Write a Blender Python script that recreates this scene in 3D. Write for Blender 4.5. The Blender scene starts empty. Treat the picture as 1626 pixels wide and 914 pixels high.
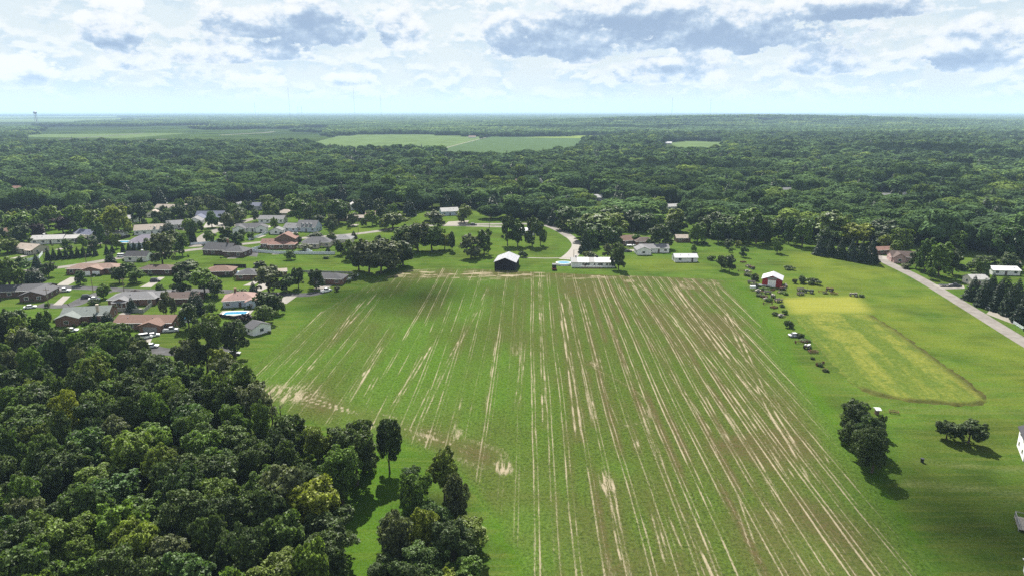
import bpy, math, random
import numpy as np
from mathutils import Vector, Matrix

# ------------------------------------------------------------------ camera
SC = bpy.context.scene
COL = SC.collection
W0, H0, FPX = 1626.0, 914.0, 1084.0          # photograph size, focal length in its pixels
CAMH = 80.0
TH = math.atan(280.5 / FPX)
CT, ST = math.cos(TH), math.sin(TH)
cam_d = bpy.data.cameras.new("camera")
cam_d.sensor_width = 36.0
cam_d.lens = 36.0 * FPX / W0
cam_d.clip_start = 0.5
cam_d.clip_end = 200000.0
cam = bpy.data.objects.new("camera", cam_d)
COL.objects.link(cam)
cam.location = (0, 0, CAMH)
cam.rotation_euler = (math.pi / 2 - TH, 0, 0)
SC.camera = cam

# ------------------------------------------------------------------ sky, sun, exposure
SUN_EL, SUN_AZ = math.radians(47), math.radians(-7)      # azimuth from +Y, negative to the left
DENOISE = False
SKY_STRENGTH = 0.058
ALB = 0.74          # one factor on the natural ground and leaf colours
SUN_STRENGTH = 5.0
SC.view_settings.view_transform = 'Standard'
SC.view_settings.look = 'None'
SC.view_settings.exposure = 1.45
SC.view_settings.gamma = 1.0
SC.view_settings.use_curve_mapping = False
SC.render.engine = 'CYCLES'
SC.cycles.use_denoising = DENOISE
SC.cycles.max_bounces = 5
SC.cycles.diffuse_bounces = 2
SC.cycles.glossy_bounces = 2
SC.cycles.transmission_bounces = 3
SC.cycles.transparent_max_bounces = 6
SC.cycles.volume_bounces = 1
SC.cycles.sample_clamp_indirect = 4.0
try:
    SC.cycles.denoiser = 'OPENIMAGEDENOISE'
    SC.cycles.denoising_input_passes = 'RGB_ALBEDO_NORMAL'
    SC.cycles.denoising_prefilter = 'ACCURATE'
except Exception:
    pass

sd = bpy.data.lights.new("sun", 'SUN')
sd.energy = SUN_STRENGTH
sd.angle = math.radians(0.55)
sd.color = (1.0, 0.955, 0.88)
sun = bpy.data.objects.new("sun", sd)
COL.objects.link(sun)
sdir = Vector((math.sin(SUN_AZ) * math.cos(SUN_EL), math.cos(SUN_AZ) * math.cos(SUN_EL), math.sin(SUN_EL)))
sun.rotation_euler = sdir.to_track_quat('Z', 'Y').to_euler()
sun.location = (0, 0, 500)


class NT:
    """small helper to write node trees"""
    def __init__(self, tree):
        self.t = tree
        self.n = tree.nodes
        self.l = tree.links

    def node(self, typ, **kw):
        nd = self.n.new(typ)
        for k, v in kw.items():
            setattr(nd, k, v)
        return nd

    def put(self, sock, v):
        if v is None:
            return
        if isinstance(v, (int, float)):
            try:
                sock.default_value = v
            except Exception:
                sock.default_value = (v, v, v)
        elif isinstance(v, (tuple, list)):
            v = tuple(v)
            n = len(sock.default_value)
            if n == 4 and len(v) == 3:
                v = v + (1.0,)
            sock.default_value = v
        else:
            self.l.new(v, sock)

    def math(self, op, a, b=None, c=None, clamp=False):
        nd = self.node('ShaderNodeMath', operation=op, use_clamp=clamp)
        self.put(nd.inputs[0], a)
        self.put(nd.inputs[1], b)
        self.put(nd.inputs[2], c)
        return nd.outputs[0]

    def vmath(self, op, a, b=None):
        nd = self.node('ShaderNodeVectorMath', operation=op)
        self.put(nd.inputs[0], a)
        self.put(nd.inputs[1], b)
        return nd.outputs[0]

    def mix(self, f, a, b, blend='MIX'):
        nd = self.node('ShaderNodeMix', data_type='RGBA', blend_type=blend)
        self.put(nd.inputs[0], f)
        self.put(nd.inputs[6], a)
        self.put(nd.inputs[7], b)
        return nd.outputs[2]

    def noise(self, vec, scale, detail=3.0, rough=0.55, dist=0.0, lac=2.0, dims='3D'):
        nd = self.node('ShaderNodeTexNoise', noise_dimensions=dims)
        self.put(nd.inputs['Vector'], vec)
        nd.inputs['Scale'].default_value = scale
        nd.inputs['Detail'].default_value = detail
        nd.inputs['Roughness'].default_value = rough
        nd.inputs['Distortion'].default_value = dist
        nd.inputs['Lacunarity'].default_value = lac
        return nd.outputs['Fac']

    def smooth(self, v, lo, hi, a=0.0, b=1.0):
        nd = self.node('ShaderNodeMapRange', interpolation_type='SMOOTHSTEP')
        self.put(nd.inputs['Value'], v)
        self.put(nd.inputs['From Min'], lo)
        self.put(nd.inputs['From Max'], hi)
        self.put(nd.inputs['To Min'], a)
        self.put(nd.inputs['To Max'], b)
        return nd.outputs['Result']

    def lin(self, v, lo, hi, a=0.0, b=1.0):
        nd = self.node('ShaderNodeMapRange', interpolation_type='LINEAR')
        self.put(nd.inputs['Value'], v)
        self.put(nd.inputs['From Min'], lo)
        self.put(nd.inputs['From Max'], hi)
        self.put(nd.inputs['To Min'], a)
        self.put(nd.inputs['To Max'], b)
        return nd.outputs['Result']

    def xyz(self, x, y, z):
        nd = self.node('ShaderNodeCombineXYZ')
        self.put(nd.inputs[0], x)
        self.put(nd.inputs[1], y)
        self.put(nd.inputs[2], z)
        return nd.outputs[0]

    def ramp(self, f, stops, interp='LINEAR'):
        nd = self.node('ShaderNodeValToRGB')
        cr = nd.color_ramp
        cr.interpolation = interp
        while len(cr.elements) < len(stops):
            cr.elements.new(0.5)
        for e, (p, c) in zip(cr.elements, stops):
            e.position = p
            e.color = (c[0], c[1], c[2], 1.0)
        self.put(nd.inputs[0], f)
        return nd.outputs[0]


def px_dir(px, py):
    """direction (azimuth, elevation in degrees) of a pixel of the photograph"""
    x, y = (px - W0 / 2) / FPX, -(py - H0 / 2) / FPX
    v = Vector((x, CT + ST * y, -ST + CT * y)).normalized()
    return math.degrees(math.atan2(v.x, v.y)), math.degrees(math.asin(v.z))


world = bpy.data.worlds.new("World")
SC.world = world
world.use_nodes = True
world.cycles.sampling_method = 'NONE'      # a soft sky without a disc: found by the bounced rays


def build_sky():
    k = NT(world.node_tree)
    k.n.clear()
    out = k.node('ShaderNodeOutputWorld')
    bg = k.node('ShaderNodeBackground')
    bg.inputs['Strength'].default_value = SKY_STRENGTH
    k.l.new(bg.outputs[0], out.inputs['Surface'])
    sky = k.node('ShaderNodeTexSky', sky_type='NISHITA')
    sky.sun_disc = False
    sky.sun_elevation = SUN_EL
    sky.sun_rotation = SUN_AZ
    sky.altitude = 80
    sky.air_density = 1.0
    sky.dust_density = 1.2
    sky.ozone_density = 1.0
    tc = k.node('ShaderNodeTexCoord')
    d = tc.outputs['Generated']
    sp = k.node('ShaderNodeSeparateXYZ')
    k.l.new(d, sp.inputs[0])
    x, y, z = sp.outputs
    az = k.math('MULTIPLY', k.math('ARCTAN2', x, y), 180 / math.pi)
    el = k.math('MULTIPLY', k.math('ARCSINE', z), 180 / math.pi)
    S = 0.73 / SKY_STRENGTH

    def c(r, g, b):
        return (r * S, g * S, b * S)

    # thin bright veil towards the horizon over the clear sky
    clear = k.mix(0.25, sky.outputs[0], c(0.26, 0.36, 0.43))
    veil = k.smooth(el, 0.0, 40.0, 0.92, 0.0)
    base = k.mix(veil, clear, c(0.375, 0.405, 0.410))

    # the air between: perspective coordinates on a cloud deck
    iz = k.math('DIVIDE', 1.0, k.math('MAXIMUM', k.math('ADD', z, 0.035), 0.01))
    deck = k.vmath('MULTIPLY', d, k.xyz(iz, iz, 0.0))
    ang = k.xyz(az, k.math('MULTIPLY', el, 1.6), 0.0)

    # ---- far, pale cumulus streets near the horizon
    p1 = k.xyz(k.math('MULTIPLY', az, 0.30), k.math('MULTIPLY', el, 0.62), 3.7)
    n1 = k.noise(p1, 1.0, 5.0, 0.60, 0.0, dims='2D')
    n1b = k.noise(k.vmath('ADD', p1, (0.0, 0.26, 0.0)), 1.0, 3.0, 0.60, 0.0, dims='2D')
    relief1 = k.smooth(k.math('SUBTRACT', n1, n1b), -0.07, 0.09)
    street_col = k.mix(relief1, c(0.305, 0.37, 0.415), c(0.485, 0.49, 0.485))
    fade = k.math('MULTIPLY', k.smooth(el, 0.3, 1.6), k.smooth(el, 60.0, 20.0, 0.35, 1.0))
    base = k.mix(k.math('MULTIPLY', k.math('MULTIPLY', k.smooth(n1, 0.38, 0.58), fade), 0.74), base, street_col)

    # ---- larger cumulus: ellipses with flat bases, their edges broken up by noise
    rmin, lmin = None, None
    for (cx, by, hw, hp, dk) in CLOUDS:
        a0, e0 = px_dir(cx, by)
        a1, _ = px_dir(cx + hw, by)
        _, e1 = px_dir(cx, by - hp)
        ra, re = abs(a1 - a0), e1 - e0
        pos = k.xyz(az, el, 0.0) if rmin is None else pos
        q = k.node('ShaderNodeVectorMath', operation='MULTIPLY_ADD')
        k.put(q.inputs[0], pos)
        q.inputs[1].default_value = (1 / ra, 1 / re, 0)
        q.inputs[2].default_value = (-a0 / ra, -e0 / re, 0)
        q = q.outputs[0]
        # below the base line the cloud ends three times sooner
        v = k.vmath('MAXIMUM', q, k.vmath('MULTIPLY', q, (-1.0, -5.0, 0.0)))
        ln = k.node('ShaderNodeVectorMath', operation='LENGTH')
        k.l.new(v, ln.inputs[0])
        r = ln.outputs['Value']
        rmin = r if rmin is None else k.math('SMOOTH_MIN', rmin, r, 0.22)
        # the shaded underside: the lower half of the cloud
        l2 = k.node('ShaderNodeVectorMath', operation='LENGTH')
        k.put(l2.inputs[0], k.vmath('MULTIPLY', q, (0.60, 1.85, 0.0)))
        lo = k.math('ADD', l2.outputs['Value'], 1.0 - dk)
        lmin = lo if lmin is None else k.math('SMOOTH_MIN', lmin, lo, 0.15)
    wob = k.noise(ang, 0.27, 6.0, 0.62, 0.0, dims='2D')
    wob2 = k.noise(k.vmath('ADD', ang, (-0.15, 0.85, 0.0)), 0.27, 4.0, 0.62, 0.0, dims='2D')   # the same, a little towards the sun
    fine = k.noise(ang, 2.3, 4.0, 0.62, 0.2, dims='2D')
    vor = k.node('ShaderNodeTexVoronoi', feature='SMOOTH_F1', voronoi_dimensions='2D')
    k.put(vor.inputs['Vector'], k.vmath('ADD', ang, k.xyz(k.math('MULTIPLY', fine, 0.7), k.math('MULTIPLY', fine, 0.7), 0.0)))
    vor.inputs['Scale'].default_value = 0.55
    vor.inputs['Detail'].default_value = 1.0
    vor.inputs['Roughness'].default_value = 0.55
    vor.inputs['Smoothness'].default_value = 0.35
    puff = k.math('SUBTRACT', 0.55, vor.outputs['Distance'])
    # beyond the picture the same kind of clouds go on
    more = k.noise(deck, 0.42, 3.0, 0.55, dims='2D')
    outside = k.math('MAXIMUM', k.smooth(el, 9.5, 15.0), k.smooth(k.math('ABSOLUTE', az), 38.0, 48.0))
    outside = k.math('MULTIPLY', outside, k.smooth(el, 1.0, 4.0))
    rest = k.math('SUBTRACT', k.math('MULTIPLY', k.smooth(more, 0.46, 0.68), outside), k.math('SUBTRACT', 1.0, outside))
    dens = k.math('MAXIMUM', k.math('MULTIPLY', k.math('SUBTRACT', 1.0, rmin), 1.35), k.math('MULTIPLY', rest, 0.9))
    d0 = k.math('ADD', dens, k.math('MULTIPLY', k.math('SUBTRACT', wob, 0.5), 2.2))
    d0 = k.math('ADD', d0, k.math('MULTIPLY', k.math('SUBTRACT', fine, 0.5), 0.45))
    d0 = k.math('ADD', d0, k.math('MULTIPLY', puff, 0.55))
    alpha = k.smooth(d0, -0.05, 0.32)
    relief = k.math('MULTIPLY', k.math('SUBTRACT', wob, wob2), 2.6)
    dark = k.math('SUBTRACT', k.math('SUBTRACT', 1.22, lmin), relief)
    dark = k.math('ADD', dark, k.math('MULTIPLY', puff, -0.50))
    dark = k.math('MULTIPLY', k.smooth(dark, -0.20, 1.30), k.smooth(d0, -0.10, 0.40), clamp=True)
    cl = k.ramp(dark, [(0.0, c(0.50, 0.50, 0.495)), (0.25, c(0.43, 0.45, 0.47)), (0.60, c(0.255, 0.315, 0.39)), (1.0, c(0.160, 0.215, 0.305))])
    skyc = k.mix(k.math('MULTIPLY', alpha, k.smooth(el, 0.5, 2.5, 0.0, 0.96)), base, cl)
    k.put(bg.inputs['Color'], skyc)


# flat-bottomed cumulus in the photograph: base middle, half width, height, darkness of the underside
CLOUDS = [
    (1120, 64, 300, 95, 1.0), (890, 78, 150, 110, 0.95), (1350, 26, 150, 60, 0.85), (1010, 40, 170, 70, 0.95),
    (1315, 110, 88, 66, 0.55), (1550, 100, 120, 95, 0.72), (505, 55, 88, 100, 1.0), (400, 50, 100, 66, 0.8), (175, 66, 72, 90, 0.6),
    (335, 95, 82, 42, 0.5), (440, 92, 70, 40, 0.35), (560, 133, 48, 26, 0.55), (640, 70, 50, 66, 0.3),
    (400, 134, 50, 26, 0.3), (1190, 84, 32, 28, 0.45), (200, 106, 75, 34, 0.25), (40, 134, 75, 44, 0.2), (1070, 128, 110, 46, 0.18),
]
build_sky()

# ------------------------------------------------------------------ helpers
RNG = np.random.default_rng(7)
random.seed(11)


def gp(px, py, z=0.0):
    """the point of the ground (or of the level z) that stands at a pixel of the photograph"""
    x, y = (px - W0 / 2) / FPX, -(py - H0 / 2) / FPX
    dx, dy, dz = x, CT + ST * y, -ST + CT * y
    t = (CAMH - z) / (-dz)
    return Vector((dx * t, dy * t, z))


def mpp(px, py):
    """metres per pixel of the photograph at that ground point"""
    g = gp(px, py)
    return (g.y * CT + CAMH * ST) / FPX


def to_px(X, Y, Z):
    """photograph pixel of world points (arrays)"""
    dz = Z - CAMH
    depth = Y * CT - dz * ST
    up = Y * ST + dz * CT
    return W0 / 2 + FPX * X / depth, H0 / 2 - FPX * up / depth


def poly(pts, z=0.0):
    return [gp(a, b) for a, b in pts]


def in_poly(X, Y, P):
    inside = np.zeros(X.shape, bool)
    n = len(P)
    for i in range(n):
        x1, y1 = P[i][0], P[i][1]
        x2, y2 = P[(i + 1) % n][0], P[(i + 1) % n][1]
        if y1 == y2:
            continue
        c = ((y1 > Y) != (y2 > Y)) & (X < (x2 - x1) * (Y - y1) / (y2 - y1) + x1)
        inside ^= c
    return inside


def line_dist(X, Y, P):
    """distance to a polyline and the running length along it"""
    best = np.full(X.shape, 1e9)
    run = np.zeros(X.shape)
    acc = 0.0
    for i in range(len(P) - 1):
        ax, ay = P[i][0], P[i][1]
        bx, by = P[i + 1][0], P[i + 1][1]
        L2 = (bx - ax) ** 2 + (by - ay) ** 2
        t = np.clip(((X - ax) * (bx - ax) + (Y - ay) * (by - ay)) / max(L2, 1e-9), 0, 1)
        dd = np.hypot(X - ax - t * (bx - ax), Y - ay - t * (by - ay))
        m = dd < best
        best[m] = dd[m]
        run[m] = acc + t[m] * math.sqrt(L2)
        acc += math.sqrt(L2)
    return best, run


def vnoise(X, Y, seed=0):
    """smooth value noise in [0,1] for arrays"""
    xi, yi = np.floor(X).astype(np.int64), np.floor(Y).astype(np.int64)
    fx, fy = X - xi, Y - yi
    fx, fy = fx * fx * (3 - 2 * fx), fy * fy * (3 - 2 * fy)

    def h(a, b):
        v = (a * 374761393 + b * 668265263 + seed * 974634777) & 0xFFFFFFFF
        v = ((v ^ (v >> 13)) * 1274126177) & 0xFFFFFFFF
        v = v ^ (v >> 16)
        return (v & 0xFFFF) / 65535.0
    return ((h(xi, yi) * (1 - fx) + h(xi + 1, yi) * fx) * (1 - fy) + (h(xi, yi + 1) * (1 - fx) + h(xi + 1, yi + 1) * fx) * fy)


def fbm(X, Y, seed=0, octaves=4):
    s, a, t = 0.0, 1.0, 0.0
    for o in range(octaves):
        s = s + a * vnoise(X * 2 ** o, Y * 2 ** o, seed + o * 17)
        t += a
        a *= 0.55
    return s / t


def sstep(v, a, b):
    t = np.clip((v - a) / (b - a), 0, 1)
    return t * t * (3 - 2 * t)


def curve(P, n=6):
    """smooth line through the points"""
    Q = []
    for i in range(len(P) - 1):
        p0, p1, p2, p3 = P[max(i - 1, 0)], P[i], P[i + 1], P[min(i + 2, len(P) - 1)]
        for t in np.linspace(0, 1, n + 1)[:-1]:
            Q.append(0.5 * ((2 * p1) + (p2 - p0) * t + (2 * p0 - 5 * p1 + 4 * p2 - p3) * t * t + (3 * p1 - p0 - 3 * p2 + p3) * t ** 3))
    return Q + [P[-1]]


def mesh_np(name, V, F):
    """mesh from arrays; F is (n,3) or (n,4)"""
    me = bpy.data.meshes.new(name)
    V = np.asarray(V, np.float32)
    F = np.asarray(F, np.int32)
    n, kx = F.shape
    me.vertices.add(len(V))
    me.vertices.foreach_set('co', V.ravel())
    me.loops.add(n * kx)
    me.loops.foreach_set('vertex_index', F.ravel())
    me.polygons.add(n)
    me.polygons.foreach_set('loop_start', np.arange(0, n * kx, kx, dtype=np.int32))
    me.update(calc_edges=True)
    return me


class MB:
    """collects boxes, prisms and tubes into one mesh"""
    def __init__(self):
        self.v, self.f, self.mi = [], [], []

    def add(self, vs, fs, m=0, M=None):
        o = len(self.v)
        for p in vs:
            p = Vector(p)
            self.v.append(tuple(M @ p) if M is not None else tuple(p))
        for f in fs:
            self.f.append([i + o for i in f])
            self.mi.append(m)
        return self

    def box(self, x0, x1, y0, y1, z0, z1, m=0, M=None):
        vs = [(x0, y0, z0), (x1, y0, z0), (x1, y1, z0), (x0, y1, z0), (x0, y0, z1), (x1, y0, z1), (x1, y1, z1), (x0, y1, z1)]
        return self.add(vs, [(0, 3, 2, 1), (4, 5, 6, 7), (0, 1, 5, 4), (1, 2, 6, 5), (2, 3, 7, 6), (3, 0, 4, 7)], m, M)

    def cyl(self, p, q, r0, r1=None, n=8, m=0, cap=True):
        r1 = r0 if r1 is None else r1
        p, q = Vector(p), Vector(q)
        ax = (q - p).normalized()
        t = ax.orthogonal().normalized()
        b = ax.cross(t)
        vs = []
        for c, r in ((p, r0), (q, r1)):
            for i in range(n):
                a = 2 * math.pi * i / n
                vs.append(c + t * (r * math.cos(a)) + b * (r * math.sin(a)))
        fs = [(i, (i + 1) % n, n + (i + 1) % n, n + i) for i in range(n)]
        if cap:
            fs += [tuple(range(n - 1, -1, -1)), tuple(range(n, 2 * n))]
        return self.add(vs, fs, m)

    def prism(self, prof, x0, x1, m=0):
        """profile (y,z) swept along x"""
        n = len(prof)
        vs = [(x0, a, b) for a, b in prof] + [(x1, a, b) for a, b in prof]
        fs = [(i, n + i, n + (i + 1) % n, (i + 1) % n) for i in range(n)] + [tuple(range(n)), tuple(range(2 * n - 1, n - 1, -1))]
        return self.add(vs, fs, m)

    def mesh(self, name, mats):
        me = bpy.data.meshes.new(name)
        me.from_pydata(self.v, [], self.f)
        for mt in (mats if isinstance(mats, (list, tuple)) else [mats]):
            me.materials.append(mt)
        me.polygons.foreach_set('material_index', self.mi)
        me.update()
        return me

    def build(self, name, mats, parent=None):
        return link(name, self.mesh(name, mats), parent)


def link(name, me, parent=None, loc=None, rz=None):
    o = bpy.data.objects.new(name, me)
    COL.objects.link(o)
    if parent is not None:
        o.parent = parent
    if loc is not None:
        o.location = loc
    if rz is not None:
        o.rotation_euler = (0, 0, rz)
    return o


def tag(o, label=None, cat=None, group=None, kind=None):
    for key, v in (('label', label), ('category', cat), ('group', group), ('kind', kind)):
        if v:
            o[key] = v
    return o


def thing(name, label, cat, loc=(0, 0, 0), rz=0.0, group=None):
    o = link(name, None)
    o.empty_display_size = 0.5
    o.location = loc
    o.rotation_euler = (0, 0, rz)
    return tag(o, label, cat, group)


# ------------------------------------------------------------------ materials
def mat(name, col, rough=0.8, spec=0.2, var=0.12, scale=0.6, bump=0.0, bscale=8.0, metal=0.0):
    """plain procedural surface: colour with uneven wear"""
    m = bpy.data.materials.new(name)
    m.use_nodes = True
    k = NT(m.node_tree)
    b = k.n['Principled BSDF']
    g = k.node('ShaderNodeNewGeometry')
    n = k.noise(g.outputs['Position'], scale, 5.0, 0.65)
    lo = tuple(c * (1 - var) for c in col)
    hi = tuple(min(c * (1 + var), 0.9) for c in col)
    k.put(b.inputs['Base Color'], k.mix(k.smooth(n, 0.3, 0.7), lo, hi))
    b.inputs['Roughness'].default_value = rough
    b.inputs['Specular IOR Level'].default_value = spec
    b.inputs['Metallic'].default_value = metal
    if bump > 0:
        bn = k.node('ShaderNodeBump')
        bn.inputs['Strength'].default_value = bump
        bn.inputs['Distance'].default_value = 0.05
        k.put(bn.inputs['Height'], k.noise(g.outputs['Position'], bscale, 4.0))
        k.l.new(bn.outputs[0], b.inputs['Normal'])
    return m


def attr(k, name):
    a = k.node('ShaderNodeAttribute', attribute_name=name)
    return a.outputs['Fac']


def fade_noise(k, pos, scale, near, far):
    """fine noise whose contrast dies away with distance from the middle of the scene"""
    return k.noise(pos, scale, 4.0, 0.6)


def ground_material():
    m = bpy.data.materials.new('grass_ground')
    m.use_nodes = True
    k = NT(m.node_tree)
    b = k.n['Principled BSDF']
    pos = k.node('ShaderNodeNewGeometry').outputs['Position']
    big = k.noise(pos, 0.012, 5.0, 0.6)
    mid = k.noise(pos, 0.10, 4.0, 0.6)
    fin = k.noise(pos, 1.6, 4.0, 0.7)
    st = k.noise(k.vmath('MULTIPLY', pos, (0.05, 0.35, 1.0)), 1.0, 4.0, 0.6)
    lawn = k.mix(k.smooth(mid, 0.32, 0.70), (0.040, 0.084, 0.013), (0.068, 0.124, 0.019))
    lawn = k.mix(k.math('MULTIPLY', k.smooth(big, 0.42, 0.66), 0.55), lawn, (0.086, 0.130, 0.022))
    mow = k.noise(k.vmath('MULTIPLY', pos, (0.03, 0.42, 1.0)), 1.0, 4.0, 0.65)
    wear = k.noise(pos, 0.035, 5.0, 0.65)
    lawn = k.mix(k.math('MULTIPLY', k.smooth(wear, 0.44, 0.66), 0.75), lawn, (0.036, 0.060, 0.012))
    lawn = k.mix(k.math('MULTIPLY', k.smooth(mow, 0.46, 0.62), 0.6), lawn, (0.092, 0.118, 0.026))
    lawn = k.mix(k.math('MULTIPLY', k.smooth(k.noise(pos, 0.42, 4.0, 0.7), 0.56, 0.72), 0.45), lawn, (0.085, 0.085, 0.030))
    dry = attr(k, 'dry')
    dryn = k.math('MULTIPLY', dry, k.lin(k.math('ADD', k.math('MULTIPLY', st, 0.7), k.math('MULTIPLY', mid, 0.6)), 0.45, 0.9, 0.25, 1.15), clamp=True)
    lawn = k.mix(dryn, lawn, (0.122, 0.150, 0.024))
    lawn = k.mix(k.math('MULTIPLY', attr(k, 'mown'), k.lin(mow, 0.35, 0.65, 0.7, 1.0)), lawn, (0.235, 0.238, 0.050))
    lawn = k.mix(k.math('MULTIPLY', attr(k, 'olive'), k.lin(mid, 0.3, 0.7, 0.5, 1.0), clamp=True), lawn, (0.056, 0.066, 0.015))
    lawn = k.mix(k.math('MULTIPLY', attr(k, 'pale'), k.lin(fin, 0.35, 0.65, 0.3, 1.0), clamp=True), lawn, (0.110, 0.130, 0.050))
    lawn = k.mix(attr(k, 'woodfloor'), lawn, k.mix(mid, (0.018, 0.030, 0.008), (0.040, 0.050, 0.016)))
    lawn = k.mix(attr(k, 'lush'), lawn, (0.046, 0.112, 0.007))
    # the far country: woods and crops
    sp = k.node('ShaderNodeSeparateXYZ')
    k.l.new(pos, sp.inputs[0])
    far = k.smooth(sp.outputs[1], 1500.0, 2600.0)
    cell = k.node('ShaderNodeTexVoronoi', feature='F1')
    k.put(cell.inputs['Vector'], k.vmath('MULTIPLY', pos, (1.0, 0.55, 1.0)))
    cell.inputs['Scale'].default_value = 0.0016
    farc = k.mix(k.smooth(k.noise(pos, 0.0012, 4.0), 0.42, 0.62), (0.024, 0.040, 0.014), (0.050, 0.085, 0.022))
    farc = k.mix(k.smooth(k.noise(pos, 0.010, 3.0), 0.45, 0.65), farc, (0.020, 0.034, 0.013))
    lawn = k.mix(far, lawn, farc)
    lawn = k.mix(k.math('MULTIPLY', k.smooth(fin, 0.30, 0.70), 0.8), k.mix(1.0, lawn, (0.66, 0.69, 0.68), 'MULTIPLY'), k.mix(1.0, lawn, (1.22, 1.2, 1.15), 'MULTIPLY'))
    k.put(b.inputs['Base Color'], k.mix(1.0, lawn, (0.86, 0.84, 0.84), 'MULTIPLY'))
    b.inputs['Roughness'].default_value = 0.9
    b.inputs['Specular IOR Level'].default_value = 0.0
    bn = k.node('ShaderNodeBump')
    bn.inputs['Strength'].default_value = 0.55
    bn.inputs['Distance'].default_value = 0.12
    k.put(bn.inputs['Height'], k.noise(pos, 2.2, 5.0, 0.7))
    k.l.new(bn.outputs[0], b.inputs['Normal'])
    return m


def far_height(X, Y):
    """low ridge and rolls of the far country, flat nearer than 2.2 km"""
    D = np.hypot(X, Y)
    on = sstep(D, 2200.0, 3600.0)
    r = 42.0 * np.exp(-((X - 1500.0) / 1300.0) ** 2 - ((Y - 4300.0) / 500.0) ** 2)
    r = r + 30.0 * np.exp(-((X - 5200.0) / 2600.0) ** 2 - ((Y - 16500.0) / 1500.0) ** 2)
    r = r + 9.0 * (fbm(X / 2400.0, Y / 1500.0, 5) - 0.5)
    return on * r


def grid_lines(lo, hi, step, out, growth=1.18):
    mid = list(np.arange(lo, hi + 0.1, step))
    a, s = hi, step
    up = []
    while a < out:
        s *= growth
        a += s
        up.append(a)
    a, s = lo, step
    dn = []
    while a > -out:
        s *= growth
        a -= s
        dn.append(a)
    return np.array(dn[::-1] + mid + up)


# boundaries read off the photograph
FIELD_PX = [(640, 428), (720, 424), (830, 430), (960, 436), (1080, 440), (1150, 444), (1166, 452), (1210, 505), (1262, 590), (1320, 672), (1380, 757), (1426, 828),
            (1482, 914), (1540, 1000), (880, 1000), (835, 914), (795, 836), (752, 775), (700, 728), (640, 702), (560, 690), (470, 668), (405, 640), (382, 618),
            (395, 585), (440, 545), (500, 498), (572, 455)]
HAY_PX = [(1262, 503), (1300, 497), (1385, 500), (1430, 528), (1490, 572), (1540, 608), (1566, 630), (1562, 641), (1535, 645), (1480, 642), (1430, 636), (1392, 629), (1366, 620), (1345, 602), (1318, 572), (1290, 540)]
MOWN_PX = [(1240, 473), (1362, 470), (1382, 495), (1262, 498), (1248, 485)]
WOOD_PX = [(-220, 545), (0, 524), (60, 540), (110, 568), (170, 560), (225, 588), (245, 622), (290, 632), (340, 626), (382, 656), (425, 706), (480, 737), (540, 760),
           (574, 772), (562, 790), (542, 815), (532, 860), (525, 914), (512, 1060), (-260, 1060)]
WOOD2_PX = [(646, 792), (700, 776), (738, 808), (748, 860), (752, 914), (742, 1040), (590, 1040), (596, 950), (606, 890), (626, 835)]
HOOD_PX = [(0, 470), (110, 540), (230, 580), (330, 600), (400, 530), (470, 500), (560, 455), (640, 420), (560, 380), (500, 350), (300, 335), (0, 395)]
WOOD, WOOD2 = poly(WOOD_PX), poly(WOOD2_PX)

MAT_GROUND = ground_material()


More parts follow.
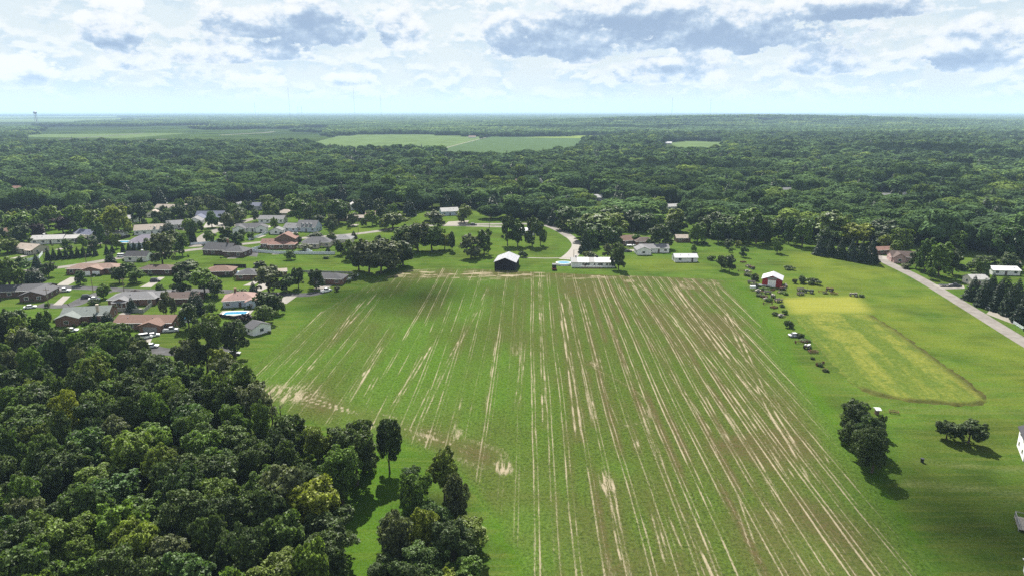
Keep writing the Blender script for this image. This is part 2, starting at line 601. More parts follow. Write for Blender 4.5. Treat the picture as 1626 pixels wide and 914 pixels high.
def build_ground():
    gx = grid_lines(-330, 330, 2.0, 60000)
    gy = grid_lines(60, 620, 2.0, 90000)
    gy = gy[gy > -1500]
    X, Y = np.meshgrid(gx, gy)
    Z = far_height(X, Y)
    V = np.stack([X.ravel(), Y.ravel(), Z.ravel()], 1)
    nx, ny = len(gx), len(gy)
    i = np.arange(nx - 1)[None, :] + nx * np.arange(ny - 1)[:, None]
    i = i.ravel()
    me = mesh_np('ground', V, np.stack([i, i + 1, i + nx + 1, i + nx], 1))
    o = link('ground', me)
    tag(o, 'grass covered ground running out to the horizon', None, None, 'structure')
    PX, PY = to_px(X, np.maximum(Y, 30.0), Z)
    nz = fbm(X / 24.0, Y / 24.0, 3)
    nz2 = fbm(X / 7.0, Y / 7.0, 9)
    # wide yellowed meadow on the right
    P = poly([(1260, 400), (1380, 408), (1626, 545), (1900, 690), (1760, 690), (1575, 640), (1400, 510), (1385, 470), (1240, 470), (1230, 440)])
    dry = in_poly(X, Y, P) * sstep(nz, 0.22, 0.66) * 0.95
    P = poly([(1490, 590), (1700, 640), (1640, 760), (1560, 650)])
    dry = np.maximum(dry, in_poly(X, Y, P) * sstep(nz, 0.3, 0.7) * 0.6)
    P = poly([(640, 428), (900, 425), (1150, 440), (1180, 400), (1040, 400), (990, 410), (850, 410), (840, 425)])
    dry = np.maximum(dry, in_poly(X, Y, P) * sstep(nz, 0.35, 0.75) * 0.55)
    P = poly(MOWN_PX)
    mown = in_poly(X, Y, P) * (0.9 + 0.3 * (nz2 - 0.5))
    dry = np.maximum(dry, mown)
    P = poly([(380, 415), (560, 410), (600, 440), (470, 470), (420, 432)])
    dry = np.maximum(dry, in_poly(X, Y, P) * sstep(nz2, 0.3, 0.8) * 0.4)
    P = poly([(470, 340), (600, 330), (800, 360), (900, 380), (840, 410), (700, 420), (600, 400)])
    dry = np.maximum(dry, in_poly(X, Y, P) * sstep(nz2, 0.35, 0.8) * 0.25)
    # worn olive lawn lower right
    P = poly([(1390, 800), (1440, 700), (1560, 660), (1700, 690), (1740, 1000), (1560, 1000), (1480, 900)])
    olive = in_poly(X, Y, P) * (0.2 + 0.5 * sstep(nz, 0.25, 0.6))
    P = poly([(1270, 545), (1325, 600), (1345, 650), (1310, 640)])
    olive = np.maximum(olive, in_poly(X, Y, P) * 0.25)
    # bright strip between crop and lawn, and the grass beside the houses
    lush = np.zeros_like(X)
    for pts, w, a in (([(1172, 448), (1216, 505), (1268, 590), (1326, 672)], 2.2, 0.55), ([(1386, 757), (1432, 828), (1490, 914), (1560, 1010)], 1.3, 0.6),
                      ([(1190, 470), (1245, 545)], 6.0, 0.3), ([(800, 830), (850, 914), (900, 1000)], 3.0, 0.6), ([(640, 440), (520, 500), (420, 570)], 8.0, 0.25),
                      ([(600, 740), (575, 830), (565, 914)], 12.0, 0.45)):
        dd, _ = line_dist(X, Y, poly(pts))
        lush = np.maximum(lush, a * np.exp(-(dd / w) ** 2))
    pale = np.zeros_like(X)
    for pts, w, a in (([(1462, 733), (1510, 736), (1560, 741), (1640, 748)], 0.9, 0.8), ([(1440, 768), (1520, 772), (1640, 786)], 1.1, 0.9), ([(1600, 800), (1640, 786)], 0.8, 0.5),
                      ([(1425, 838), (1452, 868), (1480, 905)], 0.9, 0.7), ([(1385, 640), (1480, 652), (1626, 655)], 1.0, 0.35), ([(1200, 480), (1212, 504)], 1.0, 0.8)):
        dd, _ = line_dist(X, Y, poly(pts))
        pale = np.maximum(pale, a * np.exp(-(dd / w) ** 2))
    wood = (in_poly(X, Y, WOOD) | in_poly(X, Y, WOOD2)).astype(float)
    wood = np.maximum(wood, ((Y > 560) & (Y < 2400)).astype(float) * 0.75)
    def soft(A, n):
        for _ in range(n):
            A = (A + np.roll(A, 1, 0) + np.roll(A, -1, 0) + np.roll(A, 1, 1) + np.roll(A, -1, 1)) / 5.0
        return A
    dry, olive, wood = soft(dry, 3), soft(olive, 6), soft(wood, 2)
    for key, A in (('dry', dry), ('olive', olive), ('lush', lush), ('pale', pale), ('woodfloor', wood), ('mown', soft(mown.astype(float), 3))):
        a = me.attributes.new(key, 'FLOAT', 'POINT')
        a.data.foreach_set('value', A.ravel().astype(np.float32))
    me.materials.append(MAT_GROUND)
    return o


build_ground()


# ------------------------------------------------------------------ the crop field
def field_material():
    m = bpy.data.materials.new('stubble_field')
    m.use_nodes = True
    k = NT(m.node_tree)
    b = k.n['Principled BSDF']
    pos = k.node('ShaderNodeNewGeometry').outputs['Position']
    fin = k.noise(pos, 1.5, 5.0, 0.80)
    mid = k.noise(pos, 0.25, 5.0, 0.65)
    clump = k.noise(pos, 0.7, 4.0, 0.7)
    g = k.mix(k.smooth(fin, 0.30, 0.70), (0.018, 0.032, 0.007), (0.092, 0.140, 0.025))
    g = k.mix(k.math('MULTIPLY', k.smooth(mid, 0.4, 0.7), 0.5), g, (0.062, 0.084, 0.018))
    g = k.mix(k.math('MULTIPLY', attr(k, 'lush'), k.lin(clump, 0.25, 0.65, 0.4, 1.0), clamp=True), g, k.mix(k.smooth(fin, 0.3, 0.7), (0.030, 0.070, 0.009), (0.092, 0.175, 0.023)))
    soil = k.math('MULTIPLY', attr(k, 'soil'), k.lin(k.math('ADD', k.math('MULTIPLY', fin, 0.6), k.math('MULTIPLY', clump, 0.4)), 0.36, 0.60, 0.15, 1.1), clamp=True)
    g = k.mix(soil, g, k.mix(clump, (0.066, 0.038, 0.024), (0.118, 0.078, 0.048)))
    st = attr(k, 'straw')
    straw = k.smooth(k.math('ADD', st, k.math('MULTIPLY', k.math('SUBTRACT', k.noise(k.vmath('MULTIPLY', pos, (6.0, 1.2, 1.0)), 1.0, 4.0, 0.7), 0.5), 1.5)), 0.20, 0.85)
    g = k.mix(k.math('MULTIPLY', straw, 0.90), g, k.mix(clump, (0.240, 0.192, 0.128), (0.410, 0.355, 0.258)))
    k.put(b.inputs['Base Color'], k.mix(1.0, g, (ALB, ALB, ALB), 'MULTIPLY'))
    b.inputs['Roughness'].default_value = 0.95
    b.inputs['Specular IOR Level'].default_value = 0.0
    bn = k.node('ShaderNodeBump')
    bn.inputs['Strength'].default_value = 0.6
    bn.inputs['Distance'].default_value = 0.15
    k.put(bn.inputs['Height'], fin)
    k.l.new(bn.outputs[0], b.inputs['Normal'])
    return m


ROW = gp(842, 300) - gp(842, 900)
ROW.z = 0
ROW.normalize()
# the rows run towards a point of the horizon: direction of the ray through (842, horizon)
_r = Vector(((842 - W0 / 2) / FPX, CT + ST * (280.5 / FPX), 0)).normalized()
ROW = _r
CROSS = Vector((ROW.y, -ROW.x, 0))


def build_field():
    P = poly(FIELD_PX)
    us = [p.dot(CROSS) for p in P]
    vs = [p.dot(ROW) for p in P]
    gu = np.arange(min(us), max(us), 0.21)
    gv = np.arange(min(vs), max(vs), 1.15)
    U, Vv = np.meshgrid(gu, gv)
    X = U * CROSS.x + Vv * ROW.x
    Y = U * CROSS.y + Vv * ROW.y
    # ragged edge
    ex = X + 1.6 * (fbm(X / 5.0, Y / 5.0, 41) - 0.5)
    ey = Y + 3.0 * (fbm(X / 5.0, Y / 5.0, 43) - 0.5)
    inside = in_poly(ex, ey, P)
    sd, _ = line_dist(ex, ey, P + [P[0]])
    sd = np.where(inside, sd, -sd)
    PX, PY = to_px(X, Y, 0 * X)
    umin, umax = min(us), max(us)
    un = (U - umin) / (umax - umin)
    straw = np.zeros_like(X)
    soil = np.zeros_like(X)
    rng = np.random.default_rng(21)
    big = fbm(X / 34.0, Y / 34.0, 1)
    big2 = fbm(X / 13.0 + 40, Y / 30.0, 2)
    edge_far = np.exp(-((PY - 436) / 9.0) ** 2)
    right = sstep(PX, 780, 1010)
    # passes of the drill: a pair of tracks every few metres
    u = umin + 1.0
    while u < umax:
        amp = rng.uniform(0.62, 1.15)
        wob = 1.1 * (vnoise(Vv / 60.0, 0 * Vv + u * 0.13, 5) - 0.5)
        m = (U > u - 2.5) & (U < u + 6.0)
        Um, Vm, wm = U[m], Vv[m], wob[m]
        rightm, farm = right[m], edge_far[m]
        thr = 0.50 - 0.10 * rightm - 0.10 * farm
        lines = [(0.0, 0.21, 1.0), (rng.uniform(0.8, 1.1), 0.20, rng.uniform(0.5, 1.0)), (rng.uniform(1.7, 2.2), 0.13, rng.uniform(0.1, 0.6)), (rng.uniform(2.6, 3.0), 0.12, rng.uniform(0.0, 0.5))]
        on0 = fbm(Vm / 38.0, 0 * Vm + u * 3.1, 8, 3)
        for off, wd, am in lines:
            d = np.abs(Um - u - off - wm - 0.15 * (vnoise(Vm / 9.0, 0 * Vm + off + u, 6) - 0.5))
            on = 0.6 * on0 + 0.4 * fbm(Vm / 14.0, 0 * Vm + u * 1.1 + off * 7, 9, 3)
            brk = fbm(Vm / 5.0, 0 * Vm + u * 5.3 + off * 9, 10, 3)
            s = amp * am * np.exp(-(d / wd) ** 2) * (0.42 + 0.58 * sstep(on, thr - 0.14, thr + 0.10)) * (0.35 + 0.95 * brk) * (0.82 + 0.18 * rightm)
            straw[m] = np.maximum(straw[m], s)
        d = np.abs(Um - u - 1.0 - wm)
        soil[m] = np.maximum(soil[m], np.exp(-(d / 1.2) ** 2) * sstep(fbm(Vm / 40.0, 0 * Vm + u * 1.7, 12, 3), 0.38, 0.64) * (0.28 + 0.50 * rightm))
        u += rng.uniform(3.4, 5.0)
    # tracks one can follow in the photograph: (pixel polyline, width m, strength, second track m)
    T = [  # tracks
        ([(1127, 448), (1145, 491), (1176, 553), (1213, 639), (1247, 697), (1290, 770)], 0.7, 1.0, 1.7),
        ([(1065, 451), (1127, 538), (1176, 602), (1213, 645), (1240, 690)], 0.7, 0.95, 1.6),
        ([(1158, 491), (1182, 537), (1207, 577), (1235, 640), (1270, 700)], 0.35, 0.8, 0),
        ([(1010, 448), (1060, 500), (1105, 555), (1150, 610), (1200, 680), (1262, 775)], 0.55, 0.8, 1.4),
        ([(1085, 455), (1120, 500), (1160, 560), (1190, 610)], 0.35, 0.8, 0), ([(1200, 545), (1240, 610), (1290, 690), (1325, 750)], 0.35, 0.7, 0),
        ([(1237, 570), (1275, 640), (1300, 690)], 0.3, 0.6, 0), ([(1000, 448), (1050, 520), (1110, 600), (1180, 700), (1252, 830)], 0.5, 0.8, 0.9),
        ([(980, 450), (1020, 520), (1070, 605), (1130, 700), (1205, 911)], 0.4, 0.8, 1.1), ([(940, 450), (965, 510), (985, 565), (1020, 660), (1065, 790)], 0.4, 0.75, 1.0),
        ([(915, 452), (935, 520), (958, 610), (985, 680)], 0.4, 0.7, 1.0), ([(896, 461), (918, 560), (942, 676)], 0.4, 0.85, 1.2), ([(885, 475), (897, 545), (905, 610), (915, 700)], 0.55, 1.0, 1.5),
        ([(855, 445), (858, 540), (862, 680)], 0.4, 0.8, 0.9), ([(775, 455), (752, 500), (720, 555), (695, 605), (660, 680)], 0.4, 0.7, 0.9),
        ([(829, 540), (823, 600), (816, 650)], 0.5, 0.9, 1.3), ([(788, 536), (778, 600), (770, 655)], 0.5, 0.9, 0),
        ([(609, 544), (580, 590), (547, 645)], 0.5, 0.9, 0.9), ([(683, 544), (650, 600), (615, 655)], 0.55, 1.0, 1.1), ([(600, 590), (572, 640)], 0.4, 0.7, 1.0),
        ([(597, 455), (560, 495), (520, 550), (480, 596)], 0.5, 0.75, 1.0), ([(602, 462), (570, 498), (535, 535)], 0.6, 0.8, 0), ([(560, 465), (500, 500), (455, 528)], 0.5, 0.85, 1.2),
        ([(565, 462), (540, 478), (500, 505)], 0.9, 0.6, 0), ([(680, 610), (655, 660), (640, 692)], 0.4, 0.8, 1.0), ([(730, 620), (712, 690)], 0.5, 0.95, 1.2), ([(725, 665), (718, 695)], 0.9, 0.7, 0),
        ([(960, 750), (968, 785), (975, 840), (990, 910)], 0.6, 0.95, 1.2), ([(930, 574), (950, 588), (985, 606), (1015, 625), (1030, 645), (1031, 657), (1022, 668), (1000, 675), (970, 677), (942, 674)], 0.6, 0.55, 0),
        ([(895, 840), (925, 865), (985, 905)], 0.7, 0.55, 1.5), ([(900, 830), (950, 890), (985, 960)], 0.6, 0.5, 1.2), ([(880, 845), (930, 914)], 0.5, 0.4, 0),
        ([(1005, 690), (1010, 720)], 0.4, 0.9, 0.8), ([(840, 560), (850, 640), (848, 700)], 0.3, 0.6, 0), ([(1110, 620), (1180, 750), (1245, 850)], 0.45, 0.85, 1.0),
        ([(1030, 800), (1060, 910)], 0.45, 0.8, 0.9), ([(1075, 800), (1120, 890), (1150, 960)], 0.45, 0.8, 1.0), ([(830, 860), (880, 960)], 0.5, 0.4, 1.2), ([(770, 800), (850, 910)], 0.5, 0.45, 0),
        ([(905, 540), (912, 610), (925, 680)], 0.4, 0.7, 0), ([(1045, 780), (1095, 900)], 0.4, 0.6, 0),
    ]
    jit = 0.55 * (fbm(X / 6.0, Y / 14.0, 77) - 0.5)
    for i, (pts, wd, am, second) in enumerate(T):
        Q = curve(poly(pts))
        x0, x1 = min(p.x for p in Q) - 5, max(p.x for p in Q) + 5
        y0, y1 = min(p.y for p in Q) - 5, max(p.y for p in Q) + 5
        m = (X > x0) & (X < x1) & (Y > y0) & (Y < y1)
        for s_off in ((0.0, second) if second else (0.0,)):
            Qo = [Vector((p.x + s_off, p.y, 0)) for p in Q]
            dd, rn = line_dist(X[m], Y[m], Qo)
            L = rn.max() if rn.size else 1.0
            brk = 0.35 + 0.9 * vnoise(rn / 3.0, 0 * rn + i * 7.7 + s_off * 3, 31)
            long = sstep(fbm(rn / 22.0, 0 * rn + i * 3.3 + s_off, 33, 3), 0.26, 0.50)
            taper = sstep(rn, 0, 6) * sstep(L - rn, 0, 6)
            val = 0.92 * am * np.exp(-((dd + jit[m]) / (0.34 * wd + 0.06)) ** 2) * brk * taper * (0.3 + 0.7 * long)
            straw[m] = np.maximum(straw[m], val)
            soil[m] = np.maximum(soil[m], 0.42 * am * np.exp(-(dd / (wd * 2.6)) ** 2))
    # headlands: pale trash along the far edge and along the wood
    hl = sstep(fbm(X / 7.0, Y / 2.0, 51), 0.48, 0.72)
    straw = np.maximum(straw, edge_far * hl * 0.85)
    soil = np.maximum(soil, edge_far * 0.65)
    dd, rn = line_dist(X, Y, poly([(400, 618), (450, 622), (560, 655), (640, 680), (715, 705), (770, 725)]))
    hb = np.exp(-(dd / 6.0) ** 2)
    fib = fbm(rn / 16.0, dd / 0.8, 53)
    straw = np.maximum(straw, hb * sstep(fib, 0.52, 0.76) * 0.72)
    soil = np.maximum(soil, hb * 0.75)
    for (cx, cy, rx, ry, a) in ((450, 625, 14, 9, 0.75), (800, 742, 3.0, 4.0, 0.9), (963, 768, 1.7, 6.5, 0.95), (723, 690, 3, 5, 0.6), (480, 610, 5, 5, 0.4), (1000, 446, 5, 4, 0.6),
                                (1090, 455, 9, 7, 0.55), (1130, 450, 6, 4, 0.5), (1090, 448, 5, 3, 0.6), (985, 905, 4, 6, 0.35), (1030, 655, 2, 5, 0.5), (940, 578, 3, 4, 0.5), (820, 555, 2.5, 9, 0.45)):
        c = gp(cx, cy)
        e = np.exp(-((X - c.x) / rx) ** 2 - ((Y - c.y) / ry) ** 2)
        straw = np.maximum(straw, a * sstep(e, 0.1, 0.9) * sstep(fbm(U / 0.55, Vv / 5.0, 61), 0.36, 0.66))
        soil = np.maximum(soil, e * 0.6)
    soil = np.maximum(soil, sstep(big, 0.46, 0.70) * (0.20 + 0.42 * right) + 0.12 * sstep(big2, 0.5, 0.7))
    bottom = sstep(PY, 640, 800)
    soil = np.maximum(soil, 0.32 * bottom * sstep(big2, 0.40, 0.66))
    # lush green: left half and the corner by the wood
    lush = sstep(1.0 - right, 0.35, 1.0) * sstep(fbm(X / 18.0, Y / 40.0, 71), 0.30, 0.66) * 0.95 * (1 - bottom * 0.6)
    for (cx, cy, rx, ry, a) in ((830, 830, 9, 9, 1.0), (850, 880, 9, 9, 0.9), (1350, 790, 8, 14, 0.8), (1300, 880, 6, 10, 0.6), (975, 745, 4, 5, 0.6), (850, 770, 9, 6, 0.6), (1080, 520, 3, 30, 0.7), (1420, 890, 6, 8, 0.6)):
        c = gp(cx, cy)
        lush = np.maximum(lush, a * np.exp(-((X - c.x) / rx) ** 2 - ((Y - c.y) / ry) ** 2))
    dd, _ = line_dist(X, Y, poly([(1166, 452), (1210, 505), (1262, 590), (1320, 672), (1380, 757), (1482, 914)]))
    rim = np.exp(-(dd / 7.0) ** 2)
    lush = np.maximum(lush, 0.75 * rim)
    soil = soil * (1 - 0.8 * rim)
    straw = straw * (1 - 0.6 * np.exp(-(dd / 4.0) ** 2))
    dd, _ = line_dist(X, Y, poly([(640, 430), (572, 455), (500, 498), (440, 545), (395, 585)]))
    rim2 = np.exp(-(dd / 8.0) ** 2)
    lush = np.maximum(lush, 0.7 * rim2)
    c = gp(835, 845)
    rr = np.hypot(X - c.x, Y - c.y)
    arcs = 0.5 + 0.5 * np.sin(rr * 3.2 + 2.0 * fbm(X / 4.0, Y / 4.0, 3))
    soil = np.maximum(soil, 0.45 * arcs * np.exp(-(rr / 9.0) ** 2))
    soil = soil * (1 - 0.55 * lush)
    hem = sstep(sd, 0.0, 2.5)
    lush = np.maximum(lush, (1 - hem) * 0.55)
    soil = soil * hem
    straw = straw * hem
    # fine furrows and clods
    Z = 0.03 + 0.07 * vnoise(X / 0.5, Y / 1.2, 81) + 0.05 * np.sin(U * 2 * math.pi / 0.78) * 0.5 + 0.10 * lush * vnoise(X / 0.6, Y / 0.9, 83)
    Z = Z * np.clip(sd / 1.2, 0, 1) + np.clip(sd * 0.12, -0.3, 0.0) + 0.012
    ny, nx = X.shape
    V = np.stack([X.ravel(), Y.ravel(), Z.ravel()], 1)
    idx = np.arange(nx - 1)[None, :] + nx * np.arange(ny - 1)[:, None]
    near = sd > -2.2
    keep = near[:-1, :-1] & near[1:, 1:] & near[1:, :-1] & near[:-1, 1:]
    i = idx[keep].ravel()
    F = np.stack([i, i + nx, i + nx + 1, i + 1], 1)[:, ::-1]
    used = np.unique(F)
    remap = np.zeros(len(V), np.int64)
    remap[used] = np.arange(len(used))
    me = mesh_np('field', V[used], remap[F])
    for key, A in (('straw', straw), ('soil', soil), ('lush', lush)):
        a = me.attributes.new(key, 'FLOAT', 'POINT')
        a.data.foreach_set('value', np.clip(A, 0, 1.2).ravel()[used].astype(np.float32))
    me.materials.append(field_material())
    me.shade_smooth()
    o = link('field', me)
    tag(o, 'large green crop field with pale straw rows running away', None, None, 'structure')
    print('field verts', len(used))


build_field()


def sheet(name, pts, z, material, label=None, kind='structure', world=False, thick=0.0):
    """flat polygon lying z above the ground"""
    P = [Vector(p) for p in pts] if world else poly(pts)
    me = bpy.data.meshes.new(name)
    a = sum(P[i].x * P[(i + 1) % len(P)].y - P[(i + 1) % len(P)].x * P[i].y for i in range(len(P)))
    if a < 0:
        P = P[::-1]
    n = len(P)
    if thick > 0:
        me.from_pydata([(p.x, p.y, z) for p in P] + [(p.x, p.y, z - thick) for p in P], [], [tuple(range(n))] + [(i, i + n, (i + 1) % n + n, (i + 1) % n) for i in range(n)])
    else:
        me.from_pydata([(p.x, p.y, z) for p in P], [], [tuple(range(n))])
    me.materials.append(material)
    me.update()
    o = link(name, me)
    return tag(o, label, None, None, kind)


def ribbon(name, pts, width, z, material, label=None, world=False, kind='structure', smooth=True):
    """road along a pixel polyline"""
    P = [Vector(p) for p in pts] if world else poly(pts)
    if smooth:
        Q = []
        for i in range(len(P) - 1):
            p0, p1, p2, p3 = P[max(i - 1, 0)], P[i], P[i + 1], P[min(i + 2, len(P) - 1)]
            for t in np.linspace(0, 1, 7)[:-1]:
                Q.append(0.5 * ((2 * p1) + (p2 - p0) * t + (2 * p0 - 5 * p1 + 4 * p2 - p3) * t * t + (3 * p1 - p0 - 3 * p2 + p3) * t ** 3))
        P = Q + [P[-1]]
    ws = width if isinstance(width, (list, tuple)) else [width] * 2
    V, F = [], []
    for i, p in enumerate(P):
        a, b = P[max(i - 1, 0)], P[min(i + 1, len(P) - 1)]
        d = (b - a)
        d.z = 0
        d.normalize()
        n = Vector((-d.y, d.x, 0))
        t = i / (len(P) - 1)
        w = ws[0] * (1 - t) + ws[-1] * t
        V += [tuple(p + n * w / 2 + Vector((0, 0, z))), tuple(p - n * w / 2 + Vector((0, 0, z)))]
    for i in range(len(P) - 1):
        F.append((2 * i, 2 * i + 1, 2 * i + 3, 2 * i + 2))
    me = bpy.data.meshes.new(name)
    me.from_pydata(V, [], F)
    me.materials.append(material)
    me.update()
    return tag(link(name, me), label, None, None, kind)


MAT_ASPHALT = mat('worn_asphalt', (0.059, 0.058, 0.059), 0.9, 0.05, 0.28, 0.22)
MAT_ROADPALE = mat('pale_chip_seal', (0.154, 0.141, 0.128), 0.9, 0.05, 0.17, 0.25)
MAT_CONCRETE = mat('pale_concrete', (0.205, 0.190, 0.169), 0.85, 0.08, 0.10, 0.7)
MAT_GRAVEL = mat('crushed_gravel', (0.184, 0.169, 0.143), 0.95, 0.1, 0.15, 1.5)


_h = gp(1470, 635) - gp(1320, 500)
HAY_ANGLE = math.atan2(_h.x, _h.y)


def hay_material():
    m = bpy.data.materials.new('weedy_hay')
    m.use_nodes = True
    k = NT(m.node_tree)
    b = k.n['Principled BSDF']
    pos = k.node('ShaderNodeNewGeometry').outputs['Position']
    a = HAY_ANGLE
    rot = k.node('ShaderNodeVectorRotate', rotation_type='Z_AXIS')
    k.put(rot.inputs['Vector'], pos)
    rot.inputs['Angle'].default_value = a
    st = k.noise(k.vmath('MULTIPLY', rot.outputs[0], (0.15, 0.016, 1.0)), 1.0, 5.0, 0.65)
    fin = k.noise(pos, 1.1, 5.0, 0.75)
    mid = k.noise(pos, 0.10, 4.0)
    c = k.mix(k.smooth(st, 0.40, 0.58), (0.122, 0.158, 0.031), (0.214, 0.218, 0.046))
    c = k.mix(k.math('MULTIPLY', k.smooth(mid, 0.48, 0.64), 0.7), c, (0.114, 0.156, 0.032))
    c = k.mix(k.math('MULTIPLY', k.smooth(fin, 0.42, 0.62), 0.75), k.mix(1.0, c, (0.58, 0.68, 0.62), 'MULTIPLY'), c)
    sp = attr(k, 'rim')
    c = k.mix(sp, c, k.mix(fin, (0.044, 0.050, 0.015), (0.095, 0.085, 0.032)))
    k.put(b.inputs['Base Color'], k.mix(1.0, c, (ALB, ALB, ALB), 'MULTIPLY'))
    b.inputs['Roughness'].default_value = 0.95
    b.inputs['Specular IOR Level'].default_value = 0.0
    bn = k.node('ShaderNodeBump')
    bn.inputs['Strength'].default_value = 0.8
    bn.inputs['Distance'].default_value = 0.3
    k.put(bn.inputs['Height'], fin)
    k.l.new(bn.outputs[0], b.inputs['Normal'])
    return m


def build_hay():
    P = poly(HAY_PX)
    x0, x1 = min(p.x for p in P), max(p.x for p in P)
    y0, y1 = min(p.y for p in P), max(p.y for p in P)
    gx, gy = np.arange(x0, x1, 0.5), np.arange(y0, y1, 0.6)
    X, Y = np.meshgrid(gx, gy)
    ex = X + 2.6 * (fbm(X / 2.2, Y / 2.2, 141) - 0.5)
    ey = Y + 3.4 * (fbm(X / 2.4, Y / 2.4, 149) - 0.5)
    ins0 = in_poly(ex, ey, P)
    dd, _ = line_dist(ex, ey, P + [P[0]])
    ins = ins0 | (dd < 1.6)
    d2, _ = line_dist(X, Y, poly([(1385, 500), (1430, 528), (1490, 572), (1540, 608), (1566, 630)]))
    rim = np.maximum(0.4 * np.exp(-(dd / 0.6) ** 2) * sstep(fbm(X / 2.0, Y / 2.0, 5), 0.4, 0.6), 0.95 * np.exp(-((d2 + 3 * (fbm(X / 5.0, Y / 5.0, 6) - 0.5)) / 3.0) ** 2))
    d3, _ = line_dist(X, Y, poly([(1362, 618), (1430, 636), (1535, 645), (1562, 641)]))
    rim = np.maximum(rim, 0.8 * np.exp(-((d3 + 1.6 * (fbm(X / 3.0, Y / 3.0, 7) - 0.5)) / 1.5) ** 2))
    sdh = np.where(ins0, dd, -dd)
    Z = 0.02 + np.clip(sdh * 0.2, -0.3, 0) + sstep(sdh, 0, 1.8) * (0.24 + 0.40 * fbm(X / 1.3, Y / 1.6, 143) + 0.25 * rim)
    V = np.stack([X.ravel(), Y.ravel(), Z.ravel()], 1)
    ny, nx = X.shape
    idx = np.arange(nx - 1)[None, :] + nx * np.arange(ny - 1)[:, None]
    keep = ins[:-1, :-1] & ins[1:, 1:] & ins[1:, :-1] & ins[:-1, 1:]
    i = idx[keep].ravel()
    F = np.stack([i, i + 1, i + nx + 1, i + nx], 1)
    used = np.unique(F)
    rm = np.zeros(len(V), np.int64)
    rm[used] = np.arange(len(used))
    me = mesh_np('hay_meadow', V[used], rm[F])
    a = me.attributes.new('rim', 'FLOAT', 'POINT')
    a.data.foreach_set('value', rim.ravel()[used].astype(np.float32))
    me.materials.append(hay_material())
    o = link('hay_meadow', me)
    tag(o, 'uncut yellow green weedy hay patch with brown rim', None, None, 'structure')


build_hay()

# ------------------------------------------------------------------ roads and drives
ribbon('road', [(1385, 398), (1398, 411), (1460, 442), (1540, 490), (1626, 543), (1760, 622)], 6.2, 0.012, MAT_ROADPALE, 'pale two lane country road running down the meadow edge')
ribbon('road', [(60, 484), (110, 485), (140, 472), (170, 462)], 7.0, 0.014, MAT_ASPHALT, 'short asphalt side street below the ranch house')
ribbon('road', [(-60, 452), (40, 455), (140, 457), (230, 462), (320, 461), (420, 466), (480, 468), (508, 464)], 6.5, 0.010, MAT_ASPHALT, 'grey asphalt residential street ending at the crop field')
ribbon('road', [(-60, 440), (90, 425), (150, 416), (200, 408), (260, 402), (320, 395), (400, 386), (480, 378), (560, 372), (640, 362), (700, 358), (800, 360)], 6.5, 0.010, MAT_ROADPALE, 'pale street curving past the upper houses')
ribbon('road', [(310, 392), (330, 372), (360, 360), (400, 348), (440, 342)], 8.0, 0.014, MAT_ROADPALE, 'pale cul de sac street between white houses')
ribbon('road', [(700, 358), (760, 356), (850, 356), (880, 362), (908, 378)], 6.5, 0.016, MAT_ROADPALE, 'pale lane passing behind the oak grove')
ribbon('road', [(905, 376), (916, 388), (912, 400), (900, 412)], [5, 9], 0.020, MAT_CONCRETE, 'concrete lane dropping to the white house')
ribbon('path', [(830, 409), (870, 410), (905, 409)], 1.8, 0.024, MAT_GRAVEL, 'thin pale farm track to the dark barn')
ribbon('road', [(232, 552), (262, 558), (320, 560), (365, 552)], 6.5, 0.018, MAT_ASPHALT, 'short grey street glimpsed behind the woodland')
for _i, (nm, pts, lb, mt) in enumerate((
    ('driveway', [(112, 440), (132, 440), (108, 453), (88, 453)], 'broad concrete driveway before the orange roofed ranch', MAT_CONCRETE),
    ('driveway', [(252, 440), (262, 440), (240, 456), (222, 456)], 'concrete driveway beside the parked dark sport utility vehicle', MAT_CONCRETE),
    ('driveway', [(452, 470), (472, 470), (455, 482), (440, 480)], 'white concrete driveway at the street end', MAT_CONCRETE),
    ('driveway', [(100, 470), (112, 470), (98, 484), (84, 484)], 'concrete walk and drive beside the dark L shaped house', MAT_CONCRETE),
    ('driveway', [(416, 448), (436, 452), (414, 462), (400, 460)], 'pale driveway under the willow', MAT_CONCRETE),
    ('driveway', [(392, 396), (412, 398), (408, 408), (388, 406)], 'grey driveway of the dark roofed brick house', MAT_ASPHALT),
    ('driveway', [(330, 350), (372, 352), (350, 360), (322, 362)], 'pale parking apron before blue roofed houses', MAT_CONCRETE),
    ('driveway', [(462, 362), (478, 362), (470, 374), (450, 372)], 'pale driveway beside the dormered house', MAT_CONCRETE),
    ('driveway', [(712, 352), (745, 350), (740, 358), (705, 358)], 'pale gravel yard behind the oak grove', MAT_GRAVEL),
    ('driveway', [(1480, 452), (1530, 453), (1532, 458), (1496, 459)], 'concrete driveway joining the country road beside dark pines', MAT_CONCRETE),
    ('driveway', [(1400, 406), (1432, 410), (1424, 414), (1402, 412)], 'short pale drive to the pink gabled house', MAT_CONCRETE),
    ('driveway', [(1572, 492), (1612, 508), (1608, 514), (1566, 498)], 'gravel shoulder beside the white rail fence', MAT_GRAVEL),
    ('driveway', [(232, 536), (244, 532), (238, 545), (226, 548)], 'short concrete drive with parked cars below brown house', MAT_CONCRETE),
    ('driveway', [(1000, 396), (1012, 396), (1010, 399), (998, 399)], 'small gravel parking spot near the white bungalow', MAT_GRAVEL),
    ('driveway', [(-30, 298), (30, 302), (34, 306), (-30, 308)], 'pale drive by the red roofed house in the trees', MAT_CONCRETE),
    ('driveway', [(40, 388), (62, 386), (58, 393), (36, 394)], 'pale driveway beside the beige roofed house', MAT_CONCRETE),
)):
    sheet(nm, pts, 0.030 + 0.004 * (_i % 5), mt, lb)

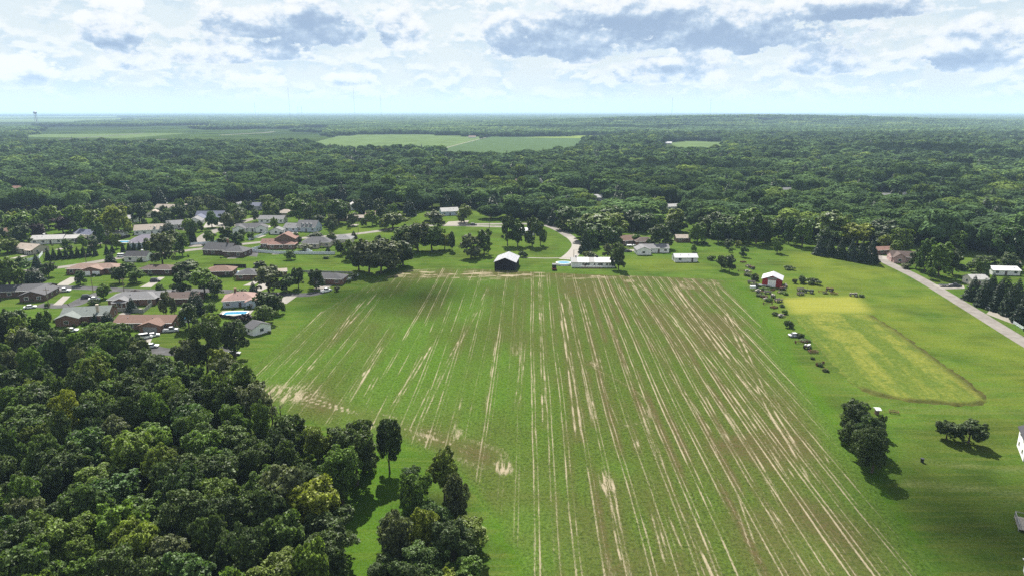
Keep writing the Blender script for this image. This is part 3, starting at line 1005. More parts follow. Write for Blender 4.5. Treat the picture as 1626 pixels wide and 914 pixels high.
# ------------------------------------------------------------------ trees
def leaf_material(name, stops, trans=0.32, dark=0.38, spec=0.14, stand=0.0):
    """foliage: one tint for each tree, uneven clumps within it, light passing through the leaves"""
    m = bpy.data.materials.new(name)
    m.use_nodes = True
    k = NT(m.node_tree)
    k.n.remove(k.n['Principled BSDF'])
    oi = k.node('ShaderNodeObjectInfo')
    geo = k.node('ShaderNodeNewGeometry')
    col = k.ramp(oi.outputs['Random'], stops)
    isl = k.lin(geo.outputs['Random Per Island'], 0, 1, dark, 1.95 - 0.6 * dark)
    n = k.noise(geo.outputs['Position'], 0.35, 3.0)
    isl = k.math('MULTIPLY', isl, k.lin(n, 0.3, 0.7, 0.75, 1.25))
    if stand:      # whole stands of one species are lighter or darker
        isl = k.math('MULTIPLY', isl, k.lin(k.noise(geo.outputs['Position'], 0.011, 3.0, 0.6), 0.35, 0.65, 1 - stand, 1 + stand))
    isl = k.math('MULTIPLY', isl, ALB)
    col = k.mix(1.0, col, k.xyz(isl, isl, isl), 'MULTIPLY')
    d = k.node('ShaderNodeBsdfPrincipled')
    k.put(d.inputs['Base Color'], col)
    d.inputs['Roughness'].default_value = 0.55
    d.inputs['Specular IOR Level'].default_value = spec
    t = k.node('ShaderNodeBsdfTranslucent')
    k.put(t.inputs['Color'], k.mix(1.0, col, (1.25, 1.35, 0.6), 'MULTIPLY'))
    mx = k.node('ShaderNodeMixShader')
    mx.inputs[0].default_value = trans
    k.l.new(d.outputs[0], mx.inputs[1])
    k.l.new(t.outputs[0], mx.inputs[2])
    k.l.new(mx.outputs[0], k.n['Material Output'].inputs['Surface'])
    return m


GREENS = [(0.0, (0.053, 0.086, 0.030)), (0.18, (0.068, 0.116, 0.032)), (0.36, (0.096, 0.148, 0.036)), (0.52, (0.068, 0.126, 0.037)),
          (0.70, (0.116, 0.167, 0.037)), (0.84, (0.142, 0.209, 0.037)), (0.93, (0.184, 0.227, 0.037)), (1.0, (0.230, 0.263, 0.036))]
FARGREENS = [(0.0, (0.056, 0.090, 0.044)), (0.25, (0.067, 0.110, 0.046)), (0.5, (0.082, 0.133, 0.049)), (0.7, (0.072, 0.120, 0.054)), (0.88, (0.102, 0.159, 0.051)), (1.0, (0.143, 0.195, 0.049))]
LEAF = leaf_material('broad_leaves', GREENS)
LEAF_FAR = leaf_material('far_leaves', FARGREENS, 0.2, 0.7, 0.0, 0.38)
LEAF_YELLOW = leaf_material('yellow_green_leaves', [(0.0, (0.120, 0.158, 0.036)), (1.0, (0.140, 0.185, 0.036))])
LEAF_DARK = leaf_material('dark_leaves', [(0.0, (0.055, 0.085, 0.027)), (1.0, (0.078, 0.114, 0.032))], 0.25)
LEAF_MID = leaf_material('green_leaves', [(0.0, (0.099, 0.167, 0.032)), (1.0, (0.130, 0.208, 0.036))])
LEAF_PURPLE = leaf_material('maroon_leaves', [(0.0, (0.030, 0.016, 0.020)), (1.0, (0.038, 0.020, 0.022))], 0.2)
LEAF_GREY = leaf_material('grey_olive_leaves', [(0.0, (0.102, 0.123, 0.053)), (1.0, (0.123, 0.146, 0.063))], 0.25)
NEEDLE = leaf_material('conifer_needles', [(0.0, (0.020, 0.038, 0.019)), (1.0, (0.030, 0.052, 0.023))], 0.12, 0.6)
NEEDLE_BLUE = leaf_material('blue_needles', [(0.0, (0.034, 0.056, 0.040)), (1.0, (0.042, 0.066, 0.047))], 0.12, 0.6)
BARK = mat('bark', (0.075, 0.060, 0.048), 0.95, 0.1, 0.3, 3.0)
TONES = {'mix': LEAF, 'yellow': LEAF_YELLOW, 'dark': LEAF_DARK, 'green': LEAF_MID, 'purple': LEAF_PURPLE, 'grey': LEAF_GREY, 'needle': NEEDLE, 'blue': NEEDLE_BLUE}


def leaf_quads(C, N, size, rng):
    """arrays of leaf clumps: centres C, normals N, half sizes"""
    n = len(C)
    t = rng.normal(size=(n, 3))
    t -= N * (t * N).sum(1, keepdims=True)
    t /= np.linalg.norm(t, axis=1, keepdims=True) + 1e-9
    b = np.cross(N, t)
    s = size[:, None] * rng.uniform(0.7, 1.25, (n, 1))
    e = s * rng.uniform(0.55, 0.95, (n, 1))
    # a bent lozenge rather than a square card
    q0 = C - t * s
    q1 = C - b * e * 0.8 + N * s * 0.22
    q2 = C + t * s
    q3 = C + b * e * 0.8 + N * s * 0.22
    V = np.stack([q0, q1, q2, q3], 1).reshape(-1, 3)
    F = np.arange(4 * n).reshape(n, 4)
    return V, F


def crown_cloud(seed, shape, nleaf, size, sub=0, rough=0.75, dome=0.4):
    """a broadleaf crown about 10 m across and 14 m high: leaf clumps over many uneven lobes"""
    rng = np.random.default_rng(seed)
    rx, rz, zc, nl, lr = shape
    dirs = rng.normal(size=(nl, 3))
    dirs /= np.linalg.norm(dirs, axis=1, keepdims=True)
    dirs[:, 2] = np.where(dirs[:, 2] < -0.75, -dirs[:, 2], dirs[:, 2])
    rad = rng.uniform(0.42, 0.88, nl)
    lean = rng.uniform(-0.5, 0.5, 2)
    lc = dirs * rad[:, None] * np.array([rx, rx, rz])
    lc[:, 2] += zc
    lc[:, :2] += lean * (lc[:, 2:3] - zc) * 0.15
    lR = lr * rng.uniform(0.55, 1.25, nl)
    limbs = lc.copy()
    if sub:
        # every lobe carries smaller sprays
        n2 = nl * sub
        q = rng.integers(0, nl, n2)
        dv = rng.normal(size=(n2, 3)) + np.array([0, 0, 0.35])
        dv /= np.linalg.norm(dv, axis=1, keepdims=True)
        sc = lc[q] + dv * (lR[q] * rng.uniform(0.75, 1.12, n2))[:, None]
        sR = rng.uniform(0.36, 0.78, n2) * lr * 0.52
        lc2, lR2 = np.vstack([lc, sc]), np.append(lR * 0.85, sR)
    else:
        lc2, lR2 = np.vstack([lc, [[0, 0, zc + 0.1 * rz]]]), np.append(lR, 0.62 * min(rx, rz))
    w = lR2 ** 2 * np.where(np.arange(len(lR2)) < nl, 0.6 if sub else 1.0, 1.0)
    w /= w.sum()
    want = nleaf
    Cs, Ns = [], []
    got = 0
    while got < want:
        m = int(want * 1.7)
        j = rng.choice(len(lR2), m, p=w)
        dv = rng.normal(size=(m, 3))
        dv /= np.linalg.norm(dv, axis=1, keepdims=True)
        keep = (dv[:, 2] > -0.3) | (rng.random(m) < 0.55)
        rr = 1.0 + 0.14 * np.sin(dv[:, 0] * 7 + j) * np.sin(dv[:, 1] * 8 + j * 2) + rng.normal(0, 0.08, m)
        P = lc2[j] + dv * (lR2[j] * rr)[:, None] * np.array([1, 1, 0.82])
        deep = np.zeros(m, bool)
        for q in range(nl):
            dd = np.linalg.norm((P - lc[q]) / np.array([1, 1, 0.82]), axis=1)
            deep |= (dd < 0.70 * lR[q]) & (j != q)
        keep &= ~deep
        Cs.append(P[keep])
        out = P[keep] - np.array([0, 0, zc])
        out /= np.linalg.norm(out, axis=1, keepdims=True) + 1e-6
        nn = (1 - dome) * dv[keep] + dome * out + rough * rng.normal(size=(keep.sum(), 3)) + np.array([0, 0, 0.25])
        nn /= np.linalg.norm(nn, axis=1, keepdims=True)
        Ns.append(nn)
        got += keep.sum()
    C = np.vstack(Cs)[:want]
    N = np.vstack(Ns)[:want]
    S = size * rng.uniform(0.6, 1.3, want)
    V, F = leaf_quads(C, N, S, rng)
    return V, F, np.vstack([limbs, limbs[:1]]), lR


def conifer_cloud(seed, R, Ht, nleaf, size, power=1.0, z0=0.3, tiers=0):
    rng = np.random.default_rng(seed)
    t = 1 - np.sqrt(rng.random(nleaf))
    if tiers:
        t = np.clip((np.floor(t * tiers) + rng.beta(1.2, 3.0, nleaf)) / tiers, 0, 1)
    a = rng.uniform(0, 2 * math.pi, nleaf)
    lob = 1 + 0.10 * np.sin(a * 5 + t * 20) + 0.08 * np.sin(a * 3 - t * 31)
    if tiers:
        lob *= 1.12 - 0.35 * ((t * tiers) % 1.0)
    r = R * (1 - t) ** power * lob * rng.uniform(0.72, 1.06, nleaf)
    C = np.stack([r * np.cos(a), r * np.sin(a), z0 + t * (Ht - z0)], 1)
    N = np.stack([np.cos(a), np.sin(a), np.full(nleaf, 0.55)], 1) + 0.45 * rng.normal(size=(nleaf, 3))
    N /= np.linalg.norm(N, axis=1, keepdims=True)
    S = size * rng.uniform(0.6, 1.2, nleaf) * (1 - 0.5 * t)
    return leaf_quads(C, N, S, rng)


def trunk_mesh(seed, height, r, lc=None, name='trunk', limbs=5):
    rng = random.Random(seed)
    mb = MB()
    p = Vector((0, 0, -0.15))
    seg = 3
    pts = [p]
    for i in range(seg):
        pts.append(Vector((rng.uniform(-.25, .25), rng.uniform(-.25, .25), height * (i + 1) / seg)))
    for i in range(seg):
        mb.cyl(pts[i], pts[i + 1], r * (1.25 - 0.3 * i), r * (1.25 - 0.3 * (i + 1)), 7, 0, cap=False)
    if lc is not None:
        order = list(range(len(lc) - 1))
        rng.shuffle(order)
        for q in order[:limbs]:
            s = pts[1 + rng.randrange(seg)]
            e = Vector(lc[q])
            mid = s.lerp(e, 0.5) + Vector((0, 0, 0.5))
            mb.cyl(s, mid, r * 0.42, r * 0.26, 5, 0, cap=False)
            mb.cyl(mid, e, r * 0.26, r * 0.06, 5, 0, cap=False)
    return mb.mesh(name, BARK)


# (half width, half height, centre height, lobes, lobe radius)
SHAPES = [(4.7, 6.2, 6.9, 24, 1.7), (4.4, 6.4, 6.7, 22, 1.8), (5.0, 5.9, 7.1, 28, 1.6), (4.6, 6.3, 6.8, 18, 2.0), (4.9, 6.1, 7.0, 30, 1.5), (4.2, 6.6, 6.6, 22, 1.75)]
LOW_SHAPES = [(4.7, 6.8, 6.0, 32, 1.75), (4.5, 7.0, 5.8, 36, 1.6)]


def variant_set(nleaf, size, seeds, base, shapes=None, sub=0, rough=0.75, dome=0.4):
    out = []
    for i in range(seeds):
        sh = (shapes or SHAPES)[i % len(shapes or SHAPES)]
        g = (1.0, 0.78, 1.25)[i % 3] if sub == 6 else 1.0       # finer and coarser leaved kinds
        V, F, lc, lR = crown_cloud(base + i, sh, int(nleaf / g ** 1.5), size * g, sub, rough, dome)
        out.append((V, F, lc, lR, trunk_mesh(base + i, 6.5, 0.30, lc)))
    return out


FOREST_SHAPES = [(4.2, 4.0, 7.8, 9, 2.7), (3.9, 4.4, 7.6, 8, 2.8), (4.5, 3.8, 8.0, 11, 2.4), (4.0, 4.2, 7.8, 7, 3.0), (4.3, 3.9, 7.9, 12, 2.3), (3.7, 4.7, 7.5, 9, 2.6)]
NEAR = variant_set(11500, 0.29, 12, 100, None, 6, 0.8)
MID = variant_set(3800, 0.50, 6, 200, [(a * 1.06, b + 0.35, c - 0.75, n, r) for (a, b, c, n, r) in SHAPES], 4, 0.5)
MIDF = variant_set(2800, 0.60, 6, 260, FOREST_SHAPES, 0, 0.38, 0.55)
FARV = variant_set(700, 1.2, 6, 300, FOREST_SHAPES, 0, 0.25, 0.6)
LOWV = variant_set(9500, 0.32, 2, 350, LOW_SHAPES, 6, 0.7)
_meshcache = {}


def crown_mesh(setname, i):
    key = (setname, i)
    if key not in _meshcache:
        V, F = {'near': NEAR, 'mid': MID, 'far': FARV, 'low': LOWV}[setname][i][:2]
        me = mesh_np('crown', V, F)
        me.materials.append(LEAF)
        _meshcache[key] = me
    return _meshcache[key]


def tint(o, tone):
    o.material_slots[0].link = 'OBJECT'
    o.material_slots[0].material = TONES[tone]
    return o


_tree_no = 0
TREE_XY = []          # (x, y, radius) of every tree placed by hand


def place_tree(loc, height, width, tone, label, group=None, name='broadleaf_tree', cat='tree', lod=None, rz=None, lift=0.0):
    """empty at the foot > trunk, crown"""
    global _tree_no
    _tree_no += 1
    r = random.Random(_tree_no * 7919)
    d = math.hypot(loc[0], loc[1])
    lod = lod or ('near' if d < 260 else 'mid')
    vs = {'near': NEAR, 'mid': MID, 'low': LOWV}[lod]
    i = r.randrange(len(vs))
    t = thing(name, label, cat, loc, r.uniform(0, 6.28) if rz is None else rz, group)
    t.scale = (width / 10.6, width / 10.6, height / 13.6)
    link('trunk', vs[i][4], t)
    tint(link('crown', crown_mesh(lod, i), t), tone)
    TREE_XY.append((loc[0], loc[1], width / 2))
    return t


CON_SETS = {}


def conifer_meshes(kind):
    if kind in CON_SETS:
        return CON_SETS[kind]
    out = []
    for s in range(3):
        if kind == 'arborvitae':
            V, F = conifer_cloud(400 + s, 1.35, 5.0, 1500, 0.26, 0.8, 0.15)
        elif kind == 'spruce':
            V, F = conifer_cloud(410 + s, 3.2, 12.0, 3600, 0.42, 0.85, 0.5, 14)
        elif kind == 'juniper':
            V, F = conifer_cloud(420 + s, 2.5, 8.0, 3000, 0.36, 0.45, 0.2)
        tr = trunk_mesh(430 + s, 3.0, 0.16)
        out.append((V, F, tr))
    CON_SETS[kind] = out
    return out


def place_conifer(loc, height, width, kind, label, group=None, tone='needle', name='conifer_tree'):
    global _tree_no
    _tree_no += 1
    r = random.Random(_tree_no * 104729)
    sets = conifer_meshes(kind)
    i = r.randrange(3)
    key = ('con', kind, i)
    if key not in _meshcache:
        me = mesh_np('crown', sets[i][0], sets[i][1])
        me.materials.append(NEEDLE)
        _meshcache[key] = me
    t = thing(name, label, 'tree', loc, r.uniform(0, 6.28), group)
    b = {'arborvitae': (2.7, 5.0), 'spruce': (6.4, 12.0), 'juniper': (5.0, 8.0)}[kind]
    t.scale = (width / b[0], width / b[0], height / b[1])
    link('trunk', sets[i][2], t)
    tint(link('crown', _meshcache[key], t), tone)
    TREE_XY.append((loc[0], loc[1], width / 2))
    return t


def shrub_variants():
    out = []
    for s in range(4):
        V, F, lc, lR = crown_cloud(500 + s, (1.25, 0.75, 0.85, 9, 0.55), 900, 0.20)
        V = V.copy()
        V[:, 2] = np.maximum(V[:, 2], 0.02)
        mb = MB()
        for q in range(4):
            mb.cyl((0.1 * q - 0.15, 0.05, -0.05), tuple(lc[q]), 0.045, 0.015, 5, 0, cap=False)
        out.append((V, F, mb.mesh('stem', BARK)))
    return out


SHRUBS = shrub_variants()


def place_shrub(loc, height, width, tone, label, group=None, name='shrub', depth=None, rz=None):
    global _tree_no
    _tree_no += 1
    r = random.Random(_tree_no * 15485863)
    i = r.randrange(4)
    key = ('shrub', i)
    if key not in _meshcache:
        me = mesh_np('foliage', SHRUBS[i][0], SHRUBS[i][1])
        me.materials.append(LEAF)
        _meshcache[key] = me
    t = thing(name, label, 'shrub', loc, r.uniform(0, 6.28) if rz is None else rz, group)
    t.scale = (width / 2.9, (depth or width) / 2.9, height / 1.9)
    link('stem', SHRUBS[i][2], t)
    tint(link('foliage', _meshcache[key], t), tone)
    return t


def tree_px(px, py, hpx, wpx, tone, label, group=None, **kw):
    s = mpp(px, py)
    return place_tree(gp(px, py), hpx * s * 1.02, wpx * s, tone, label, group, **kw)


def con_px(px, py, hpx, wpx, kind, label, group=None, tone='needle', **kw):
    s = mpp(px, py)
    return place_conifer(gp(px, py), hpx * s * 1.02, wpx * s, kind, label, group, tone, **kw)


def shrub_px(px, py, hpx, wpx, tone, label, group=None, **kw):
    s = mpp(px, py)
    return place_shrub(gp(px, py), hpx * s, wpx * s, tone, label, group, **kw)


# ---- the woodland at the lower left: every tree a thing
def poisson(P, r, seed, jitter=0.0):
    rng = np.random.default_rng(seed)
    x0, x1 = min(p[0] for p in P), max(p[0] for p in P)
    y0, y1 = min(p[1] for p in P), max(p[1] for p in P)
    n = int((x1 - x0) * (y1 - y0) / (r * r) * 14)
    C = np.stack([rng.uniform(x0, x1, n), rng.uniform(y0, y1, n)], 1)
    C = C[in_poly(C[:, 0], C[:, 1], P)]
    cell = {}
    out = []
    for x, y in C:
        i, j = int(x // r), int(y // r)
        ok = True
        for a in (-1, 0, 1):
            for b in (-1, 0, 1):
                for (qx, qy) in cell.get((i + a, j + b), ()):
                    if (qx - x) ** 2 + (qy - y) ** 2 < r * r:
                        ok = False
                        break
                if not ok:
                    break
            if not ok:
                break
        if ok:
            cell.setdefault((i, j), []).append((x, y))
            out.append((x, y))
    return out


WOOD_LABEL = {'mix': 'broadleaf tree in the closed canopy of the lower woodland',
              'yellow': 'yellow green broadleaf tree standing out in the lower woodland',
              'dark': 'dark green broadleaf tree in the canopy of the lower woodland',
              'green': 'fresh green broadleaf tree in the canopy of the lower woodland',
              'grey': 'grey olive tree in the canopy of the lower woodland'}


def build_woodland():
    r = random.Random(5)
    for W, rad, seed in ((WOOD, 6.2, 61), (WOOD2, 5.6, 63)):
        for (x, y) in poisson(W, rad, seed):
            px, py = to_px(np.array(x), np.array(y), np.array(9.0))
            if px < -45 or py > 965 or (abs(px) > 1700):
                continue
            q = r.random()
            tone = 'yellow' if q < 0.05 else 'dark' if q < 0.34 else 'green' if q < 0.46 else 'grey' if q < 0.54 else 'mix'
            h = r.uniform(9.5, 16.5) if W is WOOD else r.uniform(7.0, 12.5)
            w = r.uniform(6.5, 13.0) if W is WOOD else r.uniform(6.0, 9.5)
            if W is WOOD:
                area = 'at the left edge' if px < 130 else 'near the bottom edge' if py > 760 else 'beside the grass strip' if px > 430 and py > 640 else 'facing the crop field' if px > 330 else 'below the houses' if py < 600 else 'in its middle'
                tall = 'tall ' if h > 14.2 else 'low ' if h < 12 else ''
                lab = tall + {'mix': 'mid green', 'yellow': 'yellow green', 'dark': 'dark green', 'green': 'fresh green', 'grey': 'grey olive'}[tone] + ' tree of the lower woodland ' + area
                grp = tone + ' trees of the lower woodland'
            else:
                lab = {'yellow': 'yellow green tree', 'dark': 'dark tree', 'green': 'fresh green tree', 'grey': 'grey olive tree', 'mix': 'mid green tree'}[tone] + ' of the copse between grass strip and crop'
                grp = tone + ' trees of the small copse'
            place_tree(Vector((x, y, 0)), h, w, tone, lab, grp.replace('mix', 'mid green'), name='woodland_tree')
    print('woodland', _tree_no)


build_woodland()

# ------------------------------------------------------------------ buildings
ROOFS = {k: mat('roof_' + k, c, 0.85, 0.15, 0.16, 1.4) for k, c in {
    'brown': (0.123, 0.074, 0.057), 'darkbrown': (0.070, 0.049, 0.043), 'orange': (0.165, 0.112, 0.090), 'grey': (0.131, 0.130, 0.135), 'darkgrey': (0.061, 0.061, 0.066),
    'black': (0.033, 0.033, 0.038), 'green': (0.123, 0.139, 0.131), 'tan': (0.246, 0.209, 0.176), 'pale': (0.295, 0.287, 0.279), 'blue': (0.086, 0.094, 0.135), 'purple': (0.135, 0.123, 0.152),
    'pink': (0.200, 0.130, 0.115), 'white': (0.451, 0.451, 0.451), 'rust': (0.150, 0.082, 0.064)}.items()}
ROOF_METAL = mat('pale_metal_roof', (0.32, 0.32, 0.34), 0.45, 0.5, 0.06, 0.5)
WALLS = {k: mat('wall_' + k, c, 0.85, 0.08, 0.07, 0.8) for k, c in {
    'white': (0.66, 0.66, 0.64), 'cream': (0.60, 0.56, 0.46), 'brick': (0.175, 0.105, 0.080), 'darkbrick': (0.100, 0.066, 0.054), 'grey': (0.36, 0.36, 0.37), 'beige': (0.42, 0.37, 0.30),
    'blue': (0.40, 0.45, 0.52), 'red': (0.24, 0.026, 0.024), 'black': (0.018, 0.015, 0.020), 'pink': (0.42, 0.28, 0.26), 'brown': (0.14, 0.10, 0.075)}.items()}
GLASS = mat('dark_window_glass', (0.020, 0.024, 0.032), 0.12, 0.6, 0.2, 0.4)
WHITE = mat('white_paint', (0.74, 0.74, 0.72), 0.6, 0.35, 0.04, 0.8)
DOORC = mat('dark_door', (0.075, 0.050, 0.042), 0.6, 0.3, 0.1, 1.0)
GREYP = mat('grey_paint', (0.22, 0.22, 0.23), 0.7, 0.3, 0.1, 1.0)
WOODM = mat('weathered_wood', (0.16, 0.125, 0.095), 0.9, 0.15, 0.2, 2.0)
KEEP_OUT = []
HOUSE_AT = []


def _win(w, h):
    key = ('win', w, h)
    if key not in _meshcache:
        fr = MB().box(-w / 2 - 0.1, w / 2 + 0.1, -0.05, 0.03, -h / 2 - 0.1, h / 2 + 0.1).mesh('window', WHITE)
        mb = MB()
        for s in (-1, 1):
            mb.box(s * w / 4 - w / 4 + 0.03, s * w / 4 + w / 4 - 0.03, -0.075, -0.052, -h / 2, h / 2)
        _meshcache[key] = (fr, mb.mesh('pane', GLASS))
    return _meshcache[key]


def add_window(parent, x, y, z, w, h, rz):
    fr, pn = _win(w, h)
    o = link('window', fr, parent, (x, y, z), rz)
    link('pane', pn, o)


def add_door(parent, x, y, rz, w=1.0, h=2.1, material=None, name='door'):
    o = MB().box(-w / 2, w / 2, -0.07, 0.03, 0.02, h).build(name, material or DOORC, parent)
    o.location = (x, y, 0)
    o.rotation_euler = (0, 0, rz)
    if name == 'garage_door':
        mb = MB()
        for i in range(4):
            mb.box(-w / 2 + 0.08, w / 2 - 0.08, -0.10, -0.072, 0.08 + i * h / 4, (i + 1) * h / 4 - 0.02)
        mb.build('door_panel', material or WHITE, o)
    else:
        MB().box(w / 2 - 0.18, w / 2 - 0.10, -0.12, -0.072, 0.95, 1.05).build('handle', GREYP, o)


def gable_roof(mb, cx, cy, w, d, h, axis, pitch, oh, t=0.16):
    """closed gable slab; ridge along axis"""
    L, D = (w, d) if axis == 'x' else (d, w)
    hd = D / 2 + oh
    ze, zr = h - oh * pitch, h + D / 2 * pitch
    prof = [(-hd, ze), (0, zr), (hd, ze), (hd, ze + t), (0, zr + t), (-hd, ze + t)]
    sub = MB()
    # two slabs that meet at the ridge
    for s in (-1, 1):
        x0, x1 = -L / 2 - oh * 0.7, L / 2 + oh * 0.7
        vs = [(x0, 0, zr), (x1, 0, zr), (x1, s * hd, ze), (x0, s * hd, ze), (x0, 0, zr + t), (x1, 0, zr + t), (x1, s * hd, ze + t), (x0, s * hd, ze + t)]
        fs = [(0, 1, 2, 3), (7, 6, 5, 4), (3, 2, 6, 7), (0, 3, 7, 4), (1, 5, 6, 2)]
        if s > 0:
            fs = [tuple(reversed(f)) for f in fs]
        sub.add(vs, fs)
    for v, f in ((sub.v, sub.f),):
        if axis == 'x':
            mb.add([(a + cx, b + cy, c) for a, b, c in v], f)
        else:
            mb.add([(-b + cx, a + cy, c) for a, b, c in v], f)
    return zr


def hip_roof(mb, cx, cy, w, d, h, pitch, oh, t=0.14):
    W, D = w / 2 + oh, d / 2 + oh
    ze = h - oh * pitch * 0.5
    if w >= d:
        zr = ze + D * pitch
        rx, ry = max(W - D, 0.05), 0.0
    else:
        zr = ze + W * pitch
        rx, ry = 0.0, max(D - W, 0.05)
    vs = [(-W, -D, ze), (W, -D, ze), (W, D, ze), (-W, D, ze), (-W, -D, ze + t), (W, -D, ze + t), (W, D, ze + t), (-W, D, ze + t), (-rx, -ry, zr + t), (rx, ry, zr + t)]
    fs = [(0, 3, 2, 1), (0, 1, 5, 4), (1, 2, 6, 5), (2, 3, 7, 6), (3, 0, 4, 7)]
    if w >= d:
        fs += [(4, 5, 9, 8), (5, 6, 9), (6, 7, 8, 9), (7, 4, 8)]
    else:
        fs += [(4, 5, 8), (5, 6, 9, 8), (6, 7, 9), (7, 4, 8, 9)]
    mb.add([(a + cx, b + cy, c) for a, b, c in vs], fs)
    return zr + t


def house(px, py, rot, wings, wall, roof, label, cat='house', name='house', win='auto', door=True, garage=(), chimney=None, loc=None, roofmat=None, porch=None, dormers=None, sides=True):
    """wings: (cx, cy, w, d, wall height, roof kind, ridge axis, pitch); local -y looks at the camera when rot is 0"""
    g = loc if loc is not None else gp(px, py)
    o = thing(name, label, cat, g, math.radians(rot))
    wm = WALLS[wall] if isinstance(wall, str) else wall
    rm = roofmat or (ROOFS[roof] if isinstance(roof, str) else roof)
    r = random.Random(int(px * 31 + py))
    rad = max(math.hypot(cx, cy) + max(w, d) / 2 for (cx, cy, w, d, *_) in wings)
    KEEP_OUT.append((g.x, g.y, rad + 4.5))
    HOUSE_AT.append((g.x, g.y, rad + 4.5, label))
    first = None
    for wi, (cx, cy, w, d, h, kind, axis, pitch) in enumerate(wings):
        e = 0.004 * wi
        mb = MB()
        mb.box(cx - w / 2 + e, cx + w / 2 - e, cy - d / 2 + e, cy + d / 2 - e, -0.1, h)
        if kind == 'gable':
            L, D = (w, d) if axis == 'x' else (d, w)
            zt = h + D / 2 * pitch
            for s in (-1, 1):
                x0, x1 = s * (L / 2 - e), s * (L / 2 - e - 0.2)
                vs = [(x0, -D / 2, h), (x0, D / 2, h), (x0, 0, zt), (x1, -D / 2, h), (x1, D / 2, h), (x1, 0, zt)]
                fs = [(0, 1, 2), (5, 4, 3), (0, 2, 5, 3), (1, 4, 5, 2)]
                if s < 0:
                    fs = [tuple(reversed(f)) for f in fs]
                if axis == 'x':
                    mb.add([(a + cx, b + cy, c) for a, b, c in vs], fs)
                else:
                    mb.add([(-b + cx, a + cy, c) for a, b, c in vs], fs)
        mb.build('wall', wm, o)
        rb = MB()
        if kind == 'gable':
            zr = gable_roof(rb, cx, cy, w, d, h + 0.01, axis, pitch, 0.45)
        else:
            zr = hip_roof(rb, cx, cy, w, d, h + 0.01, pitch, 0.5)
        ro = rb.build('roof', rm, o)
        if first is None:
            first = (ro, zr)
        for q in range(2 if max(w, d) > 8 else 0):
            a_, b_ = (r.uniform(-0.35, 0.35) * w, -0.22 * d) if axis == 'x' else (-0.22 * w, r.uniform(-0.35, 0.35) * d)
            zz = h + (0.28 * (d if axis == 'x' else w)) * pitch
            MB().cyl((cx + a_, cy + b_, zz - 0.4), (cx + a_, cy + b_, zz + 0.5), 0.13, 0.13, 6).build('vent_pipe', GREYP, ro)
        # gutters along the front eave
        if kind == 'hip' or axis == 'x':
            gz = h + 0.01 - 0.45 * pitch if kind == 'gable' else h + 0.01 - 0.25 * pitch
            MB().box(cx - w / 2 - 0.3, cx + w / 2 + 0.3, cy - d / 2 - 0.62, cy - d / 2 - 0.515, gz - 0.02, gz + 0.12).build('gutter', WHITE, o)
        # windows
        storeys = [0] if h < 4.2 else [0, 2.7]
        taken = [q[0] for q in garage if q[3] == wi]
        if win == 'auto':
            n = max(1, int(w / 4.2))
            for st in storeys:
                for i in range(n):
                    x = cx - w / 2 + (i + 0.5) * w / n + r.uniform(-.3, .3)
                    if any(abs(x - (cx + tx)) < 3.2 for tx in taken) and st == 0:
                        continue
                    if door and wi == 0 and st == 0 and i == n // 2:
                        add_door(o, x, cy - d / 2, 0)
                        continue
                    hid = False
                    for wj, (ax, ay, aw, ad, *_r) in enumerate(wings):
                        if wj != wi and abs(x - ax) < aw / 2 + 0.6 and ay - ad / 2 < cy - d / 2 < ay + ad / 2:
                            hid = True
                    if not hid:
                        add_window(o, x, cy - d / 2, 1.55 + st, 1.5, 1.2, 0)
                        add_window(o, x, cy + d / 2, 1.55 + st, 1.2, 1.1, math.pi)
                if sides:
                    for s in (-1, 1):
                        n2 = max(1, int(d / 4.5))
                        for i in range(n2):
                            y = cy - d / 2 + (i + 0.5) * d / n2
                            hid = any(wj != wi and abs(y - ay) < ad / 2 + 0.6 and ax - aw / 2 < cx + s * w / 2 < ax + aw / 2 for wj, (ax, ay, aw, ad, *_r) in enumerate(wings))
                            if not hid:
                                add_window(o, cx + s * w / 2, y, 1.55 + st, 1.1, 1.1, s * math.pi / 2)
    for (gx, gw, gcol, wi) in garage:
        cx, cy, w, d = wings[wi][:4]
        add_door(o, cx + gx, cy - d / 2, 0, gw, 2.2, WHITE if gcol == 'w' else GREYP, 'garage_door')
    if chimney:
        x, y, hh, cm = chimney
        c = MB()
        c.box(x - 0.45, x + 0.45, y - 0.45, y + 0.45, 0.5, hh).box(x - 0.52, x + 0.52, y - 0.52, y + 0.52, hh, hh + 0.14)
        c.build('chimney', WALLS[cm], first[0])
    if porch:
        x, y, w, d, hh = porch
        p = MB()
        p.box(x - w / 2, x + w / 2, y - d / 2, y + d / 2, 0, 0.18)
        p.build('porch_floor', MAT_CONCRETE, o)
        for i in range(4):
            xx = x - w / 2 + 0.1 + i * (w - 0.2) / 3
            MB().box(xx - 0.07, xx + 0.07, y - d / 2 + 0.05, y - d / 2 + 0.19, 0.18, hh).build('porch_post', WHITE, o)
        MB().add([(x - w / 2 - .2, y - d / 2 - .3, hh), (x + w / 2 + .2, y - d / 2 - .3, hh), (x + w / 2 + .2, y + d / 2, hh + .6), (x - w / 2 - .2, y + d / 2, hh + .6),
                  (x - w / 2 - .2, y - d / 2 - .3, hh + .14), (x + w / 2 + .2, y - d / 2 - .3, hh + .14), (x + w / 2 + .2, y + d / 2, hh + .74), (x - w / 2 - .2, y + d / 2, hh + .74)],
                 [(0, 3, 2, 1), (4, 5, 6, 7), (0, 1, 5, 4), (1, 2, 6, 5), (2, 3, 7, 6), (3, 0, 4, 7)]).build('porch_roof', rm, o)
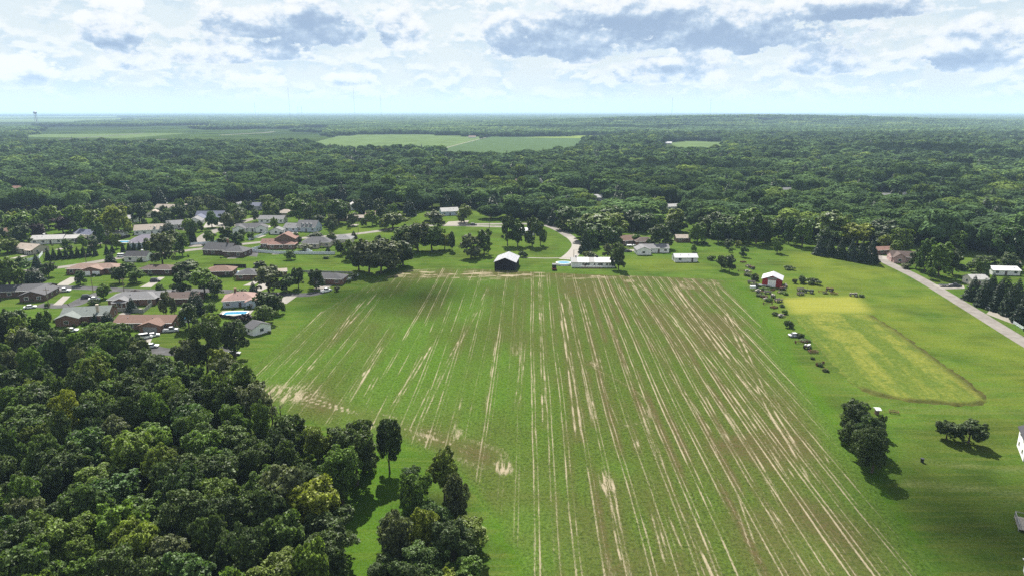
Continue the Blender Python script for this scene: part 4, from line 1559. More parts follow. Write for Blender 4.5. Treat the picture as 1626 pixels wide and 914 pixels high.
    for (dx, dy, dz) in (dormers or ()):
        dm = MB().box(dx - 0.7, dx + 0.7, dy - 0.9, dy + 1.2, dz, dz + 1.1)
        ob = dm.build('dormer', wm, first[0])
        rb = MB()
        gable_roof(rb, dx, dy + 0.1, 1.4, 2.2, dz + 1.11, 'y', 0.7, 0.18, 0.1)
        rb.build('dormer_roof', rm, ob)
        add_window(first[0], dx, dy - 0.9, dz + 0.6, 0.8, 0.8, 0)
    return o


def build_houses():
    H = house
    # --- lower street, left
    H(153, 432, 4, [(0, 0, 24, 9, 2.9, 'hip', 'x', 0.36), (1.5, -4.6, 10, 6, 2.8, 'gable', 'y', 0.30)], 'brick', 'orange', 'long brick ranch with orange brown roof and two white garage doors',
      garage=[(-2.3, 3.6, 'w', 1), (2.3, 3.6, 'w', 1)])
    H(221, 413, 2, [(0, 0, 12, 8, 3.0, 'gable', 'x', 0.50)], 'white', 'black', 'small white house with steep black gable roof', chimney=(2.0, 0.8, 5.6, 'white'))
    H(254, 433, -3, [(0, 0, 17.5, 9, 2.7, 'hip', 'x', 0.33)], 'darkbrick', 'darkbrown', 'low dark brown hip roofed ranch behind the parked dark vehicle')
    H(52, 467, 10, [(-3, 1.0, 22, 10, 2.8, 'gable', 'x', 0.34), (6, -6.5, 10, 14, 2.8, 'gable', 'y', 0.34)], 'darkbrick', 'darkgrey', 'dark grey roofed L shaped brick house at the left edge')
    H(217, 480, 8, [(0, 0, 19, 9.5, 2.8, 'hip', 'x', 0.40), (-3.5, -5.5, 6.5, 4.5, 2.6, 'gable', 'y', 0.38), (9.5, 2.0, 9, 8, 2.8, 'gable', 'x', 0.36)], 'brick', 'grey', 'grey roofed ranch with white glazed sun porch',
      porch=(-3.5, -8.2, 5.6, 1.6, 2.3))
    H(143, 506, 12, [(0, 0, 17, 10.5, 2.9, 'gable', 'x', 0.42), (-5, -4.5, 8, 8, 2.9, 'gable', 'y', 0.36)], 'brick', 'green', 'grey green roofed brick house with tall chimney', chimney=(4.5, -3.4, 6.6, 'beige'))
    H(238, 517, 0, [(0, 0, 22, 9.5, 2.8, 'gable', 'x', 0.34), (4.5, -5.4, 8, 6, 2.7, 'gable', 'y', 0.34)], 'brick', 'brown', 'brown roofed ranch with open dark carport beside the round pool', garage=[(0, 5.2, 'g', 1)])
    H(291, 479, 3, [(0, 0, 15, 8.5, 2.8, 'gable', 'x', 0.36)], 'darkbrick', 'darkbrown', 'dark brown roofed house hidden behind the pointed evergreens')
    H(383, 482, 14, [(0, 0, 13, 10.5, 3.0, 'hip', 'x', 0.42), (5.2, -6.2, 4.5, 4.5, 2.8, 'gable', 'y', 0.4)], 'blue', 'pink', 'reddish hip roofed house above the blue swimming pool', chimney=(-2, 1, 6.6, 'brick'))
    H(410, 527, 52, [(0, 0, 7.5, 5.5, 2.7, 'gable', 'y', 0.42)], 'white', 'darkgrey', 'small white garage with dark roof beside the crop field', name='garage', cat='garage', door=False)
    H(396, 441, 5, [(0, 0, 10, 9, 2.7, 'hip', 'x', 0.42)], 'brick', 'darkgrey', 'grey hip roofed house left of the willow')
    H(445, 437, 20, [(0, 0, 6.5, 5, 2.5, 'gable', 'x', 0.35)], 'brown', 'tan', 'small shed with pale tan roof behind the willow', name='garden_shed', cat='shed')
    H(524, 448, -5, [(0, 0, 15, 9, 2.8, 'hip', 'x', 0.38)], 'brick', 'darkgrey', 'grey hip roofed house at the street end beside two round evergreens', garage=[(-3.0, 4.6, 'w', 0)])
    H(352, 436, 6, [(0, 0, 13, 9, 2.8, 'hip', 'x', 0.38)], 'darkbrick', 'brown', 'brown roofed house beside the dark pool fence')
    # --- middle lots
    H(352, 402, -8, [(0, 0, 17, 10, 3.0, 'gable', 'x', 0.60), (12.5, -4.0, 12, 10, 3.0, 'hip', 'x', 0.48)], 'darkbrick', 'darkgrey', 'large dark roofed brick house with hipped garage wing on the open lawn', chimney=(4, 1.0, 8.0, 'brick'))
    H(447, 392, 3, [(3, 2.0, 12, 9, 5.4, 'gable', 'y', 0.50), (-6.5, 0, 9, 8, 3.0, 'gable', 'x', 0.50), (2, -4.5, 16, 6, 2.8, 'hip', 'x', 0.40)], 'brown', 'rust', 'two storey house with reddish brown roofs inside the white fence')
    H(505, 390, 2, [(0, 0, 17, 10, 3.0, 'hip', 'x', 0.46), (-2, -6, 9, 6, 2.9, 'gable', 'x', 0.44)], 'beige', 'darkgrey', 'grey brown roofed house behind the right end of the white fence')
    H(545, 385, 0, [(0, 0, 12, 9, 2.9, 'hip', 'x', 0.42)], 'cream', 'grey', 'grey hip roofed house half hidden by the big grey oaks')
    H(398, 367, 12, [(0, 0, 17, 9, 3.2, 'gable', 'x', 0.48), (-6, -5.5, 8, 8, 3.2, 'gable', 'y', 0.52), (8, -3, 7, 9, 3.2, 'gable', 'y', 0.50)], 'white', 'darkgrey', 'white house with three dark grey gables in the street bend')
    H(441, 371, 0, [(0, 0, 8, 6, 2.7, 'gable', 'y', 0.42)], 'white', 'grey', 'small white detached garage left of the dormered house', name='garage', cat='garage', door=False)
    H(485, 366, -10, [(3, 0, 14, 10, 3.4, 'gable', 'x', 0.75), (-8, -1.5, 10, 9, 2.9, 'gable', 'x', 0.5)], 'blue', 'grey', 'grey blue house with steep roof and three dormers',
      dormers=[(0, -3.6, 4.2), (3, -3.6, 4.2), (6, -3.6, 4.2)])
    H(434, 353, -3, [(0, 0, 19, 8, 3.2, 'gable', 'x', 0.45)], 'white', 'grey', 'long white house with grey roof and four small windows')
    H(455, 343, -8, [(0, 0, 12, 9, 3.0, 'hip', 'x', 0.45)], 'beige', 'tan', 'tan hip roofed house behind the long white one')
    H(335, 350, 5, [(0, 2, 20, 11, 3.4, 'gable', 'x', 0.62), (10, -3, 10, 9, 3.0, 'gable', 'x', 0.5), (-6, -6, 9, 8, 3.2, 'gable', 'y', 0.5)], 'cream', 'blue', 'large house with dark blue steep roofs above the cul de sac', garage=[(0, 4.5, 'w', 2)])
    H(312, 356, 12, [(0, 0, 9, 10, 3.1, 'gable', 'y', 0.5)], 'white', 'grey', 'white gabled house with grey roof just left of the blue roofs')
    H(285, 361, 26, [(0, 0, 16, 10, 3.0, 'gable', 'x', 0.42)], 'grey', 'grey', 'pale grey roofed house with a dark car in front', garage=[(4, 4.6, 'g', 0)])
    H(243, 370, 20, [(0, 0, 21, 11, 3.2, 'gable', 'x', 0.50)], 'white', 'tan', 'broad white house with tan roof behind the purple grey hip roof', dormers=[(2, -4.2, 3.8), (6, -4.2, 3.8)])
    H(234, 388, 14, [(0, 0, 17, 12, 3.2, 'hip', 'x', 0.46), (-2, -7.5, 9, 6, 3.0, 'hip', 'x', 0.46)], 'blue', 'purple', 'pale blue house with purple grey hip roof beside the turquoise pool')
    H(142, 378, -22, [(0, 0, 15, 9, 3.4, 'gable', 'x', 0.48)], 'cream', 'blue', 'cream house with blue grey roof in front of the tall trees')
    H(191, 374, 8, [(0, 0, 8, 6, 2.6, 'gable', 'x', 0.4)], 'white', 'pale', 'small white shed beneath the tall trees', name='garden_shed', cat='shed')
    H(168, 374, -10, [(0, 0, 4.5, 4, 2.4, 'gable', 'y', 0.4)], 'grey', 'grey', 'tiny grey shed beside the cream gabled house', name='garden_shed', cat='shed')
    H(88, 385, 12, [(-3, 0, 18, 9, 3.0, 'gable', 'x', 0.40), (8, 1, 12, 8, 2.8, 'gable', 'x', 0.36)], 'white', 'pale', 'long pale roofed white ranch with a band of sunroom windows', chimney=(-6, 1, 5.6, 'white'))
    H(50, 400, -18, [(0, 0, 16, 10, 2.9, 'gable', 'x', 0.40)], 'beige', 'tan', 'beige house with tan roof left of the evergreen row', porch=(6, -5.8, 5, 2.2, 2.4))
    H(6, 373, 8, [(0, 0, 14, 9, 2.9, 'hip', 'x', 0.42)], 'brick', 'brown', 'brown hip roofed brick house cut by the left edge')
    H(210, 352, 0, [(0, 0, 10, 8, 3.0, 'gable', 'x', 0.45)], 'white', 'pale', 'pale house half hidden behind the tall trees')
    H(245, 344, 10, [(0, 0, 10, 8, 3.0, 'gable', 'y', 0.45)], 'cream', 'tan', 'small cream gabled house with tan roof in the trees')
    H(268, 335, -4, [(0, 0, 18, 9, 3.2, 'gable', 'x', 0.5), (7, -4, 6, 6, 3.0, 'gable', 'y', 0.6)], 'white', 'tan', 'tan roofed house with blue gable window among dark trees')
    H(302, 333, 0, [(0, 0, 10, 8, 3.0, 'gable', 'x', 0.45)], 'cream', 'tan', 'small tan roofed house behind the dark trees')
    H(404, 332, 4, [(0, 0, 16, 9, 3.2, 'gable', 'x', 0.5)], 'grey', 'blue', 'blue grey roofed house at the foot of the forest')
    H(380, 332, -8, [(0, 0, 8, 8, 3.4, 'gable', 'y', 0.6)], 'white', 'grey', 'small white gabled house at the foot of the forest')
    H(558, 350, -4, [(-6, 0, 12, 7, 2.7, 'gable', 'x', 0.4), (9, 0, 12, 7, 2.7, 'gable', 'x', 0.4)], 'brown', 'tan', 'long low brown house with tan roof on the sloping lawn')
    H(590, 350, 0, [(0, 0, 7.5, 7, 5.2, 'gable', 'x', 0.5)], 'grey', 'pink', 'narrow two storey house with pinkish roof above the grey oaks')
    H(565, 332, 18, [(0, 0, 8, 10, 4.4, 'gable', 'y', 0.55)], 'white', 'pale', 'tall white gabled shed in the trees')
    H(713, 341, 18, [(0, 0, 14, 9, 3.4, 'gable', 'x', 0.5)], 'blue', 'pale', 'pale roofed house behind the yellow green tree')
    H(836, 372, 0, [(0, 0, 10, 7, 3.0, 'gable', 'x', 0.4)], 'white', 'white', 'white cottage glimpsed behind the tall oaks')
    # --- the farmstead
    H(1028, 401, 2, [(4, 3, 17, 8, 2.9, 'gable', 'x', 0.38), (-3.5, -2.5, 8, 9, 2.9, 'gable', 'y', 0.42)], 'white', 'grey', 'white bungalow with grey roof and front gable on the lawn')
    H(1087, 414, 1, [(0, 0, 12.5, 6.5, 2.6, 'gable', 'x', 0.42)], 'white', 'grey', 'white long shed with pale metal roof and three small windows', name='long_shed', cat='shed', roofmat=ROOF_METAL)
    H(995, 387, 20, [(0, 0, 10, 9, 3.0, 'gable', 'x', 0.5)], 'brown', 'brown', 'brown roofed house behind the round green tree')
    H(1023, 389, 0, [(0, 0, 12, 8, 2.9, 'hip', 'x', 0.45)], 'brick', 'darkbrown', 'brown hip roofed house right behind the white bungalow')
    H(1083, 383, 0, [(0, 0, 9, 7, 2.7, 'gable', 'x', 0.42)], 'brown', 'tan', 'low brown cottage at the forest edge')
    H(1438, 414, -14, [(0, 0, 17, 9, 3.0, 'gable', 'x', 0.5), (-5, -4, 6, 7, 3.0, 'gable', 'y', 0.7), (5, -4, 5, 6, 3.0, 'gable', 'y', 0.8)], 'pink', 'darkbrown', 'dark roofed house with pale pink gables beside the country road')
    H(1400, 402, 10, [(0, 0, 11, 7, 2.6, 'gable', 'x', 0.36)], 'brick', 'rust', 'low rust brown shed at the top of the country road', name='shed', cat='shed')
    H(1590, 434, -6, [(0, 0, 13, 8, 2.6, 'gable', 'x', 0.30)], 'white', 'white', 'white roofed house behind the dark conifers')
    H(1548, 450, 0, [(0, 0, 8, 7, 3.0, 'gable', 'x', 0.4)], 'cream', 'pale', 'pale garage beside the black pickup', name='garage', cat='garage')
    # --- roofs in the forest
    for (a, b, w, wl, rf, lb) in ((27, 303, 14, 'white', 'rust', 'white house with red roof in the trees'), (92, 294, 14, 'grey', 'darkgrey', 'grey house with dark roof deep in the left trees'),
                                  (1247, 306, 14, 'white', 'grey', 'grey roofed house in the right forest'), (1332, 305, 9, 'white', 'white', 'tiny white roof alone in the right forest'),
                                  (1392, 317, 22, 'beige', 'grey', 'grey roofed house in a grass clearing of the right forest'), (1445, 313, 12, 'white', 'pale', 'pale roof glimpsed beside the clearing'),
                                  (1489, 313, 9, 'blue', 'blue', 'small blue house in the right forest'), (948, 318, 16, 'grey', 'pale', 'pale roof in the forest above the concrete lane'),
                                  (1065, 333, 12, 'white', 'pale', 'pale house in the forest behind the white bungalow'), (826, 291, 12, 'white', 'pink', 'pink roofed house in the middle of the forest'),
                                  (855, 290, 12, 'white', 'purple', 'white house with grey roof in the middle of the forest'), (708, 262, 12, 'white', 'white', 'white gable glimpsed in the far forest'),
                                  (500, 248, 22, 'white', 'white', 'white long building in the far left forest'), (385, 247, 16, 'white', 'white', 'white gable in the far left forest'), (340, 244, 16, 'white', 'pale', 'small pale gable in the far left forest'),
                                  (1480, 192, 120, 'white', 'white', 'long white works building in the far valley'), (1388, 186, 160, 'white', 'white', 'distant white town buildings by the river valley'),
                                  (750, 219, 22, 'white', 'orange', 'farmhouse with orange roof at the far field corner'), (1060, 229, 20, 'white', 'white', 'white farm shed left of the small far field'), (1158, 233, 16, 'white', 'grey', 'grey farmhouse right of the small far field'),
                                  (262, 192, 60, 'white', 'white', 'white farm building by the far left field'), (455, 193, 110, 'white', 'white', 'long white hall beside the far highway'), (535, 195, 90, 'white', 'white', 'pale hall right of the far highway'),
                                  (705, 206, 40, 'white', 'orange', 'pale farm roof in the far centre woods'), (970, 195, 60, 'white', 'white', 'distant white hall in the far centre woods'), (945, 197, 40, 'white', 'orange', 'distant tan roof in the far centre woods')):
        dd = w * 0.55
        far = w > 25
        big = 6.0 if far else 3.2
        if b > 285:
            q = gp(a, b)
            for st in (14, 28, 42, 58, 74, 92):
                v = q - q.normalized() * st
                KEEP_OUT.append((v.x, v.y, 8 + w * 0.2))
        H(a, b, random.Random(a).uniform(-20, 20), [(0, 0, w, dd, big, 'gable', 'x', 0.25 if far else 0.48)], wl, rf, lb, door=not far, win=None if far else 'auto')
    # --- lower right corner
    o = H(0, 0, 0, [(0, 0, 12, 9, 5.0, 'gable', 'y', 0.55)], 'white', 'black', 'white gabled house with black roof at the right edge', loc=gp(1668, 728))
    o.rotation_euler.z = math.radians(-28)


build_houses()


def barn_dark():
    g = gp(805, 424)
    o = thing('pole_barn', 'open dark wooden barn with pale metal roof at the crop edge', 'barn', g, math.radians(-7))
    w, d, h, p = 11.0, 16.0, 4.4, 0.40
    g2 = 5.2
    wl = MB()
    wl.box(-w / 2, w / 2, d / 2 - 0.2, d / 2, 0, h).box(-w / 2, -w / 2 + 0.2, -d / 2, d / 2 - 0.2, 0, h).box(w / 2 - 0.2, w / 2, -d / 2, d / 2 - 0.2, 0, h)
    wl.build('wall', WALLS['black'], o)
    # vertical boards of the front
    nb = 22
    bw = w / nb
    bm = MB().box(-bw / 2 + 0.01, bw / 2 - 0.01, -0.06, 0.06, 0.0, h).mesh('board', WALLS['black'])
    for i in range(nb):
        x = -w / 2 + (i + 0.5) * bw
        b = link('board', bm, o, (x, -d / 2 + 0.08 + (0.02 if i % 2 else 0), 0))
        b.scale.z = (h + (w / 2 - abs(x)) * p - 0.1) / h
    rb = MB()
    gable_roof(rb, 0, 0, w, d, h + 0.02, 'y', p, 0.5, 0.12)
    ro = rb.build('roof', ROOF_METAL, o)
    ang = math.atan(p)
    L = (w / 2 + 0.5) / math.cos(ang)
    rib = MB().box(-0.05, 0.05, 0, 0.05, 0, 0.05).mesh('rib', ROOF_METAL)
    rm = MB().box(0, L, -0.04, 0.04, 0.0, 0.05).mesh('roof_seam', ROOF_METAL)
    zr = h + 0.02 + w / 2 * p + 0.12
    for i in range(17):
        y = -d / 2 + i * d / 16
        for s in (1, -1):
            q = link('roof_seam', rm, ro, (0, y, zr))
            q.rotation_euler = (0, ang, 0) if s > 0 else (0, ang, math.pi)
    KEEP_OUT.append((g.x, g.y, 14))


barn_dark()


def barn_red():
    g = gp(1226, 452)
    o = thing('red_barn', 'small red barn with white metal roof and white sliding door', 'barn', g, math.radians(-24))
    w, d, h, p = 8.5, 9.5, 3.7, 0.40
    mb = MB().box(-w / 2, w / 2, -d / 2, d / 2, 0, h)
    for s in (-1, 1):
        y0, y1 = s * d / 2, s * (d / 2 - 0.2)
        fs = [(0, 1, 2), (5, 4, 3), (0, 2, 5, 3), (1, 4, 5, 2)]
        mb.add([(-w / 2, y0, h), (w / 2, y0, h), (0, y0, h + w / 2 * p), (-w / 2, y1, h), (w / 2, y1, h), (0, y1, h + w / 2 * p)], fs if s < 0 else [tuple(reversed(f)) for f in fs])
    mb.build('wall', WALLS['red'], o)
    bm = MB().box(-0.05, 0.05, -0.03, 0.03, 0, h).mesh('batten', WALLS['red'])
    for i in range(15):
        x = -w / 2 + 0.1 + i * (w - 0.2) / 14
        if abs(x) > 1.9:
            link('batten', bm, o, (x, -d / 2 - 0.03, 0))
    for i in range(16):
        b = link('batten', bm, o, (-w / 2 - 0.03, -d / 2 + 0.1 + i * (d - 0.2) / 15, 0), math.pi / 2)
        b = link('batten', bm, o, (w / 2 + 0.03, -d / 2 + 0.1 + i * (d - 0.2) / 15, 0), math.pi / 2)
    rb = MB()
    gable_roof(rb, 0, 0, w, d, h + 0.02, 'y', p, 0.5, 0.12)
    rb.build('roof', ROOF_METAL, o)
    dr = MB().box(-1.75, 1.75, -d / 2 - 0.14, -d / 2 - 0.02, 0.05, 3.4).build('sliding_door', WHITE, o)
    MB().box(-1.85, 1.85, -d / 2 - 0.17, -d / 2 - 0.142, 3.3, 3.5).build('door_track', GREYP, dr)
    for x in (-1.0, 0, 1.0):
        MB().box(x - 0.03, x + 0.03, -d / 2 - 0.16, -d / 2 - 0.142, 0.1, 3.28).build('door_panel', GREYP, dr)
    MB().box(-2.2, 2.2, -d / 2 - 0.05, -d / 2 - 0.004, 3.72, 4.6).build('gable_panel', GREYP, o)
    KEEP_OUT.append((g.x, g.y, 10))


barn_red()


def white_longhouse():
    """the long white house by the crop with its striped metal roof, deck and pool"""
    g = gp(941, 422)
    o = thing('long_house', 'long white house with striped metal roof behind the crop edge', 'house', g, math.radians(-1))
    w, d, h, p = 23.0, 8.0, 2.9, 0.40
    mb = MB().box(-w / 2, w / 2, -d / 2, d / 2, 0, h)
    for s in (-1, 1):
        fs = [(0, 1, 2), (5, 4, 3), (0, 2, 5, 3), (1, 4, 5, 2)]
        x0, x1 = s * w / 2, s * (w / 2 - 0.2)
        mb.add([(x0, -d / 2, h), (x0, d / 2, h), (x0, 0, h + d / 2 * p), (x1, -d / 2, h), (x1, d / 2, h), (x1, 0, h + d / 2 * p)], fs if s > 0 else [tuple(reversed(f)) for f in fs])
    mb.build('wall', WALLS['white'], o)
    rb = MB()
    gable_roof(rb, 0, 0, w, d, h + 0.02, 'x', p, 0.45, 0.12)
    ro = rb.build('roof', ROOFS['pale'], o)
    ang = math.atan(p)
    L = (d / 2 + 0.45) / math.cos(ang)
    pm = MB().box(-0.62, 0.62, -L, 0, 0.0, 0.05).mesh('roof_panel', mat('white_roof_panel', (0.5, 0.49, 0.48), 0.5, 0.4, 0.05))
    zr = h + 0.02 + d / 2 * p + 0.12
    for i in range(13):
        x = -7.6 + i * 1.5
        if i in (4, 5):
            continue
        q = link('roof_panel', pm, ro, (x, 0, zr))
        q.rotation_euler = (ang, 0, 0)
    MB().box(-9.4, -8.6, 0.6, 1.4, h, zr + 0.9).build('chimney', WALLS['grey'], ro)
    MB().box(1.5, 2.9, 0.2, 1.2, zr - 0.3, zr + 0.7).build('vent_box', WALLS['black'], ro)
    for x, ww in ((-5.4, 1.0), (-3.0, 2.2), (0.6, 0.8), (3.0, 1.3), (4.3, 1.3), (7.2, 1.0), (8.8, 1.0)):
        add_window(o, x, -d / 2, 1.75, ww, 1.1, 0)
    add_door(o, -4.3, -d / 2, 0)
    MB().box(-7, 4, -d / 2 - 2.6, -d / 2 - 0.02, 0.02, 0.3).build('deck', WOODM, o)
    for i in range(9):
        MB().box(-7 + i * 1.36, -6.9 + i * 1.36, -d / 2 - 2.6, -d / 2 - 2.5, 0.3, 1.1).build('deck_post', WHITE, o)
    MB().box(-7, 4, -d / 2 - 2.62, -d / 2 - 2.48, 1.1, 1.2).build('deck_rail', WHITE, o)
    KEEP_OUT.append((g.x, g.y, 16))


white_longhouse()


def gambrel_shed():
    g = gp(1609, 425)
    o = thing('gambrel_shed', 'small white shed with rounded brown barn roof on the right lawn', 'shed', g, math.radians(-55))
    w, d = 4.2, 5.4
    prof = [(-w / 2, 0), (w / 2, 0), (w / 2, 2.0), (w * 0.36, 3.1), (0, 3.7), (-w * 0.36, 3.1), (-w / 2, 2.0)]
    MB().prism(prof, -d / 2, d / 2).build('wall', WALLS['white'], o)
    rb = MB()
    up = [(w / 2 + 0.2, 1.95), (w * 0.36 + 0.1, 3.15), (0, 3.8), (-w * 0.36 - 0.1, 3.15), (-w / 2 - 0.2, 1.95)]
    for i in range(4):
        (a, b), (c, e) = up[i], up[i + 1]
        rb.add([(-d / 2 - .2, a, b), (d / 2 + .2, a, b), (d / 2 + .2, c, e), (-d / 2 - .2, c, e), (-d / 2 - .2, a, b + .1), (d / 2 + .2, a, b + .1), (d / 2 + .2, c, e + .1), (-d / 2 - .2, c, e + .1)],
               [(0, 3, 2, 1), (4, 5, 6, 7), (0, 1, 5, 4), (1, 2, 6, 5), (2, 3, 7, 6), (3, 0, 4, 7)])
    rb.build('roof', ROOFS['brown'], o)
    MB().box(d / 2 + 0.005, d / 2 + 0.05, -0.9, 0.9, 0.05, 2.0).build('door', GREYP, o)
    KEEP_OUT.append((g.x, g.y, 6))


gambrel_shed()


# ------------------------------------------------------------------ fences, pools, poles
def fence(pts, label, material, height=1.7, step=2.4, rails=False, group=None):
    P = [gp(a, b) for a, b in pts]
    o = thing('fence', label, 'fence', P[0], 0, group)
    for i in range(len(P) - 1):
        a, b = P[i] - P[0], P[i + 1] - P[0]
        L = (b - a).length
        n = max(1, int(round(L / step)))
        ang = math.atan2(b.y - a.y, b.x - a.x)
        s = L / n
        post = MB().box(-0.07, 0.07, -0.07, 0.07, 0, height + 0.12).mesh('post', material)
        if rails:
            pm = MB()
            for z in (0.35, 0.75, 1.12):
                pm.box(0.07, s - 0.07, -0.03, 0.03, z, z + 0.14)
            panel = pm.mesh('rail', material)
        else:
            panel = MB().box(0.07, s - 0.07, -0.03, 0.03, 0.06, height).mesh('panel', material)
        for j in range(n + (1 if i == len(P) - 2 else 0)):
            p = a.lerp(b, j / n)
            link('post', post, o, p, ang)
            if j < n:
                link('rail' if rails else 'panel', panel, o, p, ang)
    return o


FENCE_WHITE = mat('white_vinyl', (0.60, 0.64, 0.68), 0.55, 0.35, 0.05)
FENCE_DARK = mat('dark_fence_wood', (0.030, 0.026, 0.022), 0.9, 0.1, 0.2)
FENCE_GREY = mat('grey_fence_wood', (0.24, 0.25, 0.23), 0.9, 0.15, 0.15)
fence([(397, 400), (440, 403), (495, 404), (532, 404)], 'long white vinyl fence around the reddish roofed house', FENCE_WHITE)
fence([(397, 399), (418, 393)], 'short white vinyl fence rising toward the dark roofed house', FENCE_WHITE)
fence([(480, 395), (496, 403)], 'short white vinyl fence running back between two houses', FENCE_WHITE)
fence([(303, 389), (330, 387), (352, 384)], 'white fence along the grassy street bank', FENCE_WHITE, 1.4)
fence([(395, 382), (412, 376), (432, 368)], 'white fence climbing to the small detached garage', FENCE_WHITE, 1.4)
fence([(164, 387), (207, 377)], 'black fence behind the turquoise pool', FENCE_DARK, 2.0)
fence([(164, 387), (196, 392)], 'black fence in front of the turquoise pool', FENCE_DARK, 2.0)
fence([(340, 425), (391, 425), (391, 434)], 'dark wooden fence around the small slide pool', FENCE_DARK, 1.9)
fence([(181, 494), (228, 497), (242, 485)], 'grey green board fence below the sun porch house', FENCE_GREY, 1.7)
fence([(346, 503), (372, 507), (396, 502)], 'dark fence below the rectangular blue pool', FENCE_DARK, 1.5)
fence([(547, 447), (560, 443), (569, 438)], 'short white fence at the crop field corner', FENCE_WHITE, 1.2)
fence([(480, 432), (520, 433), (560, 434)], 'thin pale fence behind the street end house', FENCE_GREY, 1.0)
fence([(1534, 472), (1571, 493)], 'white rail fence beside the dark conifers', FENCE_WHITE, 1.3, 2.4, True)
fence([(1609, 514), (1650, 540)], 'white rail fence cut by the right edge', FENCE_WHITE, 1.3, 2.4, True)
fence([(40, 416), (62, 411), (68, 403)], 'pale vinyl fence below the beige house', FENCE_WHITE, 1.6)
fence([(228, 505), (300, 505)], 'dark fence behind the round pool', FENCE_DARK, 1.6)


def water_mat():
    m = bpy.data.materials.new('pool_water')
    m.use_nodes = True
    k = NT(m.node_tree)
    b = k.n['Principled BSDF']
    pos = k.node('ShaderNodeNewGeometry').outputs['Position']
    k.put(b.inputs['Base Color'], k.mix(k.noise(pos, 0.8, 3.0), (0.015, 0.13, 0.24), (0.035, 0.20, 0.32)))
    b.inputs['Roughness'].default_value = 0.25
    b.inputs['Specular IOR Level'].default_value = 0.25
    bn = k.node('ShaderNodeBump')
    bn.inputs['Strength'].default_value = 0.3
    k.put(bn.inputs['Height'], k.noise(pos, 3.0, 3.0))
    k.l.new(bn.outputs[0], b.inputs['Normal'])
    return m


WATER = water_mat()
POOL_DEEP = mat('royal_blue_liner', (0.015, 0.16, 0.50), 0.4, 0.4, 0.1)


def pool(px, py, w, d, rot, label, shape='rect', raise_=0.0, deck=True):
    o = thing('swimming_pool', label, 'pool', gp(px, py), math.radians(rot))
    n = 24
    ring = []
    for i in range(n):
        a = 2 * math.pi * i / n
        if shape == 'round':
            ring.append((w / 2 * math.cos(a), d / 2 * math.sin(a)))
        else:
            c, s = math.cos(a), math.sin(a)
            q = 0.25
            ring.append((w / 2 * math.copysign(abs(c) ** q, c), d / 2 * math.copysign(abs(s) ** q, s)))
    z = raise_ + 0.08
    MB().add([(x, y, z) for x, y in ring], [tuple(range(n))]).build('water', WATER, o)
    rim = MB()
    out = [(x * (1 + 0.9 / w), y * (1 + 0.9 / d)) for x, y in ring]
    vs = [(x, y, z + 0.1) for x, y in ring] + [(x, y, z + 0.1) for x, y in out] + [(x, y, 0) for x, y in out] + [(x, y, z - 0.05) for x, y in ring]
    fs = []
    for i in range(n):
        j = (i + 1) % n
        fs += [(i, n + i, n + j, j), (n + i, 2 * n + i, 2 * n + j, n + j), (3 * n + i, i, j, 3 * n + j)]
    rim.add(vs, fs)
    rim.build('rim', WHITE, o)
    if deck:
        MB().box(-w / 2 - 1.8, w / 2 + 1.8, -d / 2 - 1.8, d / 2 + 1.8, 0.03, 0.07).build('deck', MAT_CONCRETE, o)
    return o


pool(201, 384, 10, 6, 8, 'turquoise swimming pool inside the black fence')
pool(374, 497, 9, 4.2, 6, 'rectangular blue swimming pool below the reddish house')
pool(288, 508, 7.5, 7.5, 0, 'round above ground pool with white deck beside brown roof', 'round', 1.1, False)
pool(370, 433, 5, 4, 10, 'small blue pool with slide inside the dark fence')
pool(895, 420, 7.6, 6.0, 0, 'round white walled pool beside the long white house', 'round', 1.0, False)


def pole(px, py, hpx, label, cross=False, lamp=False):
    s = mpp(px, py)
    h = hpx * s
    o = thing('utility_pole', label, 'pole', gp(px, py))
    MB().cyl((0, 0, -0.2), (0, 0, h), 0.17, 0.11, 8).build('shaft', WOODM, o)
    if cross:
        MB().box(-1.2, 1.2, -0.08, 0.08, h - 0.9, h - 0.72).build('crossarm', WOODM, o)
        for x in (-1.0, 0.0, 1.0):
            MB().cyl((x, 0, h - 0.72 if x else h), (x, 0, h - 0.5 if x else h + 0.2), 0.05, 0.04, 6).build('insulator', GREYP, o)
    if lamp:
        MB().cyl((0, 0, h - 0.5), (1.6, 0, h - 0.1), 0.05, 0.04, 6).build('lamp_arm', GREYP, o)
        MB().box(1.3, 1.9, -0.14, 0.14, h - 0.22, h - 0.08).build('lamp_head', GREYP, o)


pole(78, 489, 33, 'utility pole beside the dark L shaped house', True)
pole(148, 464, 26, 'tall pole at the corner of the side street', False, True)
pole(197, 463, 23, 'utility pole before the low dark ranch', True)
pole(137, 417, 14, 'short pole beside the evergreen row', False, True)
pole(569, 369, 30, 'slim utility pole on the sloping lawn', True)
pole(777, 362, 19, 'utility pole with crossarm beside the pale lane', True)
pole(432, 342, 18, 'utility pole behind the long white house', True)
pole(911, 411, 15, 'thin pole at the foot of the concrete lane', False, True)
pole(70, 412, 14, 'thin pole left of the evergreen row', False)


# ------------------------------------------------------------------ vehicles
TYRE = mat('tyre_rubber', (0.022, 0.022, 0.023), 0.9, 0.2, 0.1)
RIM = mat('steel_rim', (0.35, 0.35, 0.36), 0.4, 0.5, 0.1, 1.0, metal=0.6)
PAINTS = {k: mat('paint_' + k, c, 0.35, 0.5, 0.04) for k, c in {'white': (0.72, 0.72, 0.72), 'black': (0.018, 0.018, 0.022), 'silver': (0.42, 0.43, 0.45), 'red': (0.22, 0.03, 0.03), 'grey': (0.14, 0.145, 0.15)}.items()}
LIGHTW = mat('headlight_glass', (0.7, 0.7, 0.68), 0.2, 0.6, 0.02)
LIGHTR = mat('tail_light', (0.30, 0.015, 0.015), 0.3, 0.5, 0.02)


